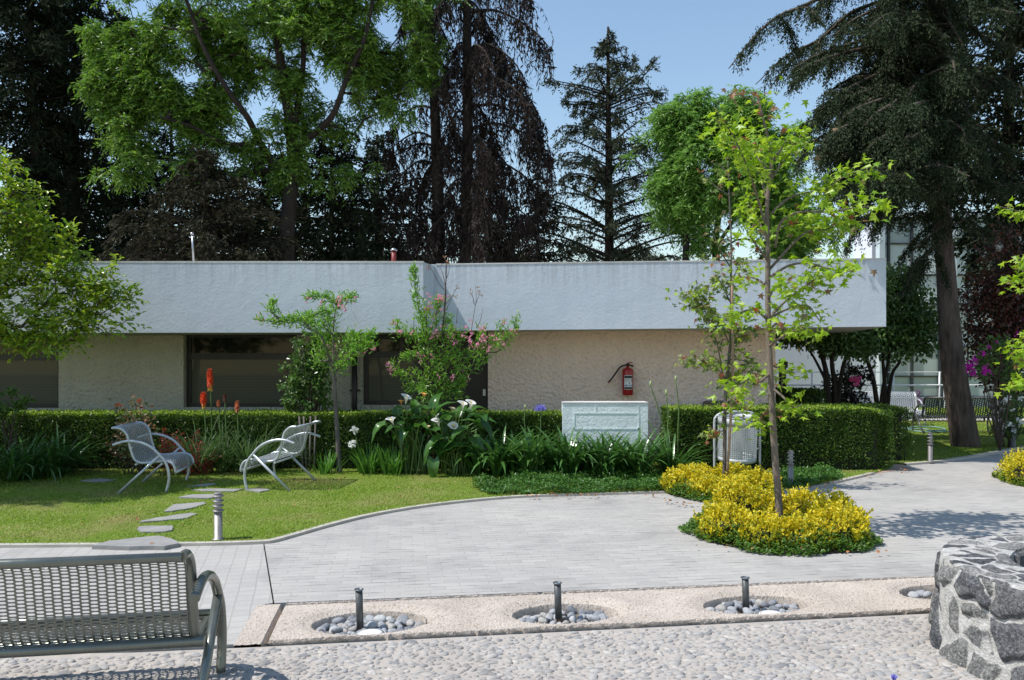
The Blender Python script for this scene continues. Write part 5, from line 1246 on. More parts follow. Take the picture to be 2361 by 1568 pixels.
tr2 = px3([(1799, 1225), (1795, 1150), (1786, 1040), (1778, 900), (1772, 760), (1770, 660), (1771, 562), (1768, 485), (1774, 417), (1779, 374), (1771, 320), (1757, 265), (1746, 215)], Y2)
tr2[0][2] = 0.0
lim2 = [[(1765, 520), (1745, 450, -.1), (1728, 398, -.2), (1694, 321, -.25), (1646, 246, -.3)], [(1771, 500), (1814, 460, .1), (1850, 446, .15), (1900, 436, .2), (1960, 400, .2), (2036, 378, .2)],
        [(1787, 571), (1799, 516, -.1), (1840, 490, -.15), (1913, 488, -.2), (1980, 478, -.2), (2034, 479, -.2)], [(1774, 621), (1851, 541, .2), (1900, 530, .3), (1941, 517, .35)],
        [(1774, 640), (1820, 612, -.2), (1867, 608, -.3), (1920, 622, -.35), (1969, 626, -.4)], [(1768, 740), (1800, 705, .2), (1830, 680, .3), (1870, 650, .3), (1890, 640, .3)],
        [(1768, 740), (1810, 715, .1), (1860, 705, .2), (1890, 740, .25)], [(1772, 800), (1799, 779, -.2), (1848, 757, -.3), (1872, 770, -.35)], [(1772, 840), (1800, 850, .1), (1833, 861, .15)],
        [(1768, 735), (1740, 715, -.2), (1700, 722, -.3), (1668, 735, -.3)], [(1776, 860), (1750, 880, -.1), (1725, 872, -.2), (1700, 905, -.25), (1672, 930, -.3)], [(1786, 985), (1756, 973, -.1), (1735, 972, -.15), (1702, 960, -.2)],
        [(1774, 417), (1800, 380, .1), (1830, 335, .2), (1855, 300, .25)], [(1771, 470), (1750, 400, .3), (1720, 350, .35), (1690, 330, .35)], [(1770, 560), (1745, 500, .3), (1725, 470, .35)], [(1775, 400), (1745, 360, .1), (1735, 330, .1)],
        [(1779, 374), (1800, 345, -.1), (1815, 320, -.15)], [(1770, 600), (1740, 560, -.2), (1720, 530, -.3)], [(1771, 540), (1815, 520, .35), (1870, 510, .4)], [(1770, 660), (1735, 640, .2), (1700, 640, .3)], [(1772, 760), (1795, 745, -.2), (1815, 760, -.25)],
        [(1771, 690), (1790, 660, -.3), (1830, 650, -.4)], [(1775, 890), (1805, 915, -.1), (1830, 940, -.2), (1850, 930, -.2)]]
L2p = [px3(q, Y2) for q in lim2]
g_ = MB(); starleaves(g_, L2p[:6], 115, .36, .10, (.055, .095)); starleaves(g_, L2p[6:], 95, .40, .085, (.05, .09)); starleaves(g_, [tr2[4:]], 52, .0, .14, (.05, .085)); starleaves(g_, [tr2[7:12]], 80, .0, .2, (.055, .09))
b_ = MB(); starleaves(b_, L2p, 6, .3, .12, (.06, .09), droop=.8); starleaves(b_, [tr2[11:]], 42, .2, .10, (.06, .09), droop=.7); starleaves(b_, [px3([(1748, 240), (1715, 222), (1680, 215)], Y2)], 40, .2, .05, (.06, .09), droop=.7)
limb_tree("young_maple_tree", (T2X, T2Y, 0), "taller young tree with bright lime star shaped leaves rising from the large golden shrub bed", "tree", [(tr2, .036, .009)], [(q, .014, .004) for q in L2p] + [(px3([(1748, 240), (1715, 222), (1675, 212)], Y2), .006, .003)], M_BARKP, [("leaves", M_MAPLE, g_), ("browned_leaves", M_MAPLEB, b_)])
Y1 = T1Y
tr1 = px3([(1670, 1115), (1671, 1040), (1672, 924), (1679, 850), (1683, 800), (1686, 739), (1685, 646), (1686, 562), (1681, 439), (1678, 372)], Y1); tr1[0][2] = 0
stk = px3([(1676, 1100), (1684, 980), (1690, 860), (1688, 760), (1688, 640)], Y1 - .05)
lim1 = [[(1672, 900), (1655, 800, -.1), (1635, 740, -.15), (1615, 690, -.2), (1612, 660, -.2)], [(1680, 790), (1660, 740), (1640, 720, .1), (1600, 700, .1), (1570, 675, .1)], [(1676, 880), (1650, 845, -.1), (1620, 832, -.2), (1582, 828, -.2)],
        [(1683, 810), (1700, 780, .1), (1720, 760, .15), (1735, 750, .2)], [(1680, 830), (1710, 830, -.1), (1740, 850, -.2), (1765, 870, -.2)], [(1674, 900), (1690, 870, .1), (1715, 860, .15)], [(1686, 700), (1665, 660, .1), (1650, 630, .1)], [(1685, 660), (1700, 620, -.1), (1715, 600, -.1)],
        [(1686, 560), (1665, 530, .1), (1640, 520, .1)], [(1681, 450), (1650, 430, .1), (1625, 400, .1)], [(1680, 400), (1665, 385, 0), (1640, 375, 0)], [(1684, 600), (1650, 600, -.1), (1620, 590, -.1)], [(1672, 930), (1660, 990, -.1), (1640, 1000, -.15)], [(1674, 910), (1695, 930, -.1), (1712, 935, -.1)], [(1686, 620), (1660, 575, -.1), (1645, 540, -.1)], [(1674, 990), (1650, 1000, -.1), (1640, 1005, -.1)]]
L1p = [px3(q, Y1) for q in lim1]
g_ = MB(); starleaves(g_, L1p[:8], 95, .25, .08, (.055, .09), droop=.6); starleaves(g_, [tr1[2:7]], 85, 0, .13, (.055, .09), droop=.6); starleaves(g_, L1p[8:], 26, .4, .07, (.05, .08), droop=.6)
y_ = MB(); starleaves(y_, L1p[:8], 45, .3, .09, (.05, .085)); starleaves(y_, [tr1[2:7]], 50, 0, .16, (.05, .085)); starleaves(y_, L1p[12:14], 30, .3, .05, (.05, .08))
b_ = MB(); starleaves(b_, L1p, 8, .4, .10, (.055, .09), droop=.9); starleaves(b_, [tr1[6:]], 10, 0, .1, (.055, .08), droop=.9)
mp = limb_tree("young_maple_tree", (T1X, T1Y, 0), "slimmer staked young tree with duller green and browned leaves in the smaller golden bed", "tree", [(tr1, .026, .006)], [(q, .009, .003) for q in L1p], M_BARKG, [("leaves", M_MAPLED, g_), ("fresh_leaves", M_MAPLE, y_), ("browned_leaves", M_MAPLEB, b_)])
m = MB(); m.tube(curve(stk, 12), .017, 7); m.build("stake", plain("weathered_wood_stake", (.40, .27, .18), (.30, .20, .14), .8, 30), mp)
# sapling at the right edge, only some boughs reach into the frame
Y3 = 9.9
tr3 = px3([(2452, 1110), (2448, 900), (2440, 700), (2430, 450), (2420, 300)], Y3); tr3[0][2] = 0
lim3 = [[(2435, 520), (2400, 500, -.1), (2350, 488, -.2), (2306, 476, -.2)], [(2440, 720), (2400, 660, -.1), (2360, 650, -.2), (2318, 655, -.2)], [(2442, 760), (2400, 690, .1), (2365, 640, .1), (2350, 600, .1)], [(2448, 900), (2400, 850, -.1), (2360, 825, -.2), (2330, 800, -.2)], [(2448, 940), (2400, 900, -.2), (2350, 880, -.3), (2332, 890, -.3)], [(2440, 640), (2390, 590, -.1), (2350, 610, -.1)], [(2448, 880), (2410, 800), (2370, 770), (2345, 830)]]
L3p = [px3(q, Y3) for q in lim3]
g_ = MB(); starleaves(g_, L3p, 60, .2, .07, (.07, .11)); b_ = MB(); starleaves(b_, L3p, 4, .4, .08, (.06, .09))
limb_tree("young_maple_tree", (tr3[0][0], Y3, 0), "young tree cut off by the right edge, only its leafy bough ends showing", "tree", [(tr3, .034, .01)], [(q, .012, .004) for q in L3p], M_BARKP, [("leaves", M_MAPLE, g_), ("browned_leaves", M_MAPLEB, b_)])
# peach trees
M_PEACH = leaf_mat("peach_leaves", [(.10, .26, .025), (.15, .34, .035), (.21, .40, .05), (.27, .44, .07), (.12, .25, .025)], .42, .35, .5)
M_BLOSS = leaf_mat("pink_blossom", [(.80, .28, .44), (.88, .44, .58), (.70, .20, .34), (.90, .58, .66)], .35, .5)
def slender(mb, paths, n_per_m, t0, spread, Ls, W=.24, up=.35):
    for pts_ in paths:
        c = curve(pts_, 40); ln = np.linalg.norm(np.diff(c, axis=0), axis=1).sum(); k = max(4, int(n_per_m * ln))
        s = t0 + (1 - t0) * R.random(k); i = np.minimum((s * 38).astype(int), 38); tan = unit(c[i + 1] - c[i])
        sp = spread * (1.15 - .6 * s)[:, None]
        p = c[i] + R.normal(0, 1, (k, 3)) * sp
        leaves6(mb, p, unit(rdir(k) + tan * .6 + [0, 0, up]), unit(rdir(k) + [0, -.2, .8]), R.uniform(*Ls, k), np.mean(Ls) * W)
def blossoms(mb, spots, Yc, r=.035):
    for (x_, y_, k) in spots:
        for _ in range(k):
            c = P(x_ + R.normal(0, 4), y_ + R.normal(0, 5), Yc + R.normal(0, .1)); d = unit(rdir(6)); leaves6(mb, c + d * .004, d, rdir(6), R.uniform(.016, .026), .016)
YP = 11.1
def zp(x, y): return (780 / 1.362 + 0, 0)
trP = px3([(783, 1092), (781, 1060), (778, 1000), (773, 920), (769, 860)], YP); trP[0][2] = 0
limP = [[(769, 862), (762, 840), (752, 800, -.1), (736, 770, -.15), (710, 758, -.2), (690, 745, -.2)], [(716, 757, -.2), (690, 735, -.2), (668, 738, -.25), (640, 742, -.25), (583, 736, -.25)], [(648, 741, -.25), (630, 722, -.25), (626, 708, -.2), (628, 690, -.2)], [(690, 738, -.2), (720, 728, -.2), (752, 715, -.2), (758, 722, -.2)], [(769, 850), (768, 800, .1), (770, 740, .1), (776, 705, .1), (778, 690, .1)], [(776, 702, .1), (760, 690, .1), (735, 684, .15), (702, 684, .15)], [(777, 700, .1), (790, 690, .05), (805, 685, 0), (823, 686, 0)], [(770, 860), (790, 840, -.2), (812, 818, -.3), (840, 800, -.35), (862, 795, -.35)], [(812, 818, -.3), (825, 790, -.3), (845, 775, -.3), (862, 770, -.3)], [(752, 800, .1), (735, 770, .2), (715, 740, .25), (700, 742, .25)], [(766, 830), (735, 830, .1), (745, 790, .2), (770, 770, .2)], [(800, 828, -.25), (800, 790, -.2), (815, 770, -.2)], [(765, 770, .1), (745, 750, .2), (760, 735, .2)]]
LP = [px3(q, YP) for q in limP]
g_ = MB(); slender(g_, LP[1:4], 330, .1, .045, (.06, .10)); slender(g_, LP[5:9], 380, .1, .05, (.06, .10)); slender(g_, LP[9:], 420, .2, .07, (.06, .10)); slender(g_, [LP[4]], 120, .3, .05, (.05, .09)); slender(g_, [LP[0]], 70, .3, .05, (.05, .08))
b_ = MB(); blossoms(b_, [(783, 688, 9), (785, 697, 7), (792, 705, 8), (797, 710, 4), (821, 690, 4), (860, 798, 10), (856, 802, 5), (595, 738, 5), (604, 740, 4), (636, 740, 3), (713, 690, 4), (752, 798, 4), (770, 806, 3), (742, 690, 3), (830, 815, 3), (842, 806, 3)], YP)
limb_tree("peach_tree", (trP[0][0], YP, 0), "small peach tree with one slim trunk and few blossoms by the left facing armchair", "tree", [(trP, .042, .026)], [(q, .016, .005) for q in LP], M_BARKG, [("leaves", M_PEACH, g_), ("blossoms", M_BLOSS, b_)])
YM = 11.35
def zz(x, y): return (793 + x / 4.543, 602 + y / 4.543)
def zq(*s): return [(*zz(a, b), *c) for a, b, *c in s]
trM = [px3([(988, 1085), (990, 1000), (987, 920), (988, 860), (990, 800)], YM), px3([(1000, 1085), (1006, 960), (1012, 880), (1018, 800), (1024, 720), (1027, 670), (1030, 600)], YM + .05)]
for q in trM: q[0][2] = 0
limM = [zq((885, 1000), (850, 800), (815, 620), (775, 400), (750, 200), (745, 60)), zq((885, 1100), (830, 1000), (740, 980), (690, 1000), (620, 1000)), zq((885, 1250), (800, 1190), (640, 1190), (540, 1160), (460, 1060)),
        zq((900, 1100), (930, 900), (960, 700), (960, 500), (955, 370)), zq((960, 560), (1000, 450), (1020, 350)), zq((1000, 1300), (1150, 1180), (1300, 1120), (1450, 1020), (1500, 900), (1600, 800), (1680, 600)), zq((1500, 960), (1620, 940), (1720, 800), (1780, 700), (1805, 580)),
        zq((1010, 1200), (1100, 1060), (1250, 1000), (1380, 930), (1440, 800), (1455, 690)), zq((1020, 1100), (1130, 950), (1190, 850), (1250, 720)), zq((900, 1000), (760, 850), (650, 760), (560, 700), (525, 610)), zq((890, 1300), (960, 1280), (1080, 1310), (1180, 1320), (1280, 1230)), zq((890, 1400), (800, 1350), (690, 1340), (650, 1330)), zq((990, 1400), (1100, 1330), (1200, 1290), (1250, 1210)),
        zq((885, 1150), (980, 1050), (1060, 1010), (1150, 1080)), zq((900, 900), (870, 740), (880, 600), (890, 460)), zq((885, 1250), (850, 1330), (860, 1400)), zq((1000, 1250), (940, 1180), (920, 1050)), zq((870, 820), (760, 800), (700, 720)), zq((1030, 1000), (1100, 800), (1130, 700)), zq((1030, 900), (1060, 640), (1090, 620)), zq((885, 1350), (940, 1420), (1010, 1430)), zq((1020, 1330), (1130, 1390), (1240, 1410))]
LM = [px3(q, YM) for q in limM]
for q in LM:
    dy = R.uniform(-.35, .35)
    for i, p in enumerate(q): p[1] += dy * i / (len(q) - 1)
bare = [px3(zq((1055, 550), (1070, 350), (1065, 150), (1060, -60)), YM), px3(zq((1060, 460), (1110, 400), (1160, 320), (1190, 260)), YM), px3(zq((1065, 520), (1110, 430), (1150, 350)), YM), px3(zq((1050, 300), (1000, 240), (940, 130), (880, 20)), YM), px3(zq((1310, 900), (1330, 760), (1360, 560), (1385, 400), (1380, 250)), YM - .1), px3(zq((1370, 470), (1400, 400), (1430, 310)), YM), px3(zq((1365, 450), (1350, 380), (1330, 330)), YM), px3(zq((1385, 700), (1430, 620), (1455, 490)), YM), px3(zq((1180, 650), (1190, 490)), YM), px3(zq((700, 980), (660, 860), (645, 700)), YM), px3(zq((730, 740), (735, 560)), YM), px3(zq((1075, 180), (1100, 100), (1105, 0)), YM), px3(zq((1060, 250), (1035, 130), (1010, 70)), YM)]
g_ = MB(); slender(g_, [LM[0]], 330, .12, .045, (.055, .095)); slender(g_, LM[1:3], 260, .2, .05, (.055, .09)); slender(g_, LM[3:5], 190, .2, .05, (.05, .09)); slender(g_, LM[5:], 250, .15, .065, (.055, .095)); slender(g_, [trM[0]], 130, .45, .12, (.055, .09)); slender(g_, [trM[1][:4]], 100, .4, .10, (.055, .09))
br_ = MB(); slender(br_, [q[-2:] for q in bare[:7]], 22, .6, .03, (.06, .09), .2, -.8)
b_ = MB(); blossoms(b_, [(*zz(a, b), k) for a, b, k in [(885, 360, 5), (860, 500, 10), (890, 470, 10), (875, 490, 8), (905, 520, 3), (1015, 380, 10), (1000, 405, 8), (1010, 530, 6), (940, 600, 5), (960, 770, 9), (955, 740, 6), (905, 780, 6), (990, 710, 4), (1060, 660, 3), (1120, 685, 4), (1150, 715, 5), (1125, 770, 5), (1135, 800, 4), (1160, 855, 7), (1255, 715, 4), (1240, 765, 4), (1320, 640, 3), (1325, 755, 5), (1325, 800, 5), (1325, 855, 8), (1395, 880, 10), (1430, 890, 9), (1450, 800, 9), (1455, 710, 8), (1455, 770, 8), (1460, 840, 7), (1500, 920, 14), (1560, 790, 6), (1600, 820, 5), (1675, 630, 7), (1670, 855, 4), (1780, 745, 4), (1750, 735, 3), (1820, 720, 3), (465, 1095, 11), (505, 1160, 4), (530, 650, 5), (580, 755, 7), (700, 740, 3), (805, 1020, 5), (765, 965, 4), (935, 985, 3), (985, 1230, 4), (1140, 1220, 9), (1135, 1250, 4), (1280, 1250, 4), (1240, 1150, 3), (820, 990, 3)]], YM)
limb_tree("peach_tree", (trM[0][0][0], YM, 0), "many stemmed peach shrub in pink blossom in front of the dark door", "tree", [(trM[0], .024, .013), (trM[1], .022, .006)], [(q, .010, .003) for q in LM] + [(q, .006, .0025) for q in bare], M_TWIG, [("leaves", M_PEACH, g_), ("withered_leaves", M_DEAD, br_), ("blossoms", M_BLOSS, b_)])
# citrus tree at the left
M_CIT = leaf_mat("citrus_leaves", [(.10, .21, .012), (.16, .28, .02), (.24, .35, .03), (.36, .42, .045), (.13, .23, .018)], .36, .32, .55)
def cloud_tree(name, base, label, cat, trunks, blobs, Yc, mat, bk, leaf, L, Wf, n, ncl_div, sig, droop, depth=.85, twig_r=(.03, .006), group=None, limb_from=None, out=.5, part="crown", seed=0, twig_every=2, up=.7, gaps=None, smin=0.0, kinds=None):
    """crown built of leafy clusters spread through the blobs (px, py, rx, ry[, weight[, dy]]), each cluster on a twig of a limb"""
    rg = np.random.default_rng(seed + 11)
    t = thing(name, base, label, cat, group)
    m = MB(); allp = []
    for pts_, r0, r1 in trunks:
        c = curve(pts_, max(10, 6 * len(pts_))); m.tube(c, np.linspace(r0, r1, len(c)), 9); allp.append(c)
    m.build("trunk", bk, t)
    A_ = np.vstack(allp); lb = MB(); mb = MB()
    tot = sum(b[2] * b[3] * (b[4] if len(b) > 4 else 1) for b in blobs)
    for b in blobs:
        wgt = b[4] if len(b) > 4 else 1; dy = b[5] if len(b) > 5 else 0
        Yb = Yc + dy; c = P(b[0], b[1], Yb); rx, rz = b[2] / F * Yb, b[3] / F * Yb; ry = max(rx, rz) * depth
        k = int(n * b[2] * b[3] * wgt / tot); ncl = max(4, int(k / ncl_div))
        cc = unit(rg.normal(size=(ncl, 3))) * (rg.random(ncl)[:, None] ** .40) * [rx, ry, rz] + c
        if gaps is not None:
            keep = np.array([noise.noise((q[0] * .9 + seed, q[1] * .9, q[2] * 1.1)) for q in cc]) > -gaps; cc = cc[keep] if keep.sum() > 3 else cc; ncl = len(cc)
        # limb to the blob
        d = np.linalg.norm(A_ - c, axis=1) + np.maximum(0, A_[:, 2] - c[2] + .3 * rz) * 3; s = A_[np.argmin(d)]
        mid = (s + c) / 2 + np.array([0, 0, -.08 * np.linalg.norm(c - s)]) + rg.normal(0, .06, 3) * np.linalg.norm(c - s)
        path = curve([s, mid, c], 14); lb.tube(path, np.linspace(twig_r[0] * 1.6, twig_r[0] * .6, 14), 6)
        for q in cc[::twig_every]:
            a = path[rg.integers(5, 14)]; lb.tube(curve([a, (a + q) / 2 + rg.normal(0, .05, 3) * max(rx, .3), q], 6), np.linspace(twig_r[0] * .5, twig_r[1] * .6, 6), 4, cap=False)
        i = rg.integers(0, ncl, k); p = cc[i] + rg.normal(0, 1, (k, 3)) * np.array([sig, sig, sig * .7])
        o_ = unit(p - c); cd = unit(rg.normal(size=(ncl, 3)))[i]
        Ax = unit(rg.normal(size=(k, 3)) * .75 + o_ * out + cd * .4 - np.array([0, 0, droop])); N = unit(rg.normal(0, .5, (k, 3)) + o_ * .3 + [0, 0, up])
        Lk = rg.uniform(.65, 1.3, k) * L
        leaf(mb, p, Ax, N, Lk, Lk * Wf)
    lb.build("limbs", bk, t); mb.build(part, mat, t); return t
def space_tree(name, base, label, cat, trunks, blobs, Yc, ntips, mat, bk, seed, depth=.8, comp=(9, 7, .30), leaf=leaves4, L=.12, W=.03, droop=.6, rad=.0075, cut=None, sig=.0, part="crown", min_seg=.0, up=.5, rmax=.12, dens_pow=.5, spread=1.12):
    """skeleton grown tip by tip towards points spread through the blobs; every tip carries sprays of leaves"""
    rg = np.random.default_rng(seed + 101); t = thing(name, base, label, cat)
    nodes, par = [], []; m = MB()
    for pts_, r0, r1 in trunks:
        c = curve(pts_, 36); m.tube(c, np.linspace(r0, r1, 36), 9); i0 = len(nodes)
        for k, q in enumerate(c): nodes.append(q); par.append(-1 if k == 0 else i0 + k - 1)
    m.build("trunk", bk, t)
    tips = []; tot = sum((b[2] * b[3]) * (b[4] if len(b) > 4 else 1) for b in blobs)
    for b in blobs:
        wgt = b[4] if len(b) > 4 else 1; Yb = Yc + (b[5] if len(b) > 5 else 0); c = P(b[0], b[1], Yb); rx, rz = b[2] / F * Yb, b[3] / F * Yb
        k = max(3, int(ntips * b[2] * b[3] * wgt / tot * (1.0 if cut is None else 1.8)))
        p = unit(rg.normal(size=(k, 3))) * (rg.random(k)[:, None] ** dens_pow) * [rx, max(rx, rz) * depth, rz] * spread + c
        if cut is not None: p = p[np.array([noise.noise((q[0] * .75 + seed, q[1] * .75, q[2] * .95)) for q in p]) > cut]
        tips.append(p)
    tips = np.vstack(tips); N0 = np.array(nodes); ok = N0[:, 2] > 1.2
    d0 = np.array([np.min(np.linalg.norm(N0[ok] - q, axis=1)) for q in tips]); tips = tips[np.argsort(d0)]
    cap = len(nodes) + 4 * len(tips) + 8; A = np.zeros((cap, 3)); n = len(nodes); A[:n] = N0; PA = np.full(cap, -1); PA[:n] = par; isT = np.zeros(cap, bool); isT[:n] = True
    zmin = np.min(N0[:, 2]) + .35 * (np.min(tips[:, 2]) - np.min(N0[:, 2])); segs = []; tipn, tipd = [], []
    for q in tips:
        v = q - A[:n]; d = np.linalg.norm(v, axis=1); cost = d + np.maximum(0, A[:n, 2] - q[2] + .15 * d) * 1.2 + (A[:n, 2] < zmin) * 50
        j = int(np.argmin(cost)); dj = d[j]; s = A[j]; ks = 4 if dj > .5 else 2
        for k in range(1, ks + 1):
            u = k / ks; w = s + (q - s) * u + np.array([0, 0, 1.0]) * dj * .14 * math.sin(math.pi * u) + rg.normal(0, .03, 3) * dj * (u < 1)
            A[n] = w; PA[n] = j if k == 1 else n - 1; n += 1
        segs.append((j, n - ks, n)); tipn.append(n - 1); tipd.append(A[n - 1] - A[n - 2])
    w = np.zeros(cap); w[tipn] = 1
    for i in range(n - 1, -1, -1):
        if PA[i] >= 0: w[PA[i]] += w[i]
    r = np.minimum(rad * np.maximum(w, 1) ** .42, rmax); lb = MB()
    for j, a, b in segs:
        idx = [j] + list(range(a, b)); rr = r[idx].copy(); rr[0] = min(rr[0], rr[1] * 1.25); lb.tube(A[idx], rr, 6 if rr[0] > .02 else 4, cap=False)
    lb.build("limbs", bk, t)
    tp = A[tipn]; td = unit(np.array(tipd)); n_ = len(tp); mb = MB()
    nc, nl, lr = comp; k = n_ * nc
    b0 = np.repeat(tp, nc, 0) - np.repeat(td, nc, 0) * rg.uniform(0, .35, k)[:, None] * lr * 1.6 + rg.normal(0, 1, (k, 3)) * sig
    d = unit(np.repeat(td, nc, 0) * .55 + rg.normal(size=(k, 3)) * .75 + [0, 0, .12])
    ll = rg.uniform(.6, 1.15, k) * lr; u = (np.arange(nl) + .6) / nl
    p = b0[:, None] + d[:, None] * (u[None, :, None] * ll[:, None, None]); p[..., 2] -= droop * ll[:, None] * u[None] ** 2 * .8
    sd = unit(np.cross(d, [0, 0, 1.0]) + 1e-6)[:, None] * np.where(np.arange(nl) % 2 == 0, 1, -1)[None, :, None]
    ax = unit(sd * .8 + d[:, None] * .8 + rg.normal(0, .3, p.shape) - np.array([0, 0, droop * .7])); nn = unit(rg.normal(0, .45, p.shape) + [-.15, -.1, up])
    Lk = rg.uniform(.65, 1.25, k * nl) * L
    leaf(mb, p.reshape(-1, 3), ax.reshape(-1, 3), nn.reshape(-1, 3), Lk, Lk * (W / L)); mb.build(part, mat, t); return t
YC = 9.7
space_tree("citrus_tree", (X(-75, YC), YC, 0), "sunlit citrus like tree with glossy lime leaves filling the left edge", "tree",
           [(px3([(-75, 1131), (-70, 1000), (-60, 900), (-50, 800), (-60, 650)], YC), .09, .05), (px3([(-62, 920), (-200, 700, .3), (-330, 480, .4), (-420, 300, .0)], YC), .07, .03)],
           [(10, 380, 32, 36, .8), (40, 460, 55, 50), (-40, 520, 90, 100, .8), (70, 540, 70, 60), (150, 535, 30, 26, .7), (110, 600, 80, 46), (170, 585, 34, 30, .7), (60, 660, 110, 50), (205, 650, 50, 40), (265, 625, 30, 22, .6), (245, 690, 50, 42), (298, 680, 13, 22, .5), (180, 710, 70, 40), (100, 740, 120, 46), (275, 745, 30, 22, .4), (205, 775, 40, 26, .5), (20, 770, 90, 40, .9), (130, 790, 90, 30, .7), (-90, 700, 80, 100, .7), (-150, 560, 110, 130, .9), (-220, 440, 140, 120, .9), (-250, 600, 130, 110, .9, .5), (-120, 620, 120, 100, .8, .6), (-330, 520, 120, 120, .8, -.2), (-430, 250, 200, 130, .9, -1.0), (-300, 330, 160, 100, .9, -.6), (-560, 380, 170, 160, .9, -1.2), (-480, 280, 160, 130, .8, .4), (-620, 200, 180, 130, .8, -.4)],  # far left blobs: unseen crown added to shade the lawn
           YC, 1500, M_CIT, M_TWIG, 2, .7, (6, 5, .20), leaves6, .072, .034, .1, .0035, None, .03, up=.8, rmax=.04)
# ================================================================ TREES BEHIND THE BUILDING
M_ASH = leaf_mat("ash_leaves", [(.055, .125, .018), (.09, .19, .026), (.14, .26, .035), (.21, .33, .05), (.06, .13, .018)], .36, .42, .4)
M_ASH2 = leaf_mat("fresh_ash_leaves", [(.11, .23, .04), (.16, .31, .055), (.22, .38, .08), (.12, .24, .045)], .44, .42, .4)
YA = 19.5
trA = [(px3([(662, 640), (660, 560), (668, 460), (676, 400), (672, 300), (655, 200), (640, 100), (615, 0), (600, -120)], YA), .22, .07), (px3([(670, 440), (640, 390), (600, 330), (570, 270, -.5), (520, 200, -.8), (470, 110, -1), (430, 0, -1)], YA), .11, .04),
       (px3([(676, 400), (700, 330), (735, 300), (770, 260, -.4), (800, 180, -.6), (840, 90, -.8), (860, 0, -.8)], YA), .11, .04), (px3([(672, 330), (690, 220), (700, 120), (690, 0), (690, -100)], YA), .09, .03), (px3([(600, 330), (520, 330, -.3), (440, 290, -.5), (370, 270, -.7)], YA), .06, .025), (px3([(640, 390), (540, 400, .4), (450, 380, .5), (350, 360, .6)], YA), .06, .025)]
space_tree("ash_tree", (X(662, YA), YA, 0), "large bright green spreading ash like tree behind the roof's left half", "tree", trA,
           [(330, 80, 110, 80), (300, 180, 80, 70, .8), (430, 60, 110, 90), (390, 190, 90, 80), (480, 200, 100, 80), (540, 60, 110, 100), (640, 90, 110, 100, .9), (560, 200, 80, 80, .8), (740, 70, 110, 90), (840, 90, 110, 90), (910, 150, 90, 80), (960, 110, 60, 70, .8), (780, 200, 110, 80), (860, 250, 90, 60, .8), (940, 220, 60, 60, .7), (470, 290, 80, 55, .8), (390, 270, 80, 60, .7), (320, 260, 90, 60, .7), (255, 240, 60, 70, .6), (620, 270, 80, 60, .6), (730, 300, 80, 55, .6), (820, 330, 90, 50, .5), (690, 390, 60, 55, .45), (540, -60, 320, 90, .7), (820, -50, 220, 80, .7), (235, 100, 50, 70, .5), (330, 345, 80, 36, .5), (610, 400, 70, 40, .35), (900, 30, 90, 60), (560, 340, 70, 40, .4), (400, 380, 110, 50, .4), (290, 400, 70, 50, .35), (500, 400, 70, 40, .3), (800, 400, 80, 40, .3)],
           YA, 1550, M_ASH, M_BARKD, 3, .75, (11, 11, .36), leaves4, .125, .034, .75, .0085, -.06, .05)
YB2 = 21.0
space_tree("ash_tree", (X(1585, YB2), YB2, 0), "rounder fresh green leafy tree behind the roof right of the pointed fir", "tree",
           [(px3([(1580, 640), (1582, 540), (1575, 460), (1560, 380), (1560, 280)], YB2), .10, .03), (px3([(1655, 640), (1650, 560), (1660, 480), (1670, 380), (1660, 260)], YB2 + .8), .12, .03), (px3([(1650, 570), (1690, 510), (1730, 440), (1750, 360)], YB2 + .8), .06, .02)],
           [(1572, 240, 44, 46), (1545, 295, 55, 55), (1600, 320, 65, 60), (1505, 350, 52, 50), (1560, 390, 75, 60), (1640, 280, 55, 55), (1660, 350, 80, 70), (1720, 255, 70, 60, .9), (1785, 262, 52, 60, 1.0), (1815, 330, 45, 60, .8), (1745, 350, 80, 70), (1515, 430, 52, 46, .8), (1590, 450, 75, 50, .8), (1670, 440, 80, 60), (1755, 450, 75, 70), (1600, 510, 60, 36, .6), (1700, 530, 70, 50, .7), (1790, 550, 60, 70, .8), (1640, 570, 50, 36, .5), (1545, 480, 40, 36, .5), (1815, 410, 55, 80, .9), (1850, 540, 60, 60, .8), (1600, 385, 90, 90, .6), (1700, 400, 110, 100, .6), (1790, 480, 70, 90, .8)],
           YB2, 1250, M_ASH2, M_BARKD, 4, .75, (11, 11, .34), leaves4, .125, .034, .75, .008, -.09, .05, spread=1.28)
M_GLOSS = leaf_mat("glossy_camphor_leaves", [(.055, .12, .028), (.085, .17, .04), (.13, .22, .06), (.065, .14, .03)], .28, .26, .7)
YS = 15.6
cloud_tree("glossy_small_tree", (X(2030, YS), YS, 0), "many stemmed glossy leaved small tree just past the roof's right end", "tree",
           [(px3([(2035, 1000), (2022, 930), (2012, 870), (1990, 800), (1975, 740)], YS), .055, .03), (px3([(2040, 1000), (2040, 900), (2035, 820), (2030, 700)], YS), .05, .02), (px3([(2045, 1000), (2048, 920), (2058, 860), (2075, 830), (2080, 760)], YS), .045, .02), (px3([(2038, 1000), (2032, 920), (2050, 820), (2060, 720)], YS), .04, .02)],
           [(2075, 640, 34, 34), (2060, 690, 60, 40), (2110, 680, 30, 30, .8), (2130, 730, 36, 36, .9), (2080, 750, 70, 44), (2010, 780, 60, 36), (2120, 790, 46, 30, .9), (1960, 790, 44, 30), (2060, 800, 60, 26, .8), (2000, 730, 60, 50)],
           YS, M_GLOSS, M_BARKD, leaves6, .10, .5, 7800, 9, .12, .25, .6, (.016, .005), seed=5)
YS2 = 15.2
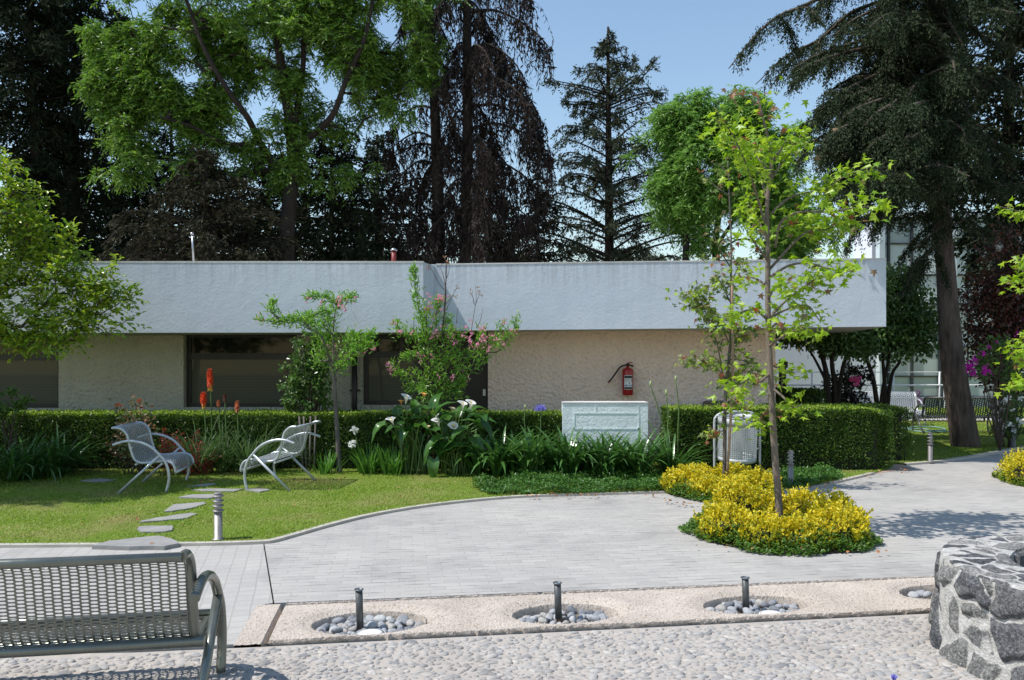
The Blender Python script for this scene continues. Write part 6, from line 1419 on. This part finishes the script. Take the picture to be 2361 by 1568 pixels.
cloud_tree("dark_small_tree", (X(1917, YS2), YS2, 0), "dark many stemmed small tree in shade under the roof's overhanging corner", "tree",
           [(px3([(1917, 1010), (1910, 920), (1905, 860), (1890, 800)], YS2), .07, .04), (px3([(1922, 1010), (1925, 900), (1918, 830), (1930, 780)], YS2), .06, .03), (px3([(1925, 1010), (1935, 900), (1945, 840), (1960, 800)], YS2), .05, .03), (px3([(1905, 880), (1885, 840), (1868, 810), (1850, 790)], YS2), .03, .015), (px3([(1915, 1010), (1903, 900), (1900, 800)], YS2), .05, .02)],
           [(1830, 780, 34, 18), (1880, 782, 44, 20), (1930, 790, 50, 30), (1985, 790, 40, 34), (1900, 750, 80, 26), (1840, 760, 50, 20)],
           YS2, M_GLOSS, M_BARKD, leaves6, .09, .5, 5200, 9, .10, .3, .6, (.016, .005), seed=6)
M_PLUM = leaf_mat("purple_plum_leaves", [(.05, .022, .018), (.09, .03, .022), (.14, .035, .025), (.035, .028, .016), (.06, .05, .025), (.20, .06, .035)], .25, .35, .5)
YPL = 14.9
cloud_tree("purple_leaved_tree", (X(2312, YPL), YPL, 0), "slim tree with dark purple red leaves right of the leaning trunk", "tree",
           [(px3([(2313, 1008), (2308, 900), (2300, 800), (2295, 700), (2300, 600)], YPL), .055, .02), (px3([(2316, 1008), (2322, 900), (2330, 800), (2335, 680)], YPL), .035, .012)],
           [(2285, 570, 14, 40, .8), (2320, 560, 16, 36, .8), (2345, 610, 22, 40, .9), (2265, 660, 20, 40, .8), (2290, 680, 30, 60), (2330, 690, 40, 60), (2245, 700, 24, 50, .8), (2260, 770, 34, 46), (2310, 780, 45, 50), (2350, 790, 40, 60), (2300, 860, 40, 36, .8), (2340, 890, 36, 40, .7), (2262, 830, 26, 30, .7), (2380, 700, 40, 100)],
           YPL, M_PLUM, M_BARKD, leaves6, .085, .5, 9500, 8, .11, .0, .6, (.016, .005), seed=7, up=.5)
# ---------------------------------------------------------------- conifers
def conifer(name, base, label, trunk, r0, limbs, bk, mat, seed, twig_n=16, twig_len=.9, needles=8, nl=.16, nw=.05, hang=.5, wood_part="limbs", part="foliage", group=None, taper=.55, fol_from=.12, spread=.16):
    """limbs: list of 3-D point lists; branchlets grow along each limb, needles along each branchlet"""
    rg = np.random.default_rng(seed)
    t = thing(name, base, label, "tree", group)
    m = MB(); c = curve(trunk, 40); m.tube(c, np.linspace(r0, r0 * .16, 40), 10); m.build("trunk", bk, t)
    lw = MB(); mb = MB(); Cs, As, Ns = [], [], []
    for L_ in limbs:
        c = curve(L_, 24); ln = np.linalg.norm(np.diff(c, axis=0), axis=1).sum(); rr = min(.07, .012 + .010 * ln)
        lw.tube(c, np.linspace(rr, .008, 24), 5, cap=False)
        k = max(6, int(twig_n * ln)); s = fol_from + (1 - fol_from) * rg.random(k); i = np.minimum((s * 22).astype(int), 22); tan = unit(c[i + 1] - c[i])
        sd = unit(np.cross(tan, [0, 0, 1.0]) + 1e-6) * np.where(rg.random(k) < .5, -1, 1)[:, None]
        d = unit(sd * rg.uniform(.3, 1, k)[:, None] + tan * rg.uniform(.3, 1, k)[:, None] + rg.normal(0, .25, (k, 3)) - np.array([0, 0, hang]) * rg.uniform(.3, 1.2, k)[:, None])
        bl = twig_len * rg.uniform(.4, 1.1, k) * (1.05 - s * taper) * min(1, .35 + ln / 3)
        j = (np.arange(needles) + .5) / needles
        p = c[i][:, None] + d[:, None] * (j[None, :, None] * bl[:, None, None]); p[..., 2] -= hang * .55 * (j[None] ** 2) * bl[:, None]
        p = p + rg.normal(0, 1, p.shape) * spread * nl * 2
        a = unit(d[:, None] + rg.normal(0, .55, p.shape) - np.array([0, 0, hang * .5])); Cs.append(p.reshape(-1, 3)); As.append(a.reshape(-1, 3))
    lw.build(wood_part, bk, t)
    C = np.concatenate(Cs); A = np.concatenate(As); k = len(C); Lk = rg.uniform(.6, 1.3, k) * nl
    leaves4(mb, C - A * Lk[:, None] * .4, A, unit(rg.normal(0, .6, (k, 3)) + [0, 0, .6]), Lk, rg.uniform(.7, 1.3, k) * nw)
    mb.build(part, mat, t); return t
def whorl_limbs(axis_px, Y, prof, step, rise, tipdroop, seed, jitter=.35, nper=5, asym=None):
    """limbs for a conical tree: prof = [(py, half width px)]"""
    rg = np.random.default_rng(seed); out = []
    ys = [q[0] for q in prof]; ws = [q[1] for q in prof]; py = ys[0]
    while py < ys[-1]:
        x = np.interp(py, [q[1] for q in axis_px], [q[0] for q in axis_px]); a0 = rg.uniform(0, 6.28)
        for k in range(nper):
            a = a0 + k * 6.283 / nper + rg.normal(0, .3); ln = np.interp(py, ys, ws) / F * Y * rg.uniform(1 - jitter, 1.08)
            b = P(x, py + rg.uniform(-step, step) * .5, Y); d = np.array([math.cos(a), math.sin(a), 0])
            out.append([b, b + d * ln * .4 + [0, 0, ln * rise * .55], b + d * ln * .78 + [0, 0, ln * rise * .8], b + d * ln + [0, 0, ln * (rise - tipdroop)]])
        py += step * rg.uniform(.8, 1.2)
    return out
M_FIR = leaf_mat("fir_needles", [(.020, .034, .016), (.032, .048, .022), (.048, .060, .030), (.060, .066, .036), (.026, .038, .02)], .12, .6, .2)
M_CYP = leaf_mat("dark_cypress_needles", [(.017, .029, .014), (.028, .043, .021), (.042, .062, .030), (.06, .078, .040), (.022, .035, .017), (.05, .05, .03)], .15, .7, .08)
M_CEDAR = leaf_mat("dark_cedar_needles", [(.013, .021, .011), (.020, .032, .016), (.030, .042, .021), (.034, .036, .021)], .15, .75, .05)  # one near-black green for cedars and dark conifers
M_BROWN = leaf_mat("browning_conifer_needles", [(.016, .019, .012), (.026, .027, .017), (.038, .036, .021), (.022, .020, .014), (.06, .056, .03)], .15, .75, .05)
M_DEADN = leaf_mat("dead_brown_strands", [(.020, .015, .013), (.032, .024, .020), (.045, .034, .028), (.026, .019, .016), (.06, .047, .04)], .10, .75, .15)
YFr = 23.0
fir_ax = [(1402, 66), (1403, 300), (1406, 640)]
fl_ = whorl_limbs(fir_ax, YFr, [(90, 10), (130, 42), (180, 85), (230, 130), (300, 145), (400, 165), (500, 200), (600, 235), (640, 240)], 25, .30, .20, 21, nper=5, jitter=.55)
for q in ([(1402, 215), (1350, 200), (1300, 190), (1252, 181)], [(1402, 225), (1450, 195), (1485, 165), (1510, 128)], [(1403, 245), (1450, 225), (1500, 212), (1538, 206)], [(1403, 250), (1360, 235), (1320, 235), (1290, 225)], [(1402, 160), (1370, 155), (1340, 158), (1320, 152)], [(1403, 320), (1340, 300), (1310, 290)], [(1404, 420), (1330, 400), (1290, 420)], [(1402, 170), (1430, 150), (1452, 145), (1465, 125)], [(1402, 120), (1385, 112), (1370, 110)], [(1402, 118), (1420, 112), (1440, 108)]):
    fl_.append(px3(q, YFr)); fl_.append(px3([(a + 3, b + 6, .4) for a, b in q], YFr))
conifer("fir_tree", (X(1406, YFr), YFr, 0), "dark pointed fir with one clear spire against the blue sky", px3([(1406, 830), (1405, 600), (1403, 300), (1402, 62)], YFr), .20, fl_, M_BARKD, M_FIR, 31, twig_n=13, twig_len=.62, needles=11, nl=.12, nw=.036, hang=.55, taper=.6, fol_from=.05)
YCp = 14.35
cy_tr = px3([(2228, 1040), (2216, 960), (2200, 860), (2190, 760), (2182, 640), (2172, 500), (2162, 380), (2155, 250), (2148, 100), (2142, -60), (2138, -220)], YCp); cy_tr[0][2] = -.05
cyl = [[(2140, -150), (2040, -90, -.3), (1960, -40, -.4), (1860, 10, -.5), (1790, 40, -.5), (1735, 90, -.5), (1680, 158, -.5)], [(2143, -40), (2040, 0, .3), (1960, 30, .4), (1890, 90, .5), (1810, 130, .5), (1742, 195, .5)], [(2148, 70), (2060, 80, -.3), (1980, 110, -.5), (1900, 120, -.7), (1850, 150, -.7)],
       [(2150, 130), (2060, 150, .3), (1980, 190, .4), (1900, 260, .4), (1850, 290, .4), (1818, 330, .4)], [(2155, 220), (2080, 240, -.4), (2000, 290, -.7), (1930, 300, -.8), (1870, 330, -.9), (1835, 375, -.9)], [(2158, 300), (2080, 350, .4), (2000, 400, .5), (1930, 440, .5), (1890, 470, .5)], [(2160, 340), (2100, 370, -.5), (2030, 430, -.9), (1970, 480, -1.0), (1930, 520, -1.0)],
       [(2165, 420), (2110, 440, .5), (2050, 490, .8), (2000, 550, .9)], [(2165, 400), (2130, 370, -1.0), (2110, 370, -1.9), (2100, 420, -2.3)], [(2168, 430), (2170, 380, -1.2), (2160, 380, -2.1), (2165, 440, -2.4)], [(2140, -100), (2200, -60, -.3), (2270, -20, -.5), (2340, 30, -.6)], [(2145, 40), (2210, 40, -.4), (2280, 90, -.7), (2350, 110, -.7)], [(2150, 180), (2220, 160, -.3), (2290, 190, -.5), (2361, 230, -.6)],
       [(2158, 300), (2230, 290, -.4), (2300, 330, -.7), (2361, 360, -.8)], [(2165, 430), (2230, 420, -.5), (2290, 430, -.7), (2361, 420, -.8)], [(2170, 500), (2230, 510, -.3), (2290, 540, -.5)], [(2172, 560), (2150, 570, -.3), (2130, 600, -.5), (2120, 640, -.5)], [(2160, 380), (2050, 460, .2), (1980, 520, .2), (1945, 580, .2)],
       [(2150, 60), (2120, 30, -1.2), (2080, 40, -2), (2060, 90, -2.3)], [(2155, 220), (2130, 190, -1.1), (2100, 210, -1.9), (2085, 270, -2.2)], [(2150, 150), (2180, 130, -1.2), (2200, 150, -2), (2200, 210, -2.2)], [(2158, 320), (2200, 290, -1.2), (2220, 300, -1.9), (2230, 350, -2.1)], [(2140, -60), (2110, -110, -1), (2060, -70, -1.8), (2030, 0, -2.1)], [(2142, -30), (2200, -70, -1), (2240, -30, -1.9), (2260, 30, -2.1)],
       [(2145, 20), (2060, 50, 1), (1990, 60, 1.6), (1930, 20, 1.8)], [(2152, 180), (2080, 200, 1), (2010, 250, 1.6), (1960, 350, 1.8)], [(2140, -130), (2060, -140, .4), (1960, -90, .6), (1900, -10, .7), (1870, 40, .7)]]
cyl = [px3(q, YCp) for q in cyl]
rg_ = np.random.default_rng(71)
for k in range(52):
    ey = rg_.uniform(60, 570) if k < 30 else rg_.uniform(-260, 150); ex_ = rg_.uniform(max(1760, np.interp(ey, [60, 200, 300, 420, 570], [1790, 1800, 1840, 1890, 1975])), 2300 if k < 30 else 2400)
    if ey > 450 and ex_ > 1990: ey -= 150
    sp_ = 1.6 if k < 30 else 2.3
    sy = ey - rg_.uniform(60, 150); sx = np.interp(sy, [-220, 640], [2138, 2182]); dy = rg_.uniform(-sp_, sp_); w_ = abs(ex_ - sx)
    cyl.append(px3([(sx, sy, 0), (sx + (ex_ - sx) * .4, sy + (ey - sy) * .25, dy * .5), (sx + (ex_ - sx) * .8, sy + (ey - sy) * .65, dy * .9), (ex_, ey, dy)], YCp))
for k in range(26):
    ey = rg_.uniform(230, 470); ex_ = rg_.uniform(np.interp(ey, [200, 300, 420, 570], [1850, 1870, 1910, 1985]), 2120); dy = rg_.uniform(-3.3, -1.7); sy = ey - rg_.uniform(20, 110); sx = np.interp(sy, [-220, 640], [2138, 2182])
    cyl.append(px3([(sx, sy, 0), (sx + (ex_ - sx) * .4, sy + (ey - sy) * .2, dy * .5), (sx + (ex_ - sx) * .8, sy + (ey - sy) * .6, dy * .9), (ex_, ey, dy)], YCp))
extra = []
rg_ = np.random.default_rng(77)
for q in cyl:
    for _ in range(4):
        i = rg_.integers(1, len(q) - 1); w_ = rg_.random(); b = q[i] * w_ + q[i - 1] * (1 - w_); e = b + np.array([rg_.uniform(-1.0, .5), rg_.uniform(-.8, .8), rg_.uniform(-.8, .05)]); extra.append([b, (b + e) / 2 + [0, 0, .12], e])
conifer("cypress_tree", (X(2228, YCp), YCp, 0), "big dark cypress with leaning trunk rising from the shaded lawn at the right", cy_tr, .25, cyl + extra, bark("cypress_bark", (.045, .035, .03), (.15, .115, .095), 12), M_CYP, 32, twig_n=50, twig_len=.50, needles=17, nl=.056, nw=.022, hang=.75, taper=.35, fol_from=.16, spread=.2)
YD2 = 17.5
dk = whorl_limbs([(2330, -200), (2320, 640)], YD2, [(-200, 120), (0, 170), (200, 180), (400, 170), (560, 150), (640, 110)], 30, .12, .32, 23, nper=5)
conifer("cypress_tree", (X(2320, YD2), YD2, 0), "very dark cypress behind the purple leaved tree at the right edge", px3([(2318, 1000), (2320, 640), (2325, 300), (2335, -200)], YD2), .26, dk, M_BARKD, M_CEDAR, 33, twig_n=13, twig_len=.9, needles=9, nl=.16, nw=.055, hang=.6, fol_from=.05)
# left dark cedars and the browning conifers behind the roof
YL1 = 22.0
dk = whorl_limbs([(60, -200), (90, 640)], YL1, [(-200, 160), (0, 190), (120, 190), (250, 130), (350, 80), (460, 60), (600, 70), (640, 90)], 26, .06, .22, 24, nper=6)
conifer("cedar_tree", (X(90, YL1), YL1, 0), "tall near black cedar with layered boughs in the top left corner", px3([(95, 830), (90, 640), (80, 300), (60, -200)], YL1), .28, dk, M_BARKD, M_CEDAR, 34, twig_n=15, twig_len=1.1, needles=9, nl=.20, nw=.055, hang=.35, fol_from=.05)
dk = whorl_limbs([(172, -100), (176, 640)], 23.5, [(-100, 60), (100, 85), (240, 110), (400, 125), (520, 115), (640, 120)], 26, .05, .28, 25, nper=5)
conifer("cedar_tree", (X(176, 23.5), 23.5, 0), "slim dark cedar with bare lower trunk right of the near black cedar", px3([(177, 830), (176, 640), (174, 300), (172, -100)], 23.5), .22, dk, M_BARKD, M_CEDAR, 35, twig_n=12, twig_len=.85, needles=8, nl=.19, nw=.05, hang=.4, fol_from=.05)
YBc = 18.2
dk = whorl_limbs([(470, 345), (480, 650)], YBc, [(360, 30), (420, 100), (500, 190), (570, 240), (650, 270)], 24, .12, .20, 26, nper=6)
conifer("browning_conifer", (X(480, YBc), YBc, 0), "low wide conifer with brownish boughs just behind the roof below the big green tree", px3([(482, 830), (480, 640), (474, 450), (470, 350)], YBc), .18, dk, M_BARKD, M_BROWN, 36, twig_n=14, twig_len=.75, needles=9, nl=.15, nw=.05, hang=.3, fol_from=.05)
YBd = 21.5
dk = whorl_limbs([(765, 280), (765, 650)], YBd, [(300, 50), (380, 100), (460, 150), (560, 165), (650, 175)], 24, .05, .25, 27, nper=6)
conifer("browning_conifer", (X(765, YBd), YBd, 0), "dark conifer with drooping boughs behind the red roof flue", px3([(766, 830), (765, 640), (765, 280)], YBd), .17, dk, M_BARKD, M_CEDAR, 37, twig_n=11, twig_len=.85, needles=9, nl=.17, nw=.05, hang=.5, fol_from=.05)
dk = whorl_limbs([(620, 330), (620, 650)], 23.5, [(350, 60), (450, 120), (560, 150), (650, 160)], 24, .05, .25, 28, nper=6)
conifer("browning_conifer", (X(620, 23.5), 23.5, 0), "dark conifer behind the big green tree's trunk", px3([(620, 850), (620, 640), (620, 330)], 23.5), .17, dk, M_BARKD, M_CEDAR, 38, twig_n=12, twig_len=.9, needles=9, nl=.18, nw=.055, hang=.45, fol_from=.05)
dk = whorl_limbs([(1240, 380), (1240, 650)], 22.0, [(420, 30), (500, 80), (580, 100), (650, 115)], 26, .05, .2, 29, nper=5)
conifer("browning_conifer", (X(1240, 22.0), 22.0, 0), "low brownish conifer between the dead cypress pair and the pointed fir", px3([(1240, 840), (1240, 640), (1240, 390)], 22.0), .12, dk, M_BARKD, M_BROWN, 39, twig_n=9, twig_len=.7, needles=8, nl=.16, nw=.05, hang=.35, fol_from=.05)
for k, (px_, top, wid, yy, lab_) in enumerate([(275, 40, 120, 26.0, "dark conifer behind the left boughs of the big green tree"), (395, 260, 150, 27.5, "dark conifer far behind the low browning conifer"), (870, 330, 150, 26.5, "dark conifer seen between the green tree and the dead cypresses"), (150, 300, 150, 27.5, "dark low conifer behind the two cedar trunks"), (1130, 400, 120, 27.0, "dark low conifer glimpsed behind the dead cypress pair")]):
    dk = whorl_limbs([(px_, top), (px_, 660)], yy, [(top, 20), (top + 80, wid * .5), (top + 170, wid * .85), (600, wid), (660, wid)], 26, .05, .22, 60 + k, nper=6)
    conifer("dark_conifer", (X(px_, yy), yy, 0), lab_, px3([(px_, 850), (px_, 640), (px_, top - 20)], yy), .2, dk, M_BARKD, M_CEDAR, 80 + k, twig_n=8, twig_len=1.0, needles=9, nl=.20, nw=.065, hang=.4, fol_from=.05)
# dead weeping pair
def weeping(name, base, label, trunk, r0, limbs, seed, strands=26, slen=(.5, 1.9)):
    rg = np.random.default_rng(seed); t = thing(name, base, label, "tree", "dead weeping cypresses")
    m = MB(); c = curve(trunk, 40); m.tube(c, np.linspace(r0, r0 * .35, 40), 9); m.build("trunk", M_BARKD, t)
    lw = MB(); mb = MB()
    for L_ in limbs:
        c = curve(L_, 26); ln = np.linalg.norm(np.diff(c, axis=0), axis=1).sum(); lw.tube(c, np.linspace(.02 + .012 * ln, .008, 26), 5, cap=False)
        k = int(strands * ln); s = rg.random(k) ** .7; i = np.minimum((s * 25).astype(int), 25); b = c[i]; q = rg.uniform(*slen, k) * (1 - .35 * s)
        sw = rg.normal(0, .22, (k, 3)) * [1, 1, .2]; nseg = 5; u = np.linspace(0, 1, nseg + 1)
        pth = b[:, None] + sw[:, None] * (u ** .6)[None, :, None] * q[:, None, None] + np.array([0, 0, -1.0]) * (u[None, :, None] ** 1.2) * q[:, None, None]
        pth += rg.normal(0, .02, pth.shape)
        for a in range(nseg):
            d = pth[:, a + 1] - pth[:, a]; lnn = np.linalg.norm(d, axis=1); leaves4(mb, pth[:, a], unit(d), rdir(k), lnn * 1.1, .018)
            for _ in range(3):
                f = rg.random(k)[:, None]; leaves4(mb, pth[:, a] + d * f, unit(rg.normal(0, .5, (k, 3)) + [0, 0, -1.0]), unit(rg.normal(size=(k, 3))), rg.uniform(.08, .22, k), rg.uniform(.02, .05, k))
    lw.build("limbs", M_BARKD, t); mb.build("hanging_strands", M_DEADN, t)
def weep_limbs(axis, Y, spec, seed):
    rg = np.random.default_rng(seed); out = []
    for (py, dxp, drop, dy) in spec:
        x = np.interp(py, [q[1] for q in axis], [q[0] for q in axis]); b = P(x, py, Y)
        w = dxp / F * Y; dr = drop / F * Y
        out.append([b, b + np.array([w * .35, dy * .4, -abs(w) * .02 + .15]), b + np.array([w * .75, dy * .8, -dr * .35]), b + np.array([w, dy, -dr])])
    return out
YW1 = 20.2
ax2 = [(1072, -150), (1076, 200), (1074, 640)]
sp2 = [(30, 200, 75, .3), (-20, 120, 10, -.8), (60, 100, 60, 1.0), (120, 140, 90, -.5), (160, 180, 120, .4), (200, 150, 90, -1.0), (250, 195, 90, .2), (300, 200, 80, -.5), (330, 120, 80, 1.0), (380, 180, 90, -.2), (430, 130, 80, .8), (470, 160, 60, -.6), (520, 110, 60, .4), (560, 130, 50, -.3), (20, -60, 40, -1), (100, -60, 50, 1), (180, -50, 60, -1.2), (260, -70, 60, 1), (340, -60, 60, -1), (420, -70, 60, .8), (500, -80, 60, -.8), (0, 60, 20, 1.5), (140, 60, 60, -1.6), (240, 70, 60, 1.5), (340, 60, 60, -1.6), (440, 50, 60, -1.5), (540, 40, 40, -1.4), (-60, 160, 40, .6), (-80, -50, 20, .5)]
weeping("dead_cypress", (X(1074, YW1), YW1, 0), "right one of two dead brown weeping cypresses, curtains of strands against the sky", px3([(1074, 850), (1072, 620), (1078, 300), (1076, 0), (1070, -180)], YW1), .20, weep_limbs(ax2, YW1, sp2, 1), 51, strands=34)
ax1 = [(985, -100), (1000, 200), (1012, 640)]
sp1 = [(120, -90, 60, .4), (190, -110, 60, -.6), (250, -120, 50, .5), (320, -110, 50, -.4), (335, -130, 20, .8), (380, -110, 60, .2), (440, -120, 80, -.5), (500, -110, 60, .6), (550, -80, 50, -.4), (60, 50, 50, .8), (150, 40, 60, -.8), (240, 50, 60, .8), (340, 40, 60, -.9), (430, 50, 60, .8), (520, 40, 50, -.8), (-20, -60, 40, .5), (40, -60, 50, -.6), (500, -60, 60, -1), (420, -150, 60, .3), (390, -60, 60, 1.2), (560, -120, 40, .6)]
weeping("dead_cypress", (X(1012, YW1 + .8), YW1 + .8, 0), "left one of two dead brown weeping cypresses, thinner and overlapped by green leaves", px3([(1016, 850), (1012, 620), (1008, 400), (1000, 200), (990, 0), (984, -140)], YW1 + .8), .21, weep_limbs(ax1, YW1 + .8, sp1, 2), 52, strands=24, slen=(.4, 1.3))
# distant low green behind the trunks, seen in gaps above the roof
bush("distant_shrub", 30.0, [(860, 610, 60, 26), (980, 612, 60, 22), (420, 612, 60, 20), (1180, 610, 60, 22), (1480, 612, 60, 26)], "hazy row of far shrubs glimpsed between trunks above the roof", "shrub", leaf_mat("far_dull_leaves", [(.05, .07, .04), (.08, .10, .06)], .2), .28, 3000)
